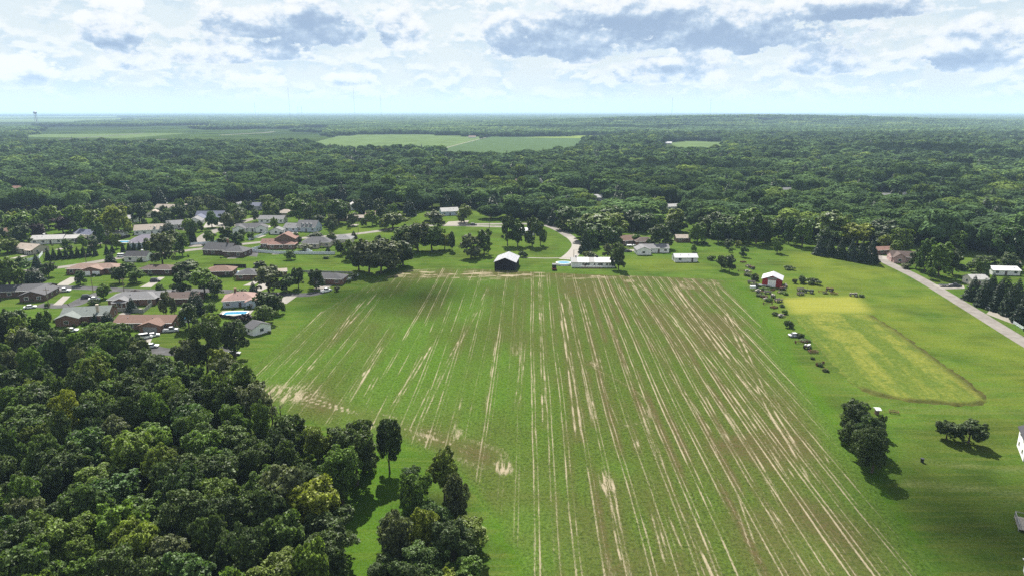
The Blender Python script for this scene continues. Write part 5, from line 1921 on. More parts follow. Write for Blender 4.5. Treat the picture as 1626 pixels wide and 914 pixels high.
def wheel_on(parent, x, y, r=0.34, w=0.24):
    t = link('wheel', None, parent, (x, y, r))
    MB().cyl((0, -w / 2, 0), (0, w / 2, 0), r, r, 12).build('tyre', TYRE, t)
    MB().cyl((0, -w / 2 - 0.01, 0), (0, w / 2 + 0.01, 0), r * 0.6, r * 0.6, 10).build('rim', RIM, t)


def car(px, py, rot, kind, paint, label, loc=None):
    """front towards local +x"""
    o = thing({'pickup': 'pickup_truck', 'suv': 'parked_car', 'sedan': 'parked_car', 'van': 'parked_van'}[kind], label, {'pickup': 'pickup', 'van': 'van'}.get(kind, 'car'), loc or gp(px, py), math.radians(rot))
    P = PAINTS[paint]
    L = {'sedan': 4.6, 'suv': 4.8, 'pickup': 5.6, 'van': 5.2}[kind]
    W = 1.85
    hb = {'sedan': 0.92, 'suv': 1.05, 'pickup': 1.08, 'van': 1.10}[kind]
    ht = {'sedan': 1.45, 'suv': 1.80, 'pickup': 1.85, 'van': 2.0}[kind]
    # body side profile (x, z)
    prof = [(-L / 2, 0.42), (-L / 2 + 0.12, 0.28), (L / 2 - 0.12, 0.28), (L / 2, 0.45), (L / 2 - 0.03, hb * 0.78), (L / 2 - 0.35, hb * 0.9), (L / 2 - 1.3, hb), (-L / 2 + 0.25, hb), (-L / 2, hb * 0.88)]
    n = len(prof)
    mb = MB()
    vs = [(x, -W / 2 + (0.10 if z > 0.8 * hb else 0.0), z) for x, z in prof] + [(x, W / 2 - (0.10 if z > 0.8 * hb else 0.0), z) for x, z in prof]
    mb.add(vs, [tuple(range(n)), tuple(range(2 * n - 1, n - 1, -1))] + [(i, n + i, n + (i + 1) % n, (i + 1) % n) for i in range(n)])
    mb.build('body', P, o)
    a, b, c, d = {'sedan': (-1.7, -0.9, 0.45, 1.15), 'suv': (-2.2, -1.85, 0.4, 1.1), 'pickup': (-0.75, -0.55, 0.6, 1.25), 'van': (-2.45, -2.3, 1.0, 1.75)}[kind]
    cb = MB()
    z0, z1 = hb - 0.02, ht - 0.08
    cb.add([(a, -W / 2 + .12, z0), (d, -W / 2 + .12, z0), (c, -W / 2 + .28, z1), (b, -W / 2 + .28, z1), (a, W / 2 - .12, z0), (d, W / 2 - .12, z0), (c, W / 2 - .28, z1), (b, W / 2 - .28, z1)],
           [(0, 1, 2, 3), (7, 6, 5, 4), (0, 4, 5, 1), (1, 5, 6, 2), (2, 6, 7, 3), (3, 7, 4, 0)])
    cb.build('windows', GLASS, o)
    MB().box(b - 0.05, c + 0.05, -W / 2 + .26, W / 2 - .26, z1, ht).build('roof', P, o)
    if kind == 'pickup':
        MB().box(-L / 2 + 0.15, a - 0.12, -W / 2 + 0.2, W / 2 - 0.2, hb + 0.004, hb + 0.03).build('cargo_bed', GREYP, o)
        for s in (-1, 1):
            MB().box(-L / 2 + 0.1, a - 0.05, s * (W / 2 - 0.15) - 0.06, s * (W / 2 - 0.15) + 0.06, hb, hb + 0.16).build('bed_side', P, o)
    for s in (-1, 1):
        wheel_on(o, L / 2 - 0.95, s * (W / 2 - 0.10))
        wheel_on(o, -L / 2 + 1.0, s * (W / 2 - 0.10))
        MB().box(L / 2 - 0.06, L / 2 + 0.015, s * 0.62 - 0.2, s * 0.62 + 0.2, 0.58, 0.74).build('headlight', LIGHTW, o)
        MB().box(-L / 2 - 0.015, -L / 2 + 0.06, s * 0.68 - 0.15, s * 0.68 + 0.15, 0.6, 0.78).build('tail_light', LIGHTR, o)
    return o


for a in (
    (194, 408, 4, 'van', 'white', 'white van parked beside the small white house'),
    (247, 447, 8, 'suv', 'black', 'black sport utility vehicle on the driveway of the dark ranch'),
    (102, 463, 8, 'pickup', 'white', 'white pickup at the corner of the dark L shaped house'),
    (139, 473, 18, 'suv', 'black', 'dark sport utility vehicle parked on the side street'),
    (150, 476, 20, 'sedan', 'white', 'white car behind the dark vehicle on the side street'),
    (48, 489, 25, 'sedan', 'white', 'white car half hidden by woodland at left'),
    (114, 526, 10, 'sedan', 'white', 'white car below the green roofed house'),
    (230, 537, 30, 'van', 'white', 'white van on the drive of the brown ranch'),
    (243, 534, 30, 'sedan', 'white', 'white car right of the van on the brown ranch drive'),
    (272, 526, 15, 'pickup', 'silver', 'silver pickup beside the brown ranch'),
    (241, 551, 8, 'sedan', 'white', 'white car on the street below the brown ranch'),
    (518, 463, 52, 'pickup', 'white', 'white pickup parked at the street end beside the crop field'),
    (288, 365, 20, 'sedan', 'black', 'dark car in front of the pale grey house'),
    (366, 538, 10, 'sedan', 'white', 'white car under the dark trees near the white garage'),
    (371, 563, 5, 'sedan', 'grey', 'grey car under the dark trees by the field edge'),
    (752, 358, 4, 'suv', 'black', 'dark car driving along the pale lane'),
    (997, 400, 0, 'sedan', 'black', 'black car left of the white bungalow'),
    (1516, 455, -4, 'pickup', 'black', 'black pickup on the drive beside dark conifers'),
):
    car(*a)


def box_trailer():
    o = thing('trailer', 'red trailer with tall black box left of the pool', 'trailer', gp(880, 428), math.radians(86))
    MB().box(-2.4, 2.2, -1.15, 1.15, 0.62, 0.95).build('bed', PAINTS['red'], o)
    MB().box(-1.2, 2.1, -1.1, 1.1, 0.954, 2.9).build('box', PAINTS['black'], o)
    for s in (-1, 1):
        wheel_on(o, -0.4, s * 1.0, 0.4)
        wheel_on(o, 0.6, s * 1.0, 0.4)
        MB().box(-2.3, -1.3, s * 1.1 - 0.04, s * 1.1 + 0.04, 0.954, 1.5).build('side_rail', PAINTS['red'], o)
    MB().cyl((2.2, 0, 0.7), (3.4, 0, 0.55), 0.07, 0.06, 6).build('drawbar', GREYP, o)


box_trailer()


def low_trailer(px, py, rot, label, paint='grey'):
    o = thing('utility_trailer', label, 'trailer', gp(px, py), math.radians(rot))
    MB().box(-2.6, 2.6, -1.0, 1.0, 0.6, 0.75).build('bed', PAINTS[paint], o)
    for s in (-1, 1):
        wheel_on(o, -0.3, s * 1.0, 0.36)
        MB().box(-2.6, 2.6, s * 1.0 - 0.04, s * 1.0 + 0.04, 0.754, 1.05).build('side_rail', PAINTS[paint], o)
    MB().cyl((2.6, 0, 0.65), (3.7, 0, 0.5), 0.06, 0.05, 6).build('drawbar', GREYP, o)


low_trailer(1500, 455, -4, 'dark utility trailer hitched behind the black pickup')
low_trailer(1213, 455, -10, 'pale flat trailer beside the red barn wall', 'silver')


def boat():
    o = thing('boat', 'white motorboat on a trailer behind the white bungalow', 'boat', gp(1002, 392), math.radians(5))
    secs = [(-2.8, 0.95, 0.6), (0, 1.05, 0.55), (1.8, 0.75, 0.65), (3.0, 0.05, 1.1)]
    vs = []
    for x, w, z in secs:
        vs += [(x, -w, 1.3), (x, -w * 0.7, z), (x, w * 0.7, z), (x, w, 1.3)]
    fs = []
    for i in range(3):
        for j in range(3):
            fs.append((4 * i + j, 4 * i + j + 1, 4 * i + j + 5, 4 * i + j + 4))
    fs.append((0, 3, 2, 1))
    MB().add(vs, fs).build('hull', PAINTS['white'], o)
    MB().box(-2.5, 1.6, -0.85, 0.85, 1.2, 1.32).build('deck', PAINTS['white'], o)
    MB().add([(0.2, -0.7, 1.32), (1.2, -0.6, 1.32), (0.5, -0.6, 1.8), (0.2, 0.7, 1.32), (1.2, 0.6, 1.32), (0.5, 0.6, 1.8)], [(0, 1, 2), (5, 4, 3), (1, 4, 5, 2), (0, 2, 5, 3)]).build('windscreen', GLASS, o)
    MB().box(-2.6, 2.2, -0.5, 0.5, 0.42, 0.54).build('trailer_frame', GREYP, o)
    for s in (-1, 1):
        wheel_on(o, -0.8, s * 0.95, 0.3)


boat()

# ------------------------------------------------------------------ old machinery along the field edge
RUST = mat('rusty_iron', (0.120, 0.062, 0.038), 0.9, 0.2, 0.35, 3.0)
OLDGREEN = mat('faded_green_paint', (0.075, 0.095, 0.060), 0.8, 0.2, 0.3, 2.0)
OLDGREY = mat('faded_grey_paint', (0.22, 0.20, 0.18), 0.8, 0.2, 0.25, 2.0)
PALEMETAL = mat('galvanised_sheet', (0.50, 0.50, 0.49), 0.5, 0.4, 0.12, 1.0)


def tractor(px, py, rot, label, paint=None, s=1.0):
    o = thing('old_tractor', label, 'tractor', gp(px, py), math.radians(rot))
    o.scale = (s, s, s)
    P = paint or RUST
    MB().box(0.0, 1.9, -0.35, 0.35, 0.75, 1.5).box(1.9, 2.0, -0.3, 0.3, 0.7, 1.45).build('hood', P, o)
    MB().box(-1.0, 0.0, -0.4, 0.4, 0.6, 1.0).build('chassis', RUST, o)
    MB().box(-0.8, -0.35, -0.28, 0.28, 1.0, 1.15).box(-0.9, -0.8, -0.28, 0.28, 1.0, 1.55).build('seat', GREYP, o)
    MB().cyl((1.2, 0, 1.5), (1.2, 0, 2.3), 0.05, 0.05, 6).build('exhaust', RUST, o)
    MB().cyl((-0.1, 0, 1.3), (-0.3, 0, 1.7), 0.03, 0.03, 6).build('steering_column', RUST, o)
    for q in (-1, 1):
        wheel_on(o, -0.7, q * 0.85, 0.78, 0.4)
        wheel_on(o, 1.6, q * 0.65, 0.42, 0.22)
        MB().box(-1.3, -0.1, q * 0.6 - 0.2, q * 0.6 + 0.2, 1.6, 1.68).build('fender', P, o)


def implement(px, py, rot, label, kind, s=1.0):
    o = thing({'harrow': 'disc_harrow', 'wagon': 'farm_wagon', 'rake': 'hay_rake', 'baler': 'old_baler'}[kind], label, 'machinery', gp(px, py), math.radians(rot))
    o.scale = (s, s, s)
    if kind == 'harrow':
        MB().box(-1.8, 1.8, -0.9, -0.75, 0.75, 0.9).box(-1.8, 1.8, 0.75, 0.9, 0.75, 0.9).box(-1.7, -1.55, -0.75, 0.75, 0.76, 0.89).box(1.55, 1.7, -0.75, 0.75, 0.76, 0.89).build('frame', RUST, o)
        dm = MB().cyl((-0.03, 0, 0), (0.03, 0, 0), 0.36, 0.30, 10).mesh('disc', RUST)
        for y in (-0.85, 0.85):
            for i in range(7):
                link('disc', dm, o, (-1.5 + i * 0.5, y, 0.36))
        MB().cyl((0, 0.8, 0.8), (0, 2.6, 0.5), 0.06, 0.06, 6).build('drawbar', RUST, o)
    elif kind == 'wagon':
        MB().box(-2.0, 2.0, -0.9, 0.9, 0.85, 0.98).build('bed', WOODM, o)
        for y in (-0.9, 0.9):
            MB().box(-2.0, 2.0, y - 0.04, y + 0.04, 0.984, 1.55).build('side_board', OLDGREY, o)
        for x in (-1.3, 1.3):
            for y in (-0.85, 0.85):
                wheel_on(o, x, y, 0.42, 0.2)
        MB().cyl((2.0, 0, 0.8), (3.4, 0, 0.4), 0.06, 0.05, 6).build('drawbar', RUST, o)
    elif kind == 'rake':
        MB().cyl((-2.0, 0, 0.8), (2.0, 0, 0.8), 0.07, 0.07, 6).cyl((-1.8, 0, 0.8), (0, 1.8, 0.5), 0.06, 0.05, 6).cyl((1.8, 0, 0.8), (0, 1.8, 0.5), 0.06, 0.05, 6).build('frame', RUST, o)
        tm = MB().cyl((0, 0, 0), (0, -0.5, -0.3), 0.03, 0.02, 5).cyl((0, -0.5, -0.3), (0, -0.35, -0.75), 0.02, 0.015, 5).mesh('tine', RUST)
        for i in range(12):
            link('tine', tm, o, (-1.85 + i * 0.335, 0, 0.8))
        for x in (-2.1, 2.1):
            w = link('wheel', None, o, (x, 0, 0.62))
            MB().cyl((-0.05, 0, 0), (0.05, 0, 0), 0.62, 0.62, 14).build('rim', RUST, w)
    else:
        MB().box(-1.6, 1.2, -0.7, 0.7, 0.55, 1.25).add([(-1.0, -0.6, 1.25), (0.6, -0.6, 1.25), (0.3, -0.4, 1.75), (-0.6, -0.4, 1.75), (-1.0, 0.6, 1.25), (0.6, 0.6, 1.25), (0.3, 0.4, 1.75), (-0.6, 0.4, 1.75)],
                                                       [(0, 1, 2, 3), (7, 6, 5, 4), (1, 5, 6, 2), (2, 6, 7, 3), (3, 7, 4, 0)]).build('housing', OLDGREY, o)
        MB().add([(1.2, -0.4, 0.6), (2.4, -0.3, 0.5), (2.4, 0.3, 0.5), (1.2, 0.4, 0.6), (1.2, -0.4, 1.1), (2.4, -0.3, 0.8), (2.4, 0.3, 0.8), (1.2, 0.4, 1.1)],
                 [(0, 3, 2, 1), (4, 5, 6, 7), (0, 1, 5, 4), (1, 2, 6, 5), (2, 3, 7, 6), (3, 0, 4, 7)]).build('chute', RUST, o)
        for y in (-0.85, 0.85):
            wheel_on(o, -0.3, y, 0.45, 0.22)
        MB().cyl((-1.6, 0, 0.7), (-2.9, 0.3, 0.45), 0.06, 0.05, 6).build('drawbar', RUST, o)


def tank(px, py, rot, label, s=1.0):
    o = thing('fuel_tank', label, 'tank', gp(px, py), math.radians(rot))
    o.scale = (s, s, s)
    MB().cyl((-1.1, 0, 1.2), (1.1, 0, 1.2), 0.62, 0.62, 14).cyl((-1.25, 0, 1.2), (-1.1, 0, 1.2), 0.4, 0.62, 14).cyl((1.1, 0, 1.2), (1.25, 0, 1.2), 0.62, 0.4, 14).build('drum', PAINTS['white'], o)
    for x in (-0.8, 0.8):
        for y in (-0.4, 0.4):
            MB().cyl((x, y * 1.2, 0), (x, y, 0.85), 0.05, 0.05, 6).build('leg', RUST, o)


implement(1180, 417, 20, 'rusty disc harrow topmost in the machinery row', 'harrow', 0.9)
implement(1188, 424, 40, 'old farm wagon below the topmost harrow', 'wagon', 0.8)
tractor(1194, 427, 120, 'rusty old tractor beside the farm wagon above the barn', None, 0.9)
implement(1177, 431, 10, 'rusty hay rake behind the paired dark trees', 'rake', 0.8)
implement(1187, 433, -20, 'grey old baler above the barn shrub', 'baler', 0.9)
implement(1201, 439, 60, 'rusty disc harrow left of the barn shrub', 'harrow', 0.8)
implement(1193, 450, -30, 'weathered wagon left of the red barn', 'wagon', 0.9)
implement(1203, 455, 30, 'rusty harrow at the barn corner', 'harrow', 0.7)
tank(1195, 460, 10, 'white fuel tank on legs at the crop edge', 1.1)
implement(1204, 464, 0, 'rusty baler right of the white fuel tank', 'baler', 0.9)
implement(1211, 465, 15, 'rusty hay rake in the line below the barn', 'rake', 0.8)
implement(1219, 466, -8, 'weathered wagon in the line below the barn', 'wagon', 0.8)
implement(1227, 461, 35, 'small rusty harrow before the barn door', 'harrow', 0.6)
tractor(1243, 460, 200, 'rusty tractor at the right barn corner', None, 0.9)
implement(1247, 455, 80, 'dark rusty baler behind the right barn corner', 'baler', 0.9)
implement(1238, 465, 40, 'pale wagon right of the barn door', 'wagon', 0.6)
implement(1213, 472, 20, 'rusty disc harrow third row below the barn', 'harrow', 0.9)
tractor(1227, 472, 80, 'small pale tractor standing alone below the barn', OLDGREY, 0.9)
implement(1217, 477, -15, 'rusty baler in the row beside the mown strip', 'baler', 0.8)
implement(1236, 479, 25, 'weathered wagon beside the bright mown strip', 'wagon', 0.9)
implement(1219, 483, 5, 'pale hay rake halfway down the row', 'rake', 0.9)
implement(1229, 489, 30, 'rusty disc harrow halfway down the row', 'harrow', 0.9)
implement(1240, 503, 10, 'rusty baler above the bushy shrub', 'baler', 0.8)
car(1262, 534, 8, 'sedan', 'silver', 'silver abandoned car in the machinery row')
implement(1272, 545, 5, 'rusty hay rake right below the abandoned car', 'rake', 1.0)
tractor(1282, 553, 40, 'old tractor with pale hood low in the row', PALEMETAL, 0.9)
implement(1291, 560, 5, 'rusty disc harrow below the pale tractor', 'harrow', 0.9)
implement(1302, 579, 30, 'overgrown hay rake near the row end', 'rake', 0.8)
implement(1310, 588, 50, 'small rusty harrow ending the row', 'harrow', 0.6)
implement(1272, 462, 10, 'weathered wagon right of the barn near the hedge', 'wagon', 0.9)
implement(1271, 468, 12, 'low pale wagon above the mown strip', 'wagon', 0.8)
tractor(1286, 465, 150, 'dark old tractor between wagon and bushes', OLDGREEN, 1.05)
implement(1306, 464, 0, 'low rusty hay rake on the meadow', 'rake', 0.8)
tractor(1318, 462, 130, 'rusty tractor alone on the meadow', None, 0.9)
implement(1324, 467, -40, 'rusty disc harrow behind the meadow tractor', 'harrow', 0.9)
tractor(1356, 470, 160, 'pale grey tractor at the far right of the meadow machinery', OLDGREY, 0.95)
implement(1419, 655, -25, 'rusty disc harrow on the lawn by the big shrub clump', 'harrow', 0.7)


def barrel(px, py, label):
    o = thing('barrel', label, 'barrel', gp(px, py))
    MB().cyl((0, 0, 0), (0, 0, 0.9), 0.36, 0.40, 12).build('drum', PAINTS['black'], o)
    MB().cyl((0, 0, 0.9), (0, 0, 0.98), 0.44, 0.42, 12).build('lid', PAINTS['black'], o)


barrel(1464, 733, 'small black barrel alone on the lower right lawn')
house(1392, 657, -5, [(0, 0, 0.9, 0.9, 1.6, 'gable', 'x', 0.3)], 'brown', 'white', 'tiny shed with white roof behind the big shrub clump', cat='shed', name='garden_shed', win=None)


def deck_corner():
    g = gp(1640, 838)
    o = thing('deck', 'raised pale deck with dark railing at the right edge', 'deck', g, math.radians(-28))
    nb = 20
    bm = MB().box(0, 5.6, -0.125, 0.125, 0.5, 0.56).mesh('plank', MAT_CONCRETE)
    for i in range(nb):
        link('plank', bm, o, (-2.8, -2.6 + i * 0.265, 0))
    for x in (-2.7, 2.7):
        for y in (-2.5, 0, 2.5):
            MB().box(x - 0.06, x + 0.06, y - 0.06, y + 0.06, 0, 1.6).build('post', GREYP, o)
    for x in (-2.7, 2.7):
        MB().box(x - 0.05, x + 0.05, -2.5, 2.5, 1.5, 1.6).build('rail', GREYP, o)
        for i in range(14):
            MB().box(x - 0.02, x + 0.02, -2.4 + i * 0.36, -2.36 + i * 0.36, 0.57, 1.5).build('baluster', GREYP, o)
    MB().box(-2.7, 2.7, 2.46, 2.54, 1.5, 1.6).build('rail', GREYP, o)


deck_corner()
house(1656, 925, -28, [(0, 0, 5, 5, 2.2, 'gable', 'x', 0.3)], 'white', 'white', 'white roofed outbuilding at the lower right corner', name='garden_shed', cat='shed', win=None)


# ------------------------------------------------------------------ far landmarks
STEEL = mat('painted_steel', (0.30, 0.30, 0.31), 0.6, 0.4, 0.05)


def mast(px, ytop, dist, label):
    """guyed lattice mast"""
    az, _ = px_dir(px, 176)
    x = dist * math.tan(math.radians(az))
    _, el = px_dir(px, ytop)
    h = CAMH + math.hypot(x, dist) * math.tan(math.radians(el))
    z = float(far_height(np.array(x), np.array(dist)))
    h = min(h, 318.0)
    o = thing('radio_mast', label, 'mast', (x, dist, z))
    r = max(0.6, dist * 0.00013)
    for i in range(3):
        a = i * 2.094
        MB().cyl((r * math.cos(a), r * math.sin(a), 0), (r * math.cos(a), r * math.sin(a), h - z), r * 0.34, r * 0.34, 5).build('leg', STEEL, o)
    br = MB()
    nseg = 26
    for j in range(nseg):
        for i in range(3):
            a, b = i * 2.094, ((i + 1) % 3) * 2.094
            br.cyl((r * math.cos(a), r * math.sin(a), j * (h - z) / nseg), (r * math.cos(b), r * math.sin(b), (j + 1) * (h - z) / nseg), r * 0.14, r * 0.14, 4, cap=False)
    br.build('lattice', STEEL, o)
    for i in range(3):
        a = i * 2.094 + 0.5
        for f in (0.5, 0.95):
            MB().cyl((0, 0, (h - z) * f), (math.cos(a) * h * 0.55, math.sin(a) * h * 0.55, 0), r * 0.05, r * 0.05, 4).build('guy_wire', STEEL, o)


mast(460, 139, 5200, 'tall thin radio mast left of centre on the horizon')
mast(563, 140, 5400, 'tall thin radio mast second from left on the horizon')
mast(605, 151, 6500, 'faint radio mast third from left on the horizon')
mast(473, 169, 6500, 'short mast left of a close pair on the horizon')
mast(479, 169, 6500, 'short mast right of a close pair on the horizon')
mast(405, 163, 7000, 'faint short mast at far left of the masts')
mast(1067, 155, 4600, 'radio mast standing on the dark wooded ridge')
mast(1128, 157, 6800, 'faint radio mast right of the ridge mast')


def water_tower():
    az, _ = px_dir(55, 176)
    dist = 4600.0
    x = dist * math.tan(math.radians(az))
    z = float(far_height(np.array(x), np.array(dist)))
    o = thing('water_tower', 'grey water tower on legs at far left horizon', 'water tower', (x, dist, z))
    o.scale = (0.5, 0.5, 0.72)
    for i in range(4):
        a = i * math.pi / 2 + 0.78
        MB().cyl((20 * math.cos(a), 20 * math.sin(a), 0), (13 * math.cos(a), 13 * math.sin(a), 88), 2.2, 1.8, 6).build('leg', STEEL, o)
    MB().cyl((0, 0, 84), (0, 0, 90), 10, 22, 14).cyl((0, 0, 90), (0, 0, 104), 22, 22, 14).cyl((0, 0, 104), (0, 0, 110), 22, 3, 14).build('bowl', STEEL, o)
    MB().cyl((0, 0, 0), (0, 0, 86), 3, 3, 8).build('riser', STEEL, o)


water_tower()
CROP = mat('far_crop', (0.072, 0.105, 0.040), 0.9, 0.0, 0.18, 0.02)
CROP2 = mat('far_crop_deep', (0.050, 0.080, 0.034), 0.9, 0.0, 0.14, 0.03)
CROP3 = mat('far_crop_bright', (0.112, 0.150, 0.038), 0.9, 0.0, 0.10, 0.02)
for i, (pts, m_, lb) in enumerate((
    ([(500, 226), (545, 214), (655, 213), (770, 217), (715, 244), (620, 242), (510, 238), (495, 232)], CROP, 'pale green crop field in the far middle'),
    ([(690, 240), (780, 217), (905, 217), (990, 219), (930, 225), (915, 242), (830, 252), (715, 250)], CROP2, 'deep green crop field right of the field lane'),
    ([(830, 218.5), (1000, 213), (992, 221), (905, 219.5)], CROP3, 'bright green strip beyond the deep green crop'),
    ([(1060, 227), (1090, 224), (1150, 226), (1152, 239), (1080, 236)], CROP, 'small pale field in the right woods'),
    ([(-200, 184.5), (190, 184.5), (200, 192), (100, 194), (40, 201), (-200, 200)], CROP, 'long pale crop strip at far left'),
    ([(40, 202), (280, 202), (330, 207), (300, 212), (200, 220), (40, 218)], CROP, 'second pale crop strip at left'),
    ([(185, 186.5), (255, 187), (255, 190), (190, 190)], CROP3, 'thin bright strip at far left'),
)):
    sheet('field', pts, 0.25 + 0.02 * i, m_, lb)
ribbon('road', [(690, 240), (735, 228), (775, 218)], 3.5, 0.45, MAT_GRAVEL, 'pale lane between the two far crop fields')
ribbon('road', [(60, 224), (150, 218), (250, 210), (330, 206)], 16, 0.45, MAT_ASPHALT, 'grey far highway at left')
ribbon('road', [(280, 208), (360, 203.5), (400, 200), (425, 198.5), (440, 197.5)], 16, 0.5, MAT_CONCRETE, 'pale far highway between hedges')
ribbon('road', [(350, 215), (420, 211), (470, 207), (520, 210)], 12, 0.55, MAT_CONCRETE, 'pale far slip road')
ribbon('road', [(215, 226), (250, 222), (300, 222)], 14, 0.5, MAT_CONCRETE, 'pale far road behind the left forest')

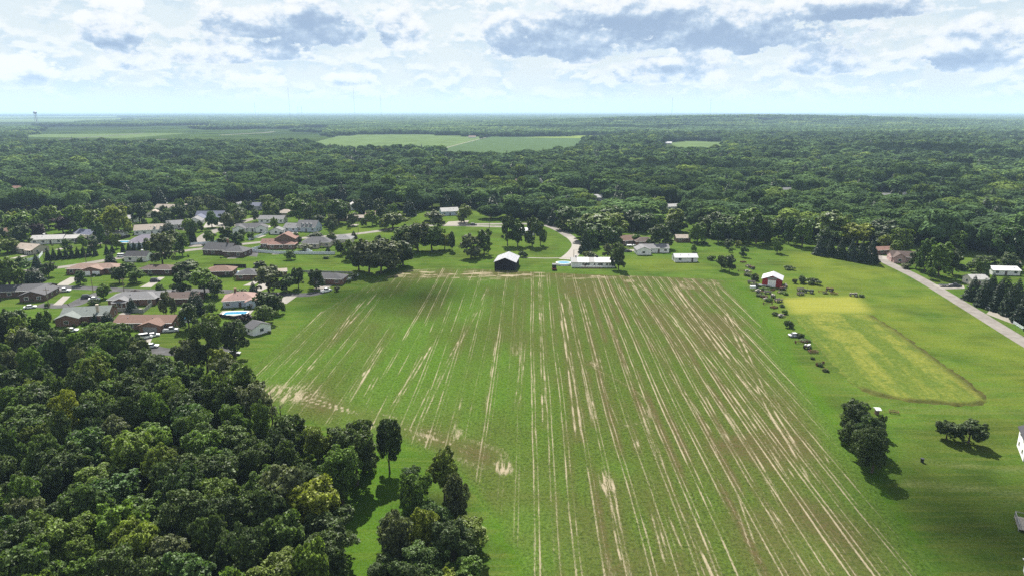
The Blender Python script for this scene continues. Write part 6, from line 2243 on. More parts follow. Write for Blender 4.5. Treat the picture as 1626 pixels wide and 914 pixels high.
# ------------------------------------------------------------------ trees, shrubs and hedges one can pick out
import re
T = tree_px
for a in (
    # beside and among the houses (foot px, py, height px, width px, tone, label)
    (17, 464, 62, 42, 'mix', 'large tree at the left edge above the dark L shaped house'), (13, 402, 28, 36, 'yellow', 'yellow green tree at the left edge by the beige house'),
    (78, 440, 26, 24, 'dark', 'round dark tree left of the orange roofed ranch'), (33, 388, 13, 14, 'dark', 'small dark globe tree by the pale drive'),
    (62, 380, 25, 26, 'purple', 'smaller maroon leaved tree at the long pale ranch'), (101, 371, 28, 36, 'purple', 'larger maroon leaved tree behind the long pale ranch'),
    (120, 368, 46, 38, 'green', 'tall green tree right of the larger maroon tree'), (150, 372, 46, 40, 'mix', 'tall tree behind the cream gabled house'), (190, 374, 52, 46, 'mix', 'tallest broad tree behind the small white shed'),
    (78, 364, 40, 36, 'mix', 'tree behind the smaller maroon tree'), (32, 374, 44, 46, 'green', 'broad tree behind the beige house at left'), (127, 386, 10, 15, 'purple', 'low maroon shrub tree between two pale houses'),
    (259, 424, 56, 46, 'grey', 'tall airy grey green tree beside the small white house'), (290, 406, 38, 25, 'mix', 'slender tree left of the dark roofed brick house'),
    (190, 449, 32, 28, 'dark', 'dark tree left of a pair before the dark ranch'), (217, 449, 25, 30, 'green', 'bright tree right of a pair before the dark ranch'), (165, 474, 27, 25, 'green', 'small tree at the side street corner'),
    (299, 433, 24, 44, 'dark', 'wide dark tree left of the brown pool house'), (292, 464, 36, 36, 'dark', 'umbrella shaped dark tree by the asphalt street'), (325, 468, 48, 46, 'green', 'bright green tree beside the asphalt street'),
    (222, 354, 32, 28, 'dark', 'dark round tree above the tan roofed broad house'), (262, 357, 25, 24, 'dark', 'dark tree right above the tan roofed broad house'), (285, 348, 25, 20, 'dark', 'dark tree before the small tan roof'),
    (264, 500, 42, 20, 'grey', 'narrow grey green tree right of the sun porch house'), (277, 499, 28, 14, 'grey', 'thin grey tree next to the narrow grey green one'),
    (335, 499, 22, 22, 'green', 'green tree right of the big pointed evergreen'), (380, 472, 15, 28, 'green', 'low wide tree by the street before the reddish roof'),
    (428, 466, 46, 54, 'grey', 'wide weeping willow beside the asphalt street'), (424, 498, 42, 40, 'dark', 'dark dense tree right of the reddish house'), (442, 497, 32, 26, 'dark', 'dark tree beside the reddish house driveway'),
    (474, 458, 35, 25, 'dark', 'left of two round dark evergreens at the street end'), (502, 458, 31, 29, 'dark', 'right of two round dark evergreens at the street end'),
    (535, 462, 9, 12, 'grey', 'tiny olive tree at the crop corner house'), (413, 429, 15, 24, 'dark', 'dark round tree at the lawn edge above the grey hip roof'), (562, 444, 11, 13, 'dark', 'small dark tree at the white fence corner'),
    (355, 392, 17, 22, 'dark', 'low dark tree behind the dark roofed brick house'), (377, 394, 27, 25, 'mix', 'tree rising behind the dark roofed brick house'), (399, 380, 14, 14, 'green', 'small round tree before the three gabled white house'),
    (382, 350, 25, 28, 'dark', 'dark round tree behind the cul de sac'), (405, 344, 11, 15, 'mix', 'small tree left of the long white house'), (475, 353, 37, 40, 'green', 'tall green tree right of the tan hip roof'),
    (508, 358, 17, 21, 'dark', 'dark dome shaped tree behind the dormered house'), (538, 355, 45, 40, 'mix', 'tall tree before the long low brown house'), (500, 380, 13, 27, 'dark', 'wide dark tree above the grey brown roof'),
    (484, 397, 11, 23, 'grey', 'low olive tree inside the white fence'), (526, 387, 20, 19, 'yellow', 'yellow green tree above the white fence end'), (541, 405, 27, 19, 'dark', 'dark tree by the white fence end'),
    (555, 412, 33, 27, 'mix', 'round tree right of the white fence end'), (518, 411, 5, 12, 'green', 'tiny flat topped tree on the open lawn'),
    # grey oaks and the grove
    (586, 433, 62, 50, 'grey', 'big grey leaved oak at the crop corner'), (621, 428, 54, 54, 'grey', 'second big grey oak beside the crop corner'), (602, 414, 42, 42, 'dark', 'dark oak behind the two big grey oaks'),
    (640, 397, 46, 42, 'mix', 'tree left in the oak grove'), (664, 399, 50, 46, 'grey', 'purplish grey oak in the middle of the grove'), (686, 398, 50, 44, 'mix', 'tall tree right of the purplish grey oak'),
    (624, 364, 28, 46, 'yellow', 'wide yellowish tree behind the grove'), (692, 364, 30, 36, 'grey', 'grey tree behind the right of the grove'), (718, 399, 38, 13, 'dark', 'slender dark tree right of the grove'), (706, 396, 32, 28, 'mix', 'tree tucked beside the slender dark tree'),
    (748, 409, 40, 40, 'grey', 'grey oak alone left of the dark barn'), (769, 404, 40, 30, 'mix', 'tree right beside the lone grey oak'),
    (806, 390, 50, 28, 'dark', 'leftmost of the tall oaks above the barn'), (822, 391, 48, 27, 'mix', 'second of the tall oaks above the barn'), (845, 391, 50, 27, 'dark', 'third of the tall oaks above the barn'), (858, 390, 42, 20, 'mix', 'rightmost of the tall oaks above the barn'),
    (737, 354, 31, 29, 'yellow', 'yellow green tree beside the pale lane'),
    # around the farmstead
    (938, 393, 34, 30, 'mix', 'tree behind the spruce by the concrete lane'), (972, 390, 36, 38, 'mix', 'broad tree behind the white longhouse'), (964, 411, 25, 19, 'grey', 'grey green tree left of the big dark one'),
    (982, 428, 50, 29, 'dark', 'tall dark tree at the right end of the long white house'), (1010, 387, 18, 21, 'green', 'round green tree behind the bungalow'), (1046, 394, 37, 43, 'dark', 'big dome shaped tree behind the white bungalow'),
    (1108, 386, 32, 30, 'green', 'pale green tree at the forest edge above the long shed'), (1101, 400, 15, 12, 'green', 'small lollipop tree above the long shed'),
    (1145, 428, 25, 17, 'dark', 'left of the paired dark trees by the machinery row'), (1158, 432, 28, 23, 'dark', 'right of the paired dark trees by the machinery row'),
    (1156, 394, 14, 18, 'dark', 'small dark tree near the forest edge'), (1172, 393, 12, 12, 'mix', 'tiny tree near the forest edge'), (1181, 408, 18, 15, 'mix', 'small irregular tree above the machinery row'), (1160, 401, 8, 8, 'green', 'very small tree above the paired dark trees'),
    (1234, 402, 29, 19, 'green', 'single green tree standing before the forest'), (1140, 385, 42, 32, 'mix', 'forest edge tree above the paired dark trees'), (1170, 385, 44, 36, 'mix', 'forest edge tree left of the round crowned one'),
    (1200, 387, 50, 42, 'mix', 'round crowned forest edge tree above the red barn'), (1273, 392, 43, 36, 'green', 'green forest edge tree right of the single tree'), (1252, 387, 42, 24, 'mix', 'slim forest edge tree behind the single green tree'),
    (1405, 397, 29, 26, 'mix', 'tree at the bend of the country road'), (1430, 402, 47, 38, 'mix', 'tall tree behind the pink gabled house'), (1438, 426, 9, 18, 'grey', 'low grey ornamental tree before the pink gabled house'),
    (1468, 432, 53, 30, 'mix', 'tall tree right of the pink gabled house'), (1490, 439, 53, 42, 'green', 'big green tree beside the country road'), (1478, 443, 23, 17, 'green', 'small bright tree at the foot of the big roadside tree'),
    (1567, 429, 25, 38, 'dark', 'wide dark tree on the right lawn'), (1542, 429, 14, 17, 'mix', 'small tree left of the wide dark one'),
    (1537, 703, 42, 54, 'dark', 'wide spreading apple tree alone on the right lawn'), (1503, 697, 34, 38, 'dark', 'smaller apple tree touching the wide spreading one'),
    (570, 430, 52, 42, 'dark', 'dark oak leftmost of the crop corner clump'), (605, 434, 58, 52, 'grey', 'grey oak in the middle of the crop corner clump'), (640, 422, 48, 46, 'dark', 'dark oak rightmost of the crop corner clump'),
    (345, 472, 30, 28, 'dark', 'dark tree by the asphalt street behind the bright one'), (456, 463, 28, 28, 'mix', 'tree right of the willow on the asphalt street'), (300, 522, 42, 38, 'dark', 'dark tree beside the round pool'),
    (338, 545, 52, 42, 'mix', 'tall tree below the blue pool'), (205, 437, 24, 24, 'mix', 'tree right of the orange roofed ranch'), (240, 402, 28, 24, 'dark', 'dark tree above the small white house'), (332, 386, 25, 22, 'green', 'green tree on the grassy street bank'),
    (462, 412, 16, 18, 'green', 'small green tree on the open lawn below the white fence'), (255, 472, 26, 22, 'mix', 'tree right behind the sun porch house'), (275, 393, 30, 26, 'dark', 'dark tree by the pale upper street'), (420, 514, 34, 36, 'mix', 'tree right above the white garage'),
    (128, 452, 22, 22, 'mix', 'round tree before the garage doors of the orange roofed ranch'), (35, 440, 34, 34, 'mix', 'bushy tree at left above the dark L shaped house'), (470, 388, 22, 22, 'dark', 'dark tree beside the reddish roofed house'), (108, 398, 20, 20, 'mix', 'tree on the lawn of the long pale ranch'),
    (1454, 426, 30, 26, 'dark', 'dark tree before the pink gabled house'), (1420, 409, 27, 24, 'mix', 'tree between the rust shed and the pink gabled house'), (1512, 436, 40, 34, 'dark', 'dark tree right of the big roadside tree'), (1556, 446, 34, 30, 'mix', 'tree behind the pale garage'),
    (1600, 428, 30, 34, 'dark', 'dark tree behind the white roofed house'),
    (452, 706, 30, 32, 'mix', 'low bushy tree first along the wood edge by the crop'), (482, 718, 32, 34, 'dark', 'low bushy tree second along the wood edge by the crop'), (512, 726, 36, 36, 'grey', 'low bushy tree third along the wood edge by the crop'),
    (548, 736, 40, 36, 'mix', 'low bushy tree fourth along the wood edge by the crop'), (578, 750, 42, 38, 'dark', 'low bushy tree beside the lone tall tree'),
    # by the crop and the wood
    (619, 750, 95, 48, 'dark', 'tall lone tree at the head of the grass strip'), (535, 710, 38, 36, 'dark', 'small dark tree at the wood edge by the crop'),
    (330, 590, 92, 58, 'dark', 'tall dark tree at the woodland corner near the field'), (374, 566, 64, 54, 'dark', 'dark spreading tree beside the white garage'), (300, 600, 66, 44, 'grey', 'pale grey tree at the woodland corner'),
    (352, 600, 50, 40, 'mix', 'tree below the tall dark corner tree'),
):
    T(*a)

G = 'shrub trees of the big clump'
for a in ((1357, 690, 62, 54, 'dark', 'upper left bushy tree of the big clump beside the crop'), (1348, 706, 46, 38, 'dark', 'leftmost bushy tree of the big clump beside the crop'), (1378, 716, 66, 52, 'mix', 'middle bushy tree of the big clump beside the crop'),
          (1384, 750, 84, 58, 'dark', 'lowest and largest bushy tree of the clump beside the crop'), (1364, 730, 60, 48, 'dark', 'lower left bushy tree of the big clump beside the crop'), (1396, 692, 40, 22, 'dark', 'narrow dark tree at the right of the big clump')):
    T(*a, group=G, lod='low')

C = con_px
row = [(77, 413), (86.5, 412.5), (96, 411.5), (105.6, 411), (115, 410), (124, 409), (133, 408), (142, 407), (152, 406.5), (170, 403.5), (179, 402.5), (196, 400), (205, 399), (213, 398), (222, 396.5), (231, 395)]
ords = ['first', 'second', 'third', 'fourth', 'fifth', 'sixth', 'seventh', 'eighth', 'ninth', 'tenth', 'eleventh', 'twelfth', 'thirteenth', 'fourteenth', 'fifteenth', 'sixteenth']
for i, (a, b) in enumerate(row):
    C(a, b, 20 - 0.45 * i, 9.6 - 0.18 * i, 'arborvitae', '%s from the left in the row of pointed evergreens' % ords[i], 'pointed evergreens in a row')
for a in (
    (59, 425, 23, 15, 'spruce', 'bluish spruce left of the evergreen row', None, 'blue'), (54, 448, 25, 30, 'juniper', 'dark rounded evergreen left of the orange roofed ranch'),
    (176, 421, 22, 17, 'juniper', 'ragged dark juniper beside the orange roofed ranch'), (268, 371, 20, 20, 'juniper', 'dark egg shaped evergreen before the broad tan roof'),
    (210, 494, 24, 17, 'spruce', 'blue spruce before the sun porch house', None, 'blue'), (171, 510, 17, 17, 'juniper', 'dark evergreen beside the tall chimney'), (151, 512, 16, 9, 'arborvitae', 'thin pointed evergreen below the green roof'),
    (312, 498, 38, 29, 'juniper', 'big dark pointed evergreen above the round pool'), (403, 471, 25, 17, 'spruce', 'bluish spruce by the asphalt street', None, 'blue'),
    (307, 387, 29, 11, 'juniper', 'columnar dark evergreen by the street bend'), (521, 401, 10, 8, 'juniper', 'small dark evergreen behind the white fence'), (540, 384, 9, 7, 'arborvitae', 'tiny pointed evergreen by the pale street'),
    (562, 379, 13, 11, 'spruce', 'small spruce beside the slim utility pole'), (586, 341, 31, 23, 'juniper', 'dark tall evergreen behind the narrow pink roofed house'), (650, 343, 28, 21, 'juniper', 'dark evergreen behind the oak grove'),
    (929, 402, 40, 20, 'spruce', 'tall grey green spruce at the concrete lane'), (945, 393, 19, 13, 'juniper', 'small dark evergreen right of the tall spruce'),
    (1301, 405, 31, 19, 'spruce', 'first spruce from the left in the meadow edge row', 'spruces along the meadow edge', 'blue'), (1317, 407, 31, 18, 'spruce', 'second spruce from the left in the meadow edge row', 'spruces along the meadow edge'),
    (1334, 410, 32, 20, 'spruce', 'third spruce from the left in the meadow edge row', 'spruces along the meadow edge'), (1351, 413, 34, 20, 'spruce', 'fourth spruce from the left in the meadow edge row', 'spruces along the meadow edge', 'blue'),
    (1367, 416, 36, 22, 'spruce', 'fifth spruce from the left in the meadow edge row', 'spruces along the meadow edge'), (1382, 418, 38, 24, 'spruce', 'last spruce of the meadow edge row, next to the road', 'spruces along the meadow edge'),
    (1543, 476, 40, 26, 'spruce', 'nearest dark conifer to the black pickup', 'dark conifers by the rail fence'), (1562, 486, 46, 28, 'juniper', 'dark conifer behind the middle of the rail fence', 'dark conifers by the rail fence'),
    (1582, 492, 50, 28, 'spruce', 'dark conifer at the end of the rail fence', 'dark conifers by the rail fence'), (1603, 500, 52, 30, 'juniper', 'dark conifer above the gravel shoulder', 'dark conifers by the rail fence'),
    (1624, 512, 54, 32, 'spruce', 'dark conifer cut by the right edge', 'dark conifers by the rail fence'), (1572, 474, 42, 26, 'spruce', 'dark conifer in the back row before the white roof', 'dark conifers by the rail fence'),
    (1592, 480, 44, 26, 'juniper', 'second dark conifer of the back row', 'dark conifers by the rail fence'), (1612, 486, 46, 28, 'spruce', 'rightmost dark conifer of the back row', 'dark conifers by the rail fence'),
    (1650, 530, 60, 34, 'spruce', 'dark conifer just beyond the right edge', 'dark conifers by the rail fence'),
    (700, 735, 26, 12, 'juniper', 'small pointed evergreen on the copse edge'), (715, 742, 20, 10, 'juniper', 'second small pointed evergreen on the copse edge'),
):
    C(*a)

S = shrub_px
for a in (
    (149, 483, 8, 18, 'dark', 'low shrub at the corner of the side street'), (75, 488, 9, 9, 'green', 'small shrub at the foot of the utility pole'), (214, 468, 8, 26, 'purple', 'wide reddish shrub before the sun porch house'),
    (338, 375, 5, 12, 'dark', 'low dark shrub in the street bend lawn'), (554, 449, 6, 8, 'dark', 'dark shrub inside the white fence corner'), (937, 410, 12, 22, 'grey', 'grey shrub above the long white house'), (1105, 388, 5, 10, 'dark', 'dark shrub at the forest edge'),
    (1129, 413, 8, 13, 'dark', 'trimmed oval shrub right of the long shed'), (1253, 428, 6, 18, 'dark', 'long oval shrub above the red barn'), (1273, 449, 12, 15, 'dark', 'round dark shrub right of the red barn'), (1291, 451, 9, 25, 'dark', 'long hedge like shrub right of the red barn'),
    (1263, 450, 9, 9, 'grey', 'small grey shrub left of the round dark one'), (1197, 445, 12, 15, 'dark', 'dark shrub left of the red barn'), (1253, 520, 13, 15, 'dark', 'bushy shrub in the middle of the machinery row'), (1245, 498, 8, 10, 'green', 'shrub between wagons halfway down the row'),
    (1231, 500, 6, 12, 'dark', 'low dark shrub halfway down the machinery row'), (1222, 478, 6, 12, 'green', 'green shrub among the rusty machines'), (1214, 461, 5, 16, 'green', 'weedy shrub before the barn wall'), (1188, 438, 6, 14, 'grey', 'grey weedy shrub at the row top'),
    (1290, 570, 4, 8, 'dark', 'tiny dark shrub alone below the pale tractor'), (1303, 581, 6, 12, 'dark', 'dark shrub grown through the last rake'), (1271, 536, 8, 14, 'dark', 'dark shrub beside the abandoned car'), (1312, 590, 5, 10, 'dark', 'dark shrub at the row end'),
    (1368, 471, 4, 11, 'dark', 'low dark shrub beside the rightmost tractor'), (1276, 541, 4, 18, 'dark', 'low weeds below the abandoned car'), (1527, 429, 10, 18, 'dark', 'round dark shrub on the right lawn'), (1198, 456, 7, 14, 'grey', 'grey weedy shrub by the white fuel tank'),
    (1246, 467, 5, 12, 'green', 'weedy shrub right of the barn'), (1310, 466, 3, 10, 'grey', 'grey weeds by the meadow hay rake'), (1208, 470, 5, 16, 'dark', 'dark weeds along the crop edge'), (1241, 487, 5, 10, 'dark', 'dark weeds beside the mown strip'),
    (1118, 388, 5, 14, 'dark', 'second dark shrub at the forest edge'), (830, 408, 9, 14, 'dark', 'dark shrub right of the dark barn'), (462, 700, 22, 22, 'dark', 'dark bush at the wood edge near the dead snags'), (500, 706, 18, 22, 'mix', 'green bush at the wood edge by the crop'),
    (585, 748, 24, 30, 'grey', 'grey bush at the head of the grass strip'), (560, 728, 26, 36, 'mix', 'bush where wood and crop meet'), (480, 434, 5, 8, 'dark', 'first small bush along the pale fence'), (505, 435, 5, 8, 'dark', 'second small bush along the pale fence'), (530, 436, 5, 8, 'dark', 'third small bush along the pale fence'),
    (390, 510, 14, 26, 'purple', 'dark reddish hedge below the blue pool'), (410, 508, 10, 20, 'dark', 'dark hedge right below the reddish house'),
):
    S(*a)


def snag(px, py, hpx, label):
    s = mpp(px, py)
    h = hpx * s
    o = thing('dead_tree', label, 'tree', gp(px, py))
    tb = MB().cyl((0, 0, -0.2), (0.15, 0, h * 0.6), 0.22, 0.14, 7, cap=False).cyl((0.15, 0, h * 0.6), (0, 0.1, h), 0.14, 0.04, 7)
    tb.build('trunk', BARK, o)
    r = random.Random(int(px))
    for i in range(7):
        z = h * r.uniform(0.4, 0.95)
        a = r.uniform(0, 6.28)
        L = r.uniform(0.7, 1.8)
        MB().cyl((0.08, 0, z), (L * math.cos(a), L * math.sin(a), z + L * 0.6), 0.06, 0.015, 5).build('branch', BARK, o)


snag(433, 672, 60, 'tall bare dead tree at the wood edge')
snag(447, 682, 42, 'shorter bare dead tree at the wood edge')


# ---- gardens: trees between the upper houses and bushes along the walls
def build_gardens():
    r = random.Random(77)
    rng = np.random.default_rng(5)
    P = poly([(-40, 372), (0, 352), (140, 350), (220, 338), (300, 330), (420, 332), (520, 330), (600, 338), (640, 352), (560, 364), (470, 376), (400, 384), (300, 396), (180, 404), (60, 420), (-40, 440)])
    n = 0
    for (x, y) in poisson(P, 7.5, 71):
        if any(math.hypot(x - hx, y - hy) < hr - 2.5 for hx, hy, hr in KEEP_OUT):
            continue
        if any(math.hypot(x - tx, y - ty) < tr + 3 for tx, ty, tr in TREE_XY):
            continue
        if line_dist(np.array([x]), np.array([y]), poly([(60, 418), (150, 410), (235, 398)]))[0][0] < 15:
            continue
        d0, a0 = math.hypot(x, y), math.atan2(x, y)
        # leave the fronts of the houses open
        if any(0 < math.hypot(hx, hy) - d0 < 24 and abs(math.atan2(hx, hy) - a0) * d0 < hr - 3 for hx, hy, hr in KEEP_OUT):
            continue
        X, Y = np.array([x]), np.array([y])
        if any(line_dist(X, Y, poly(q))[0][0] < 6.5 for q in ROADS):
            continue
        px, py = to_px(np.array(x), np.array(y), np.array(0.0))
        if r.random() < (0.35 if py > 355 else 0.08):
            continue
        tone = r.choice(['mix', 'dark', 'green', 'mix', 'grey', 'dark'])
        word = {'mix': 'mid green', 'dark': 'dark green', 'green': 'fresh green', 'grey': 'grey olive'}[tone]
        side = 'at far left' if px < 150 else 'near the turquoise pool' if px < 270 else 'around the cul de sac' if px < 450 else 'near the dormered house'
        h = r.uniform(6, 15)
        place_tree(Vector((x, y, 0)), h, h * r.uniform(0.6, 0.85), tone, '%s%s garden tree %s behind the houses' % ('tall ' if h > 10 else 'small ', word, side), word + ' garden trees ' + side, name='garden_tree')
        n += 1
    m = 0
    for (hx, hy, hr, lab) in HOUSE_AT:
        if math.hypot(hx, hy) > 520 or hx > 0:
            continue
        short = re.split(r' (?:with|in|behind|beside|above|at|left|right|on|half|before|cut|between|inside|hidden|just|under|below|beneath|glimpsed) ', lab)[0]
        for q in range(3):
            a = r.uniform(3.3, 6.1)
            x, y = hx + math.cos(a) * (hr - 3.0), hy + math.sin(a) * (hr - 3.5) * 0.75
            w = r.uniform(1.2, 2.6)
            place_shrub(Vector((x, y, 0)), w * r.uniform(0.5, 0.9), w, r.choice(['dark', 'green', 'mix', 'grey']), 'low garden bush beside the ' + short, 'garden bushes by the houses')
            m += 1
    print('garden trees', n, 'bushes', m)


ROADS = [[(-60, 452), (40, 455), (140, 457), (230, 462), (320, 461), (420, 466), (508, 464)],
         [(-60, 440), (90, 425), (150, 416), (200, 408), (260, 402), (320, 395), (400, 386), (480, 378), (560, 372), (640, 362), (700, 358), (800, 360)],
         [(310, 392), (330, 372), (360, 360), (400, 348), (440, 342)]]
build_gardens()


# ---- short drives before the houses
for i, (a, b, w, dl, lb) in enumerate(((230, 424, 4, 10, 'beside the small white house'), (205, 494, 4, 9, 'before the sun porch house'), (150, 520, 5, 9, 'below the green roofed house'), (300, 486, 4, 9, 'before the hidden brown house'),
                                       (398, 450, 4, 9, 'before the grey hip roofed house'), (510, 456, 6, 8, 'of the house at the street end'), (372, 408, 5, 9, 'before the hipped garage wing'), (440, 402, 4, 8, 'inside the white fence'),
                                       (410, 376, 5, 9, 'of the three gabled white house'), (448, 376, 4, 9, 'before the small white garage'), (425, 360, 5, 9, 'of the long white house'), (300, 364, 5, 10, 'before the pale grey house'),
                                       (255, 380, 5, 10, 'of the broad tan roofed house'), (150, 388, 4, 9, 'of the cream gabled house'), (100, 394, 4, 10, 'of the long pale ranch'), (30, 408, 4, 9, 'of the beige house'), (560, 358, 5, 9, 'before the long brown house'))):
    g = gp(a, b)
    sheet('driveway', [(g.x - w / 2, g.y - dl / 2, 0), (g.x + w / 2, g.y - dl / 2, 0), (g.x + w / 2 + 1.5, g.y + dl / 2, 0), (g.x - w / 2 + 1.5, g.y + dl / 2, 0)], 0.052 + 0.004 * (i % 4), MAT_CONCRETE, 'short concrete driveway ' + lb, world=True)

# ------------------------------------------------------------------ the wide forest behind: one mass
def source_object(name, V, F, mats, trunk=None):
    """a mesh drawn many times by the forest; not itself in the scene"""
    if trunk is not None:
        tv = np.array([v.co[:] for v in trunk.vertices])
        tf = [list(p.vertices) for p in trunk.polygons if len(p.vertices) == 4]
        tf = np.array(tf) + len(V)
        nf = len(F)
        V = np.vstack([V, tv])
        F = np.vstack([F, tf])
    me = mesh_np(name, V, F)
    for mt in mats:
        me.materials.append(mt)
    if trunk is not None:
        mi = np.zeros(len(F), np.int32)
        mi[nf:] = 1
        me.polygons.foreach_set('material_index', mi)
    return bpy.data.objects.new(name, me)


def scatter(name, pts, scl, rot, idx, sources, label, cat, material):
    me = bpy.data.meshes.new(name)
    n = len(pts)
    me.vertices.add(n)
    me.vertices.foreach_set('co', np.asarray(pts, np.float32).ravel())
    for key, typ, A in (('scl', 'FLOAT_VECTOR', scl), ('rotv', 'FLOAT_VECTOR', rot)):
        a = me.attributes.new(key, typ, 'POINT')
        a.data.foreach_set('vector', np.asarray(A, np.float32).ravel())
    a = me.attributes.new('idx', 'INT', 'POINT')
    a.data.foreach_set('value', np.asarray(idx, np.int32))
    me.materials.append(material)
    o = link(name, me)
    g = bpy.data.node_groups.new(name, 'GeometryNodeTree')
    g.interface.new_socket('Geometry', in_out='INPUT', socket_type='NodeSocketGeometry')
    g.interface.new_socket('Geometry', in_out='OUTPUT', socket_type='NodeSocketGeometry')
    k = NT(g)
    gi, go = k.node('NodeGroupInput'), k.node('NodeGroupOutput')
    jn = k.node('GeometryNodeJoinGeometry')
    for s in sources:
        oi = k.node('GeometryNodeObjectInfo')
        oi.inputs['Object'].default_value = s
        gti = k.node('GeometryNodeGeometryToInstance')
        k.l.new(oi.outputs['Geometry'], gti.inputs[0])
        k.l.new(gti.outputs[0], jn.inputs[0])
    iop = k.node('GeometryNodeInstanceOnPoints')
    k.l.new(gi.outputs[0], iop.inputs['Points'])
    k.l.new(jn.outputs[0], iop.inputs['Instance'])
    iop.inputs['Pick Instance'].default_value = True

    def na(nm, typ):
        nd = k.node('GeometryNodeInputNamedAttribute', data_type=typ)
        nd.inputs['Name'].default_value = nm
        return nd.outputs['Attribute']
    k.l.new(na('idx', 'INT'), iop.inputs['Instance Index'])
    k.l.new(na('rotv', 'FLOAT_VECTOR'), iop.inputs['Rotation'])
    k.l.new(na('scl', 'FLOAT_VECTOR'), iop.inputs['Scale'])
    k.l.new(iop.outputs[0], go.inputs[0])
    md = o.modifiers.new('scatter', 'NODES')
    md.node_group = g
    return tag(o, label, cat, None, 'stuff')


# where the forest begins, seen from the camera (pixel of the trees' feet)
FRONT = [(-300, 352), (0, 340), (60, 338), (140, 342), (215, 330), (300, 322), (400, 326), (480, 328), (540, 322), (600, 330), (650, 334), (700, 340), (760, 346), (800, 350), (850, 350),
         (890, 366), (930, 384), (960, 386), (1000, 372), (1060, 372), (1110, 380), (1200, 386), (1240, 384), (1290, 392), (1340, 398), (1385, 394), (1430, 396), (1480, 402), (1530, 407), (1580, 411), (1626, 415), (1950, 440)]
# open ground inside the forest (pixels of its ground)
CLEAR_PX = [
    [(0, 297), (32, 296), (45, 306), (0, 312)],
    [(545, 326), (610, 324), (630, 345), (560, 352)],
    [(686, 335), (745, 330), (770, 348), (700, 356)],
    [(1240, 302), (1258, 301), (1258, 308), (1238, 308)], [(1325, 301), (1340, 301), (1340, 306), (1325, 306)],
    [(1378, 304), (1412, 304), (1406, 322), (1372, 318)], [(1450, 307), (1470, 307), (1470, 313), (1450, 313)], [(1600, 333), (1626, 333), (1626, 340), (1598, 340)],
    [(1530, 412), (1626, 412), (1626, 440), (1520, 430)],
    [(255, 325), (300, 322), (310, 345), (250, 345)], [(400, 320), (440, 318), (440, 335), (400, 338)],
    # the far fields
    [(500, 226), (545, 214), (655, 213), (770, 217), (720, 248), (620, 246), (520, 244), (490, 236)],
    [(690, 240), (780, 217), (905, 217), (1000, 213), (992, 221), (930, 225), (915, 244), (830, 256), (720, 256)],
    [(1060, 227), (1090, 224), (1150, 226), (1152, 246), (1070, 246), (1040, 236)],
    [(-200, 184.5), (190, 184.5), (200, 192), (100, 198), (40, 205), (-200, 205)],
    [(40, 202), (280, 202), (330, 207), (430, 206), (520, 212), (510, 230), (420, 232), (300, 232), (200, 234), (40, 232)],
    [(370, 224), (420, 211), (500, 211), (540, 213), (500, 228)],
    [(185, 186.5), (255, 187), (255, 190), (190, 190)],
]
CLEAR = [poly(c) for c in CLEAR_PX]
FRONTW = [gp(a, b) for a, b in FRONT]
HAND_XY = []


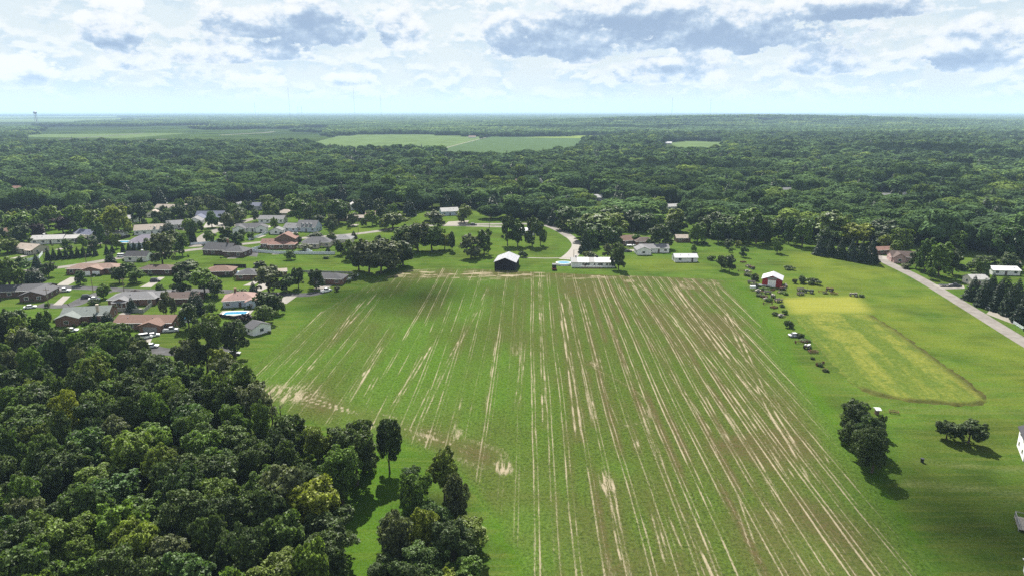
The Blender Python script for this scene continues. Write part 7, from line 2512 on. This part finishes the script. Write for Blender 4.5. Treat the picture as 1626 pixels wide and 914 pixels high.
def build_forest():
    rng = np.random.default_rng(99)
    fx = np.array([p.x / p.y for p in FRONTW])
    fy = np.array([p.y for p in FRONTW])
    far_edge = 2300.0
    P = FRONTW + [Vector((1950.0, far_edge, 0)), Vector((-1950.0, far_edge, 0))]
    sp = 14.0
    # jittered hexagonal raster
    nx, ny = int(4200 / sp), int(2100 / (sp * 0.87))
    I, J = np.meshgrid(np.arange(nx), np.arange(ny))
    X = (-2100 + (I + 0.5 * (J % 2)) * sp + rng.uniform(-0.42, 0.42, I.shape) * sp).ravel()
    Y = (330 + J * sp * 0.87 + rng.uniform(-0.42, 0.42, I.shape) * sp).ravel()
    ok = in_poly(X, Y, P)
    ok &= np.abs(X) < 0.80 * Y + 30
    for c in CLEAR:
        ok &= ~in_poly(X, Y, c)
    gap = fbm(X / 60.0, Y / 60.0, 4)
    ok &= gap > 0.27
    X, Y = X[ok], Y[ok]
    # keep clear of houses and roads
    for (hx, hy, hr) in KEEP_OUT:
        m = np.hypot(X - hx, Y - hy) > hr
        X, Y = X[m], Y[m]
    D = np.hypot(X, Y)
    order = np.argsort(D)
    X, Y, D = X[order], Y[order], D[order]
    n = len(X)
    stand = fbm(X / 110.0, Y / 110.0, 14)
    h = rng.uniform(11.0, 19.0, n) * (0.75 + 0.50 * stand)
    w = rng.uniform(13.0, 24.0, n)
    big = rng.random(n) < 0.16
    h[big] *= 1.22
    w[big] *= 1.25
    small = rng.random(n) < 0.18
    h[small] *= 0.72
    w[small] *= 0.72
    # the nearest of the mass are things of their own
    k = min(FOREST_THINGS, n)
    r = random.Random(31)
    for i in range(k):
        tone = r.choice(['mix', 'mix', 'dark', 'green', 'mix', 'yellow' if r.random() < 0.35 else 'mix'])
        px, py = to_px(np.array(X[i]), np.array(Y[i]), np.array(0.0))
        side = 'behind the houses at left' if px < 620 else 'behind the oak grove' if px < 960 else 'behind the white bungalow' if px < 1230 else 'along the country road at right'
        word = {'mix': 'mid green', 'dark': 'dark green', 'green': 'fresh green', 'yellow': 'yellow green'}[tone]
        place_tree(Vector((X[i], Y[i], 0)), h[i], w[i], tone, '%s tree of the forest edge %s' % (word, side), '%s forest edge trees %s' % (word, side), lod='mid', name='forest_tree')
    X, Y, D, h, w = X[k:], Y[k:], D[k:], h[k:], w[k:]
    near = D < 900
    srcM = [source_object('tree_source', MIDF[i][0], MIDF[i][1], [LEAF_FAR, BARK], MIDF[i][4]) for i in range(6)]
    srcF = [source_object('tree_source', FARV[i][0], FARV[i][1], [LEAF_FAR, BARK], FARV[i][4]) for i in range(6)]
    V, F = conifer_cloud(610, 3.0, 14.0, 900, 0.75, 0.8, 0.4, 10)
    srcM.append(source_object('tree_source', V, F, [NEEDLE, BARK], trunk_mesh(3, 4.0, .2)))
    srcF.append(srcM[-1])
    for nm, m, src, lab in (('forest', near, srcM, 'dense green broadleaf forest filling the middle distance'),
                            ('forest', ~near, srcF, 'hazy green forest beyond, up to the far fields')):
        kk = int(m.sum())
        pts = np.stack([X[m], Y[m], np.zeros(kk)], 1)
        scl = np.stack([w[m] / 10.6, w[m] / 10.6, h[m] / 13.6], 1)
        rot = np.stack([np.zeros(kk), np.zeros(kk), rng.uniform(0, 6.28, kk)], 1)
        idx = rng.integers(0, 6, kk)
        idx[rng.random(kk) < 0.03] = 6
        scatter(nm, pts, scl, rot, idx, src, lab, 'forest', LEAF)
    print('forest trees', n)


def build_far_canopy():
    """woods beyond 2.3 km, drawn in blocks of a hundred crowns"""
    rng = np.random.default_rng(7)
    import bmesh
    bm = bmesh.new()
    bmesh.ops.create_icosphere(bm, subdivisions=1, radius=1.0)
    bm.verts.ensure_lookup_table()
    iv = np.array([v.co[:] for v in bm.verts])
    bm.faces.ensure_lookup_table()
    jf = np.array([[v.index for v in f.verts] for f in bm.faces])
    bm.free()
    srcs = []
    T = 110.0
    for s in range(4):
        Vs, Fs = [], []
        o = 0
        n = 12
        for a in range(n):
            for b in range(n):
                x = (a + 0.5 + rng.uniform(-.4, .4)) * T / n - T / 2
                y = (b + 0.5 + rng.uniform(-.4, .4)) * T / n - T / 2
                r = rng.uniform(4.6, 7.5)
                h = rng.uniform(9.0, 15.5)
                v = iv * (1 + rng.normal(0, 0.16, (len(iv), 1))) * np.array([r, r, r * 0.85]) + np.array([x, y, h - 4.0])
                Vs.append(v)
                Fs.append(jf + o)
                o += len(iv)
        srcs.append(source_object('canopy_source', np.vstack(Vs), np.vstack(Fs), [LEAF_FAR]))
    step = 100.0
    gx, gy = np.meshgrid(np.arange(-11000, 11000, step), np.arange(2300, 13000, step))
    X = (gx + rng.uniform(-20, 20, gx.shape)).ravel()
    Y = (gy + rng.uniform(-20, 20, gy.shape)).ravel()
    ok = np.abs(X) < 0.80 * Y + 100
    for c in CLEAR:
        ok &= ~in_poly(X, Y, c)
    f = fbm(X / 900.0, Y / 420.0, 3)
    left = sstep(-X / np.maximum(Y, 1), 0.15, 0.6)
    ok &= f > 0.24 + 0.22 * left
    X, Y = X[ok], Y[ok]
    n = len(X)
    Z = far_height(X, Y)
    pts = np.stack([X, Y, Z], 1)
    s = rng.uniform(0.9, 1.15, n)
    scl = np.stack([np.ones(n), np.ones(n), s], 1)
    rot = np.stack([np.zeros(n), np.zeros(n), rng.integers(0, 4, n) * math.pi / 2], 1)
    scatter('forest', pts, scl, rot, rng.integers(0, 4, n), srcs, 'far blue green woods reaching to the horizon', 'forest', LEAF_FAR)
    print('canopy blocks', n)


KEEP_OUT = globals().get('KEEP_OUT', [])
FOREST_THINGS = 40
build_forest()
build_far_canopy()


def build_shadow_clouds():
    """clouds added out of view so that their shadows fall on forest, crop and lawn"""
    import bmesh
    bm = bmesh.new()
    bmesh.ops.create_icosphere(bm, subdivisions=2, radius=1.0)
    bm.verts.ensure_lookup_table()
    iv = np.array([v.co[:] for v in bm.verts])
    jf = np.array([[v.index for v in q.verts] for q in bm.faces])
    bm.free()
    m = mat('shadow_cloud_white', (0.85, 0.85, 0.86), 1.0, 0.0, 0.03, 0.01)
    rng = np.random.default_rng(12)
    alt = 2400.0
    for (px, py, rx, ry, lab) in ((1085, 276, 120, 60, 'above the right middle forest'), (290, 258, 120, 70, 'above the left middle forest'), (730, 262, 110, 55, 'above the centre forest'), (1420, 246, 230, 120, 'above the far right forest'),
                                  (230, 226, 320, 110, 'above the far left fields'), (960, 206, 700, 260, 'above the far centre woods'), (1500, 300, 70, 36, 'above the roadside forest'), (1650, 262, 150, 70, 'above the right edge forest'), (622, 468, 40, 22, 'above the corner of the crop'), (1610, 850, 30, 22, 'above the lower right lawn')):
        g = gp(px, py)
        c = g + sdir * (alt / sdir.z)  # added cloud, set up the sun line from the spot it shades
        Vs, Fs, o = [], [], 0
        for i in range(26):
            a, q = rng.uniform(0, 6.28), math.sqrt(rng.random())
            r = rng.uniform(0.22, 0.42) * (1.1 - 0.5 * q) * min(rx, ry)
            p = np.array([rx * q * math.cos(a), ry * q * math.sin(a), r * 0.25])
            v = iv * (1 + rng.normal(0, 0.10, (len(iv), 1))) * np.array([r * rx / min(rx, ry) * 0.8, r, r * 0.8]) + p
            v[:, 2] = np.maximum(v[:, 2], 0.0 + rng.uniform(0, 0.02))
            Vs.append(v)
            Fs.append(jf + o)
            o += len(iv)
        me = mesh_np('shadow_cloud', np.vstack(Vs), np.vstack(Fs))
        me.materials.append(m)
        ob = link('shadow_cloud', me, None, c)
        tag(ob, 'unseen cloud added to cast shade from high ' + lab, 'cloud', 'unseen clouds added for shade', 'stuff')


build_shadow_clouds()

# ------------------------------------------------------------------ tell look-alike trees apart by their order in the picture
def number_lookalikes():
    one = ['', 'first', 'second', 'third', 'fourth', 'fifth', 'sixth', 'seventh', 'eighth', 'ninth', 'tenth', 'eleventh', 'twelfth', 'thirteenth', 'fourteenth', 'fifteenth', 'sixteenth', 'seventeenth', 'eighteenth', 'nineteenth', 'twentieth']
    words = one + ['twenty-' + w for w in one[1:10]] + ['thirtieth'] + ['thirty-' + w for w in one[1:10]] + ['fortieth']
    by = {}
    for o in SC.objects:
        if o.parent is None and o.get('category') in ('tree', 'shrub'):
            by.setdefault(o['label'], []).append(o)
    for lab, obs in by.items():
        if 1 < len(obs) <= 40:
            obs.sort(key=lambda o: o.location.x / o.location.y)
            for i, o in enumerate(obs):
                o['label'] = '%s %s counting rightward' % (words[i + 1], lab)


number_lookalikes()

# ------------------------------------------------------------------ the air
def build_haze():
    m = bpy.data.materials.new('haze_air')
    m.use_nodes = True
    k = NT(m.node_tree)
    k.n.remove(k.n['Principled BSDF'])
    v = k.node('ShaderNodeVolumePrincipled')
    v.inputs['Color'].default_value = (0.52, 0.72, 1.0, 1.0)
    v.inputs['Density'].default_value = HAZE_DENSITY
    v.inputs['Anisotropy'].default_value = 0.0
    k.l.new(v.outputs[0], k.n['Material Output'].inputs['Volume'])
    mb = MB()
    mb.box(-58000, 58000, -1400, 88000, -30, 330)
    o = mb.build('haze', m)
    tag(o, 'thin blue summer haze filling the air', 'haze', None, 'stuff')


HAZE_DENSITY = 6.5e-5
build_haze()
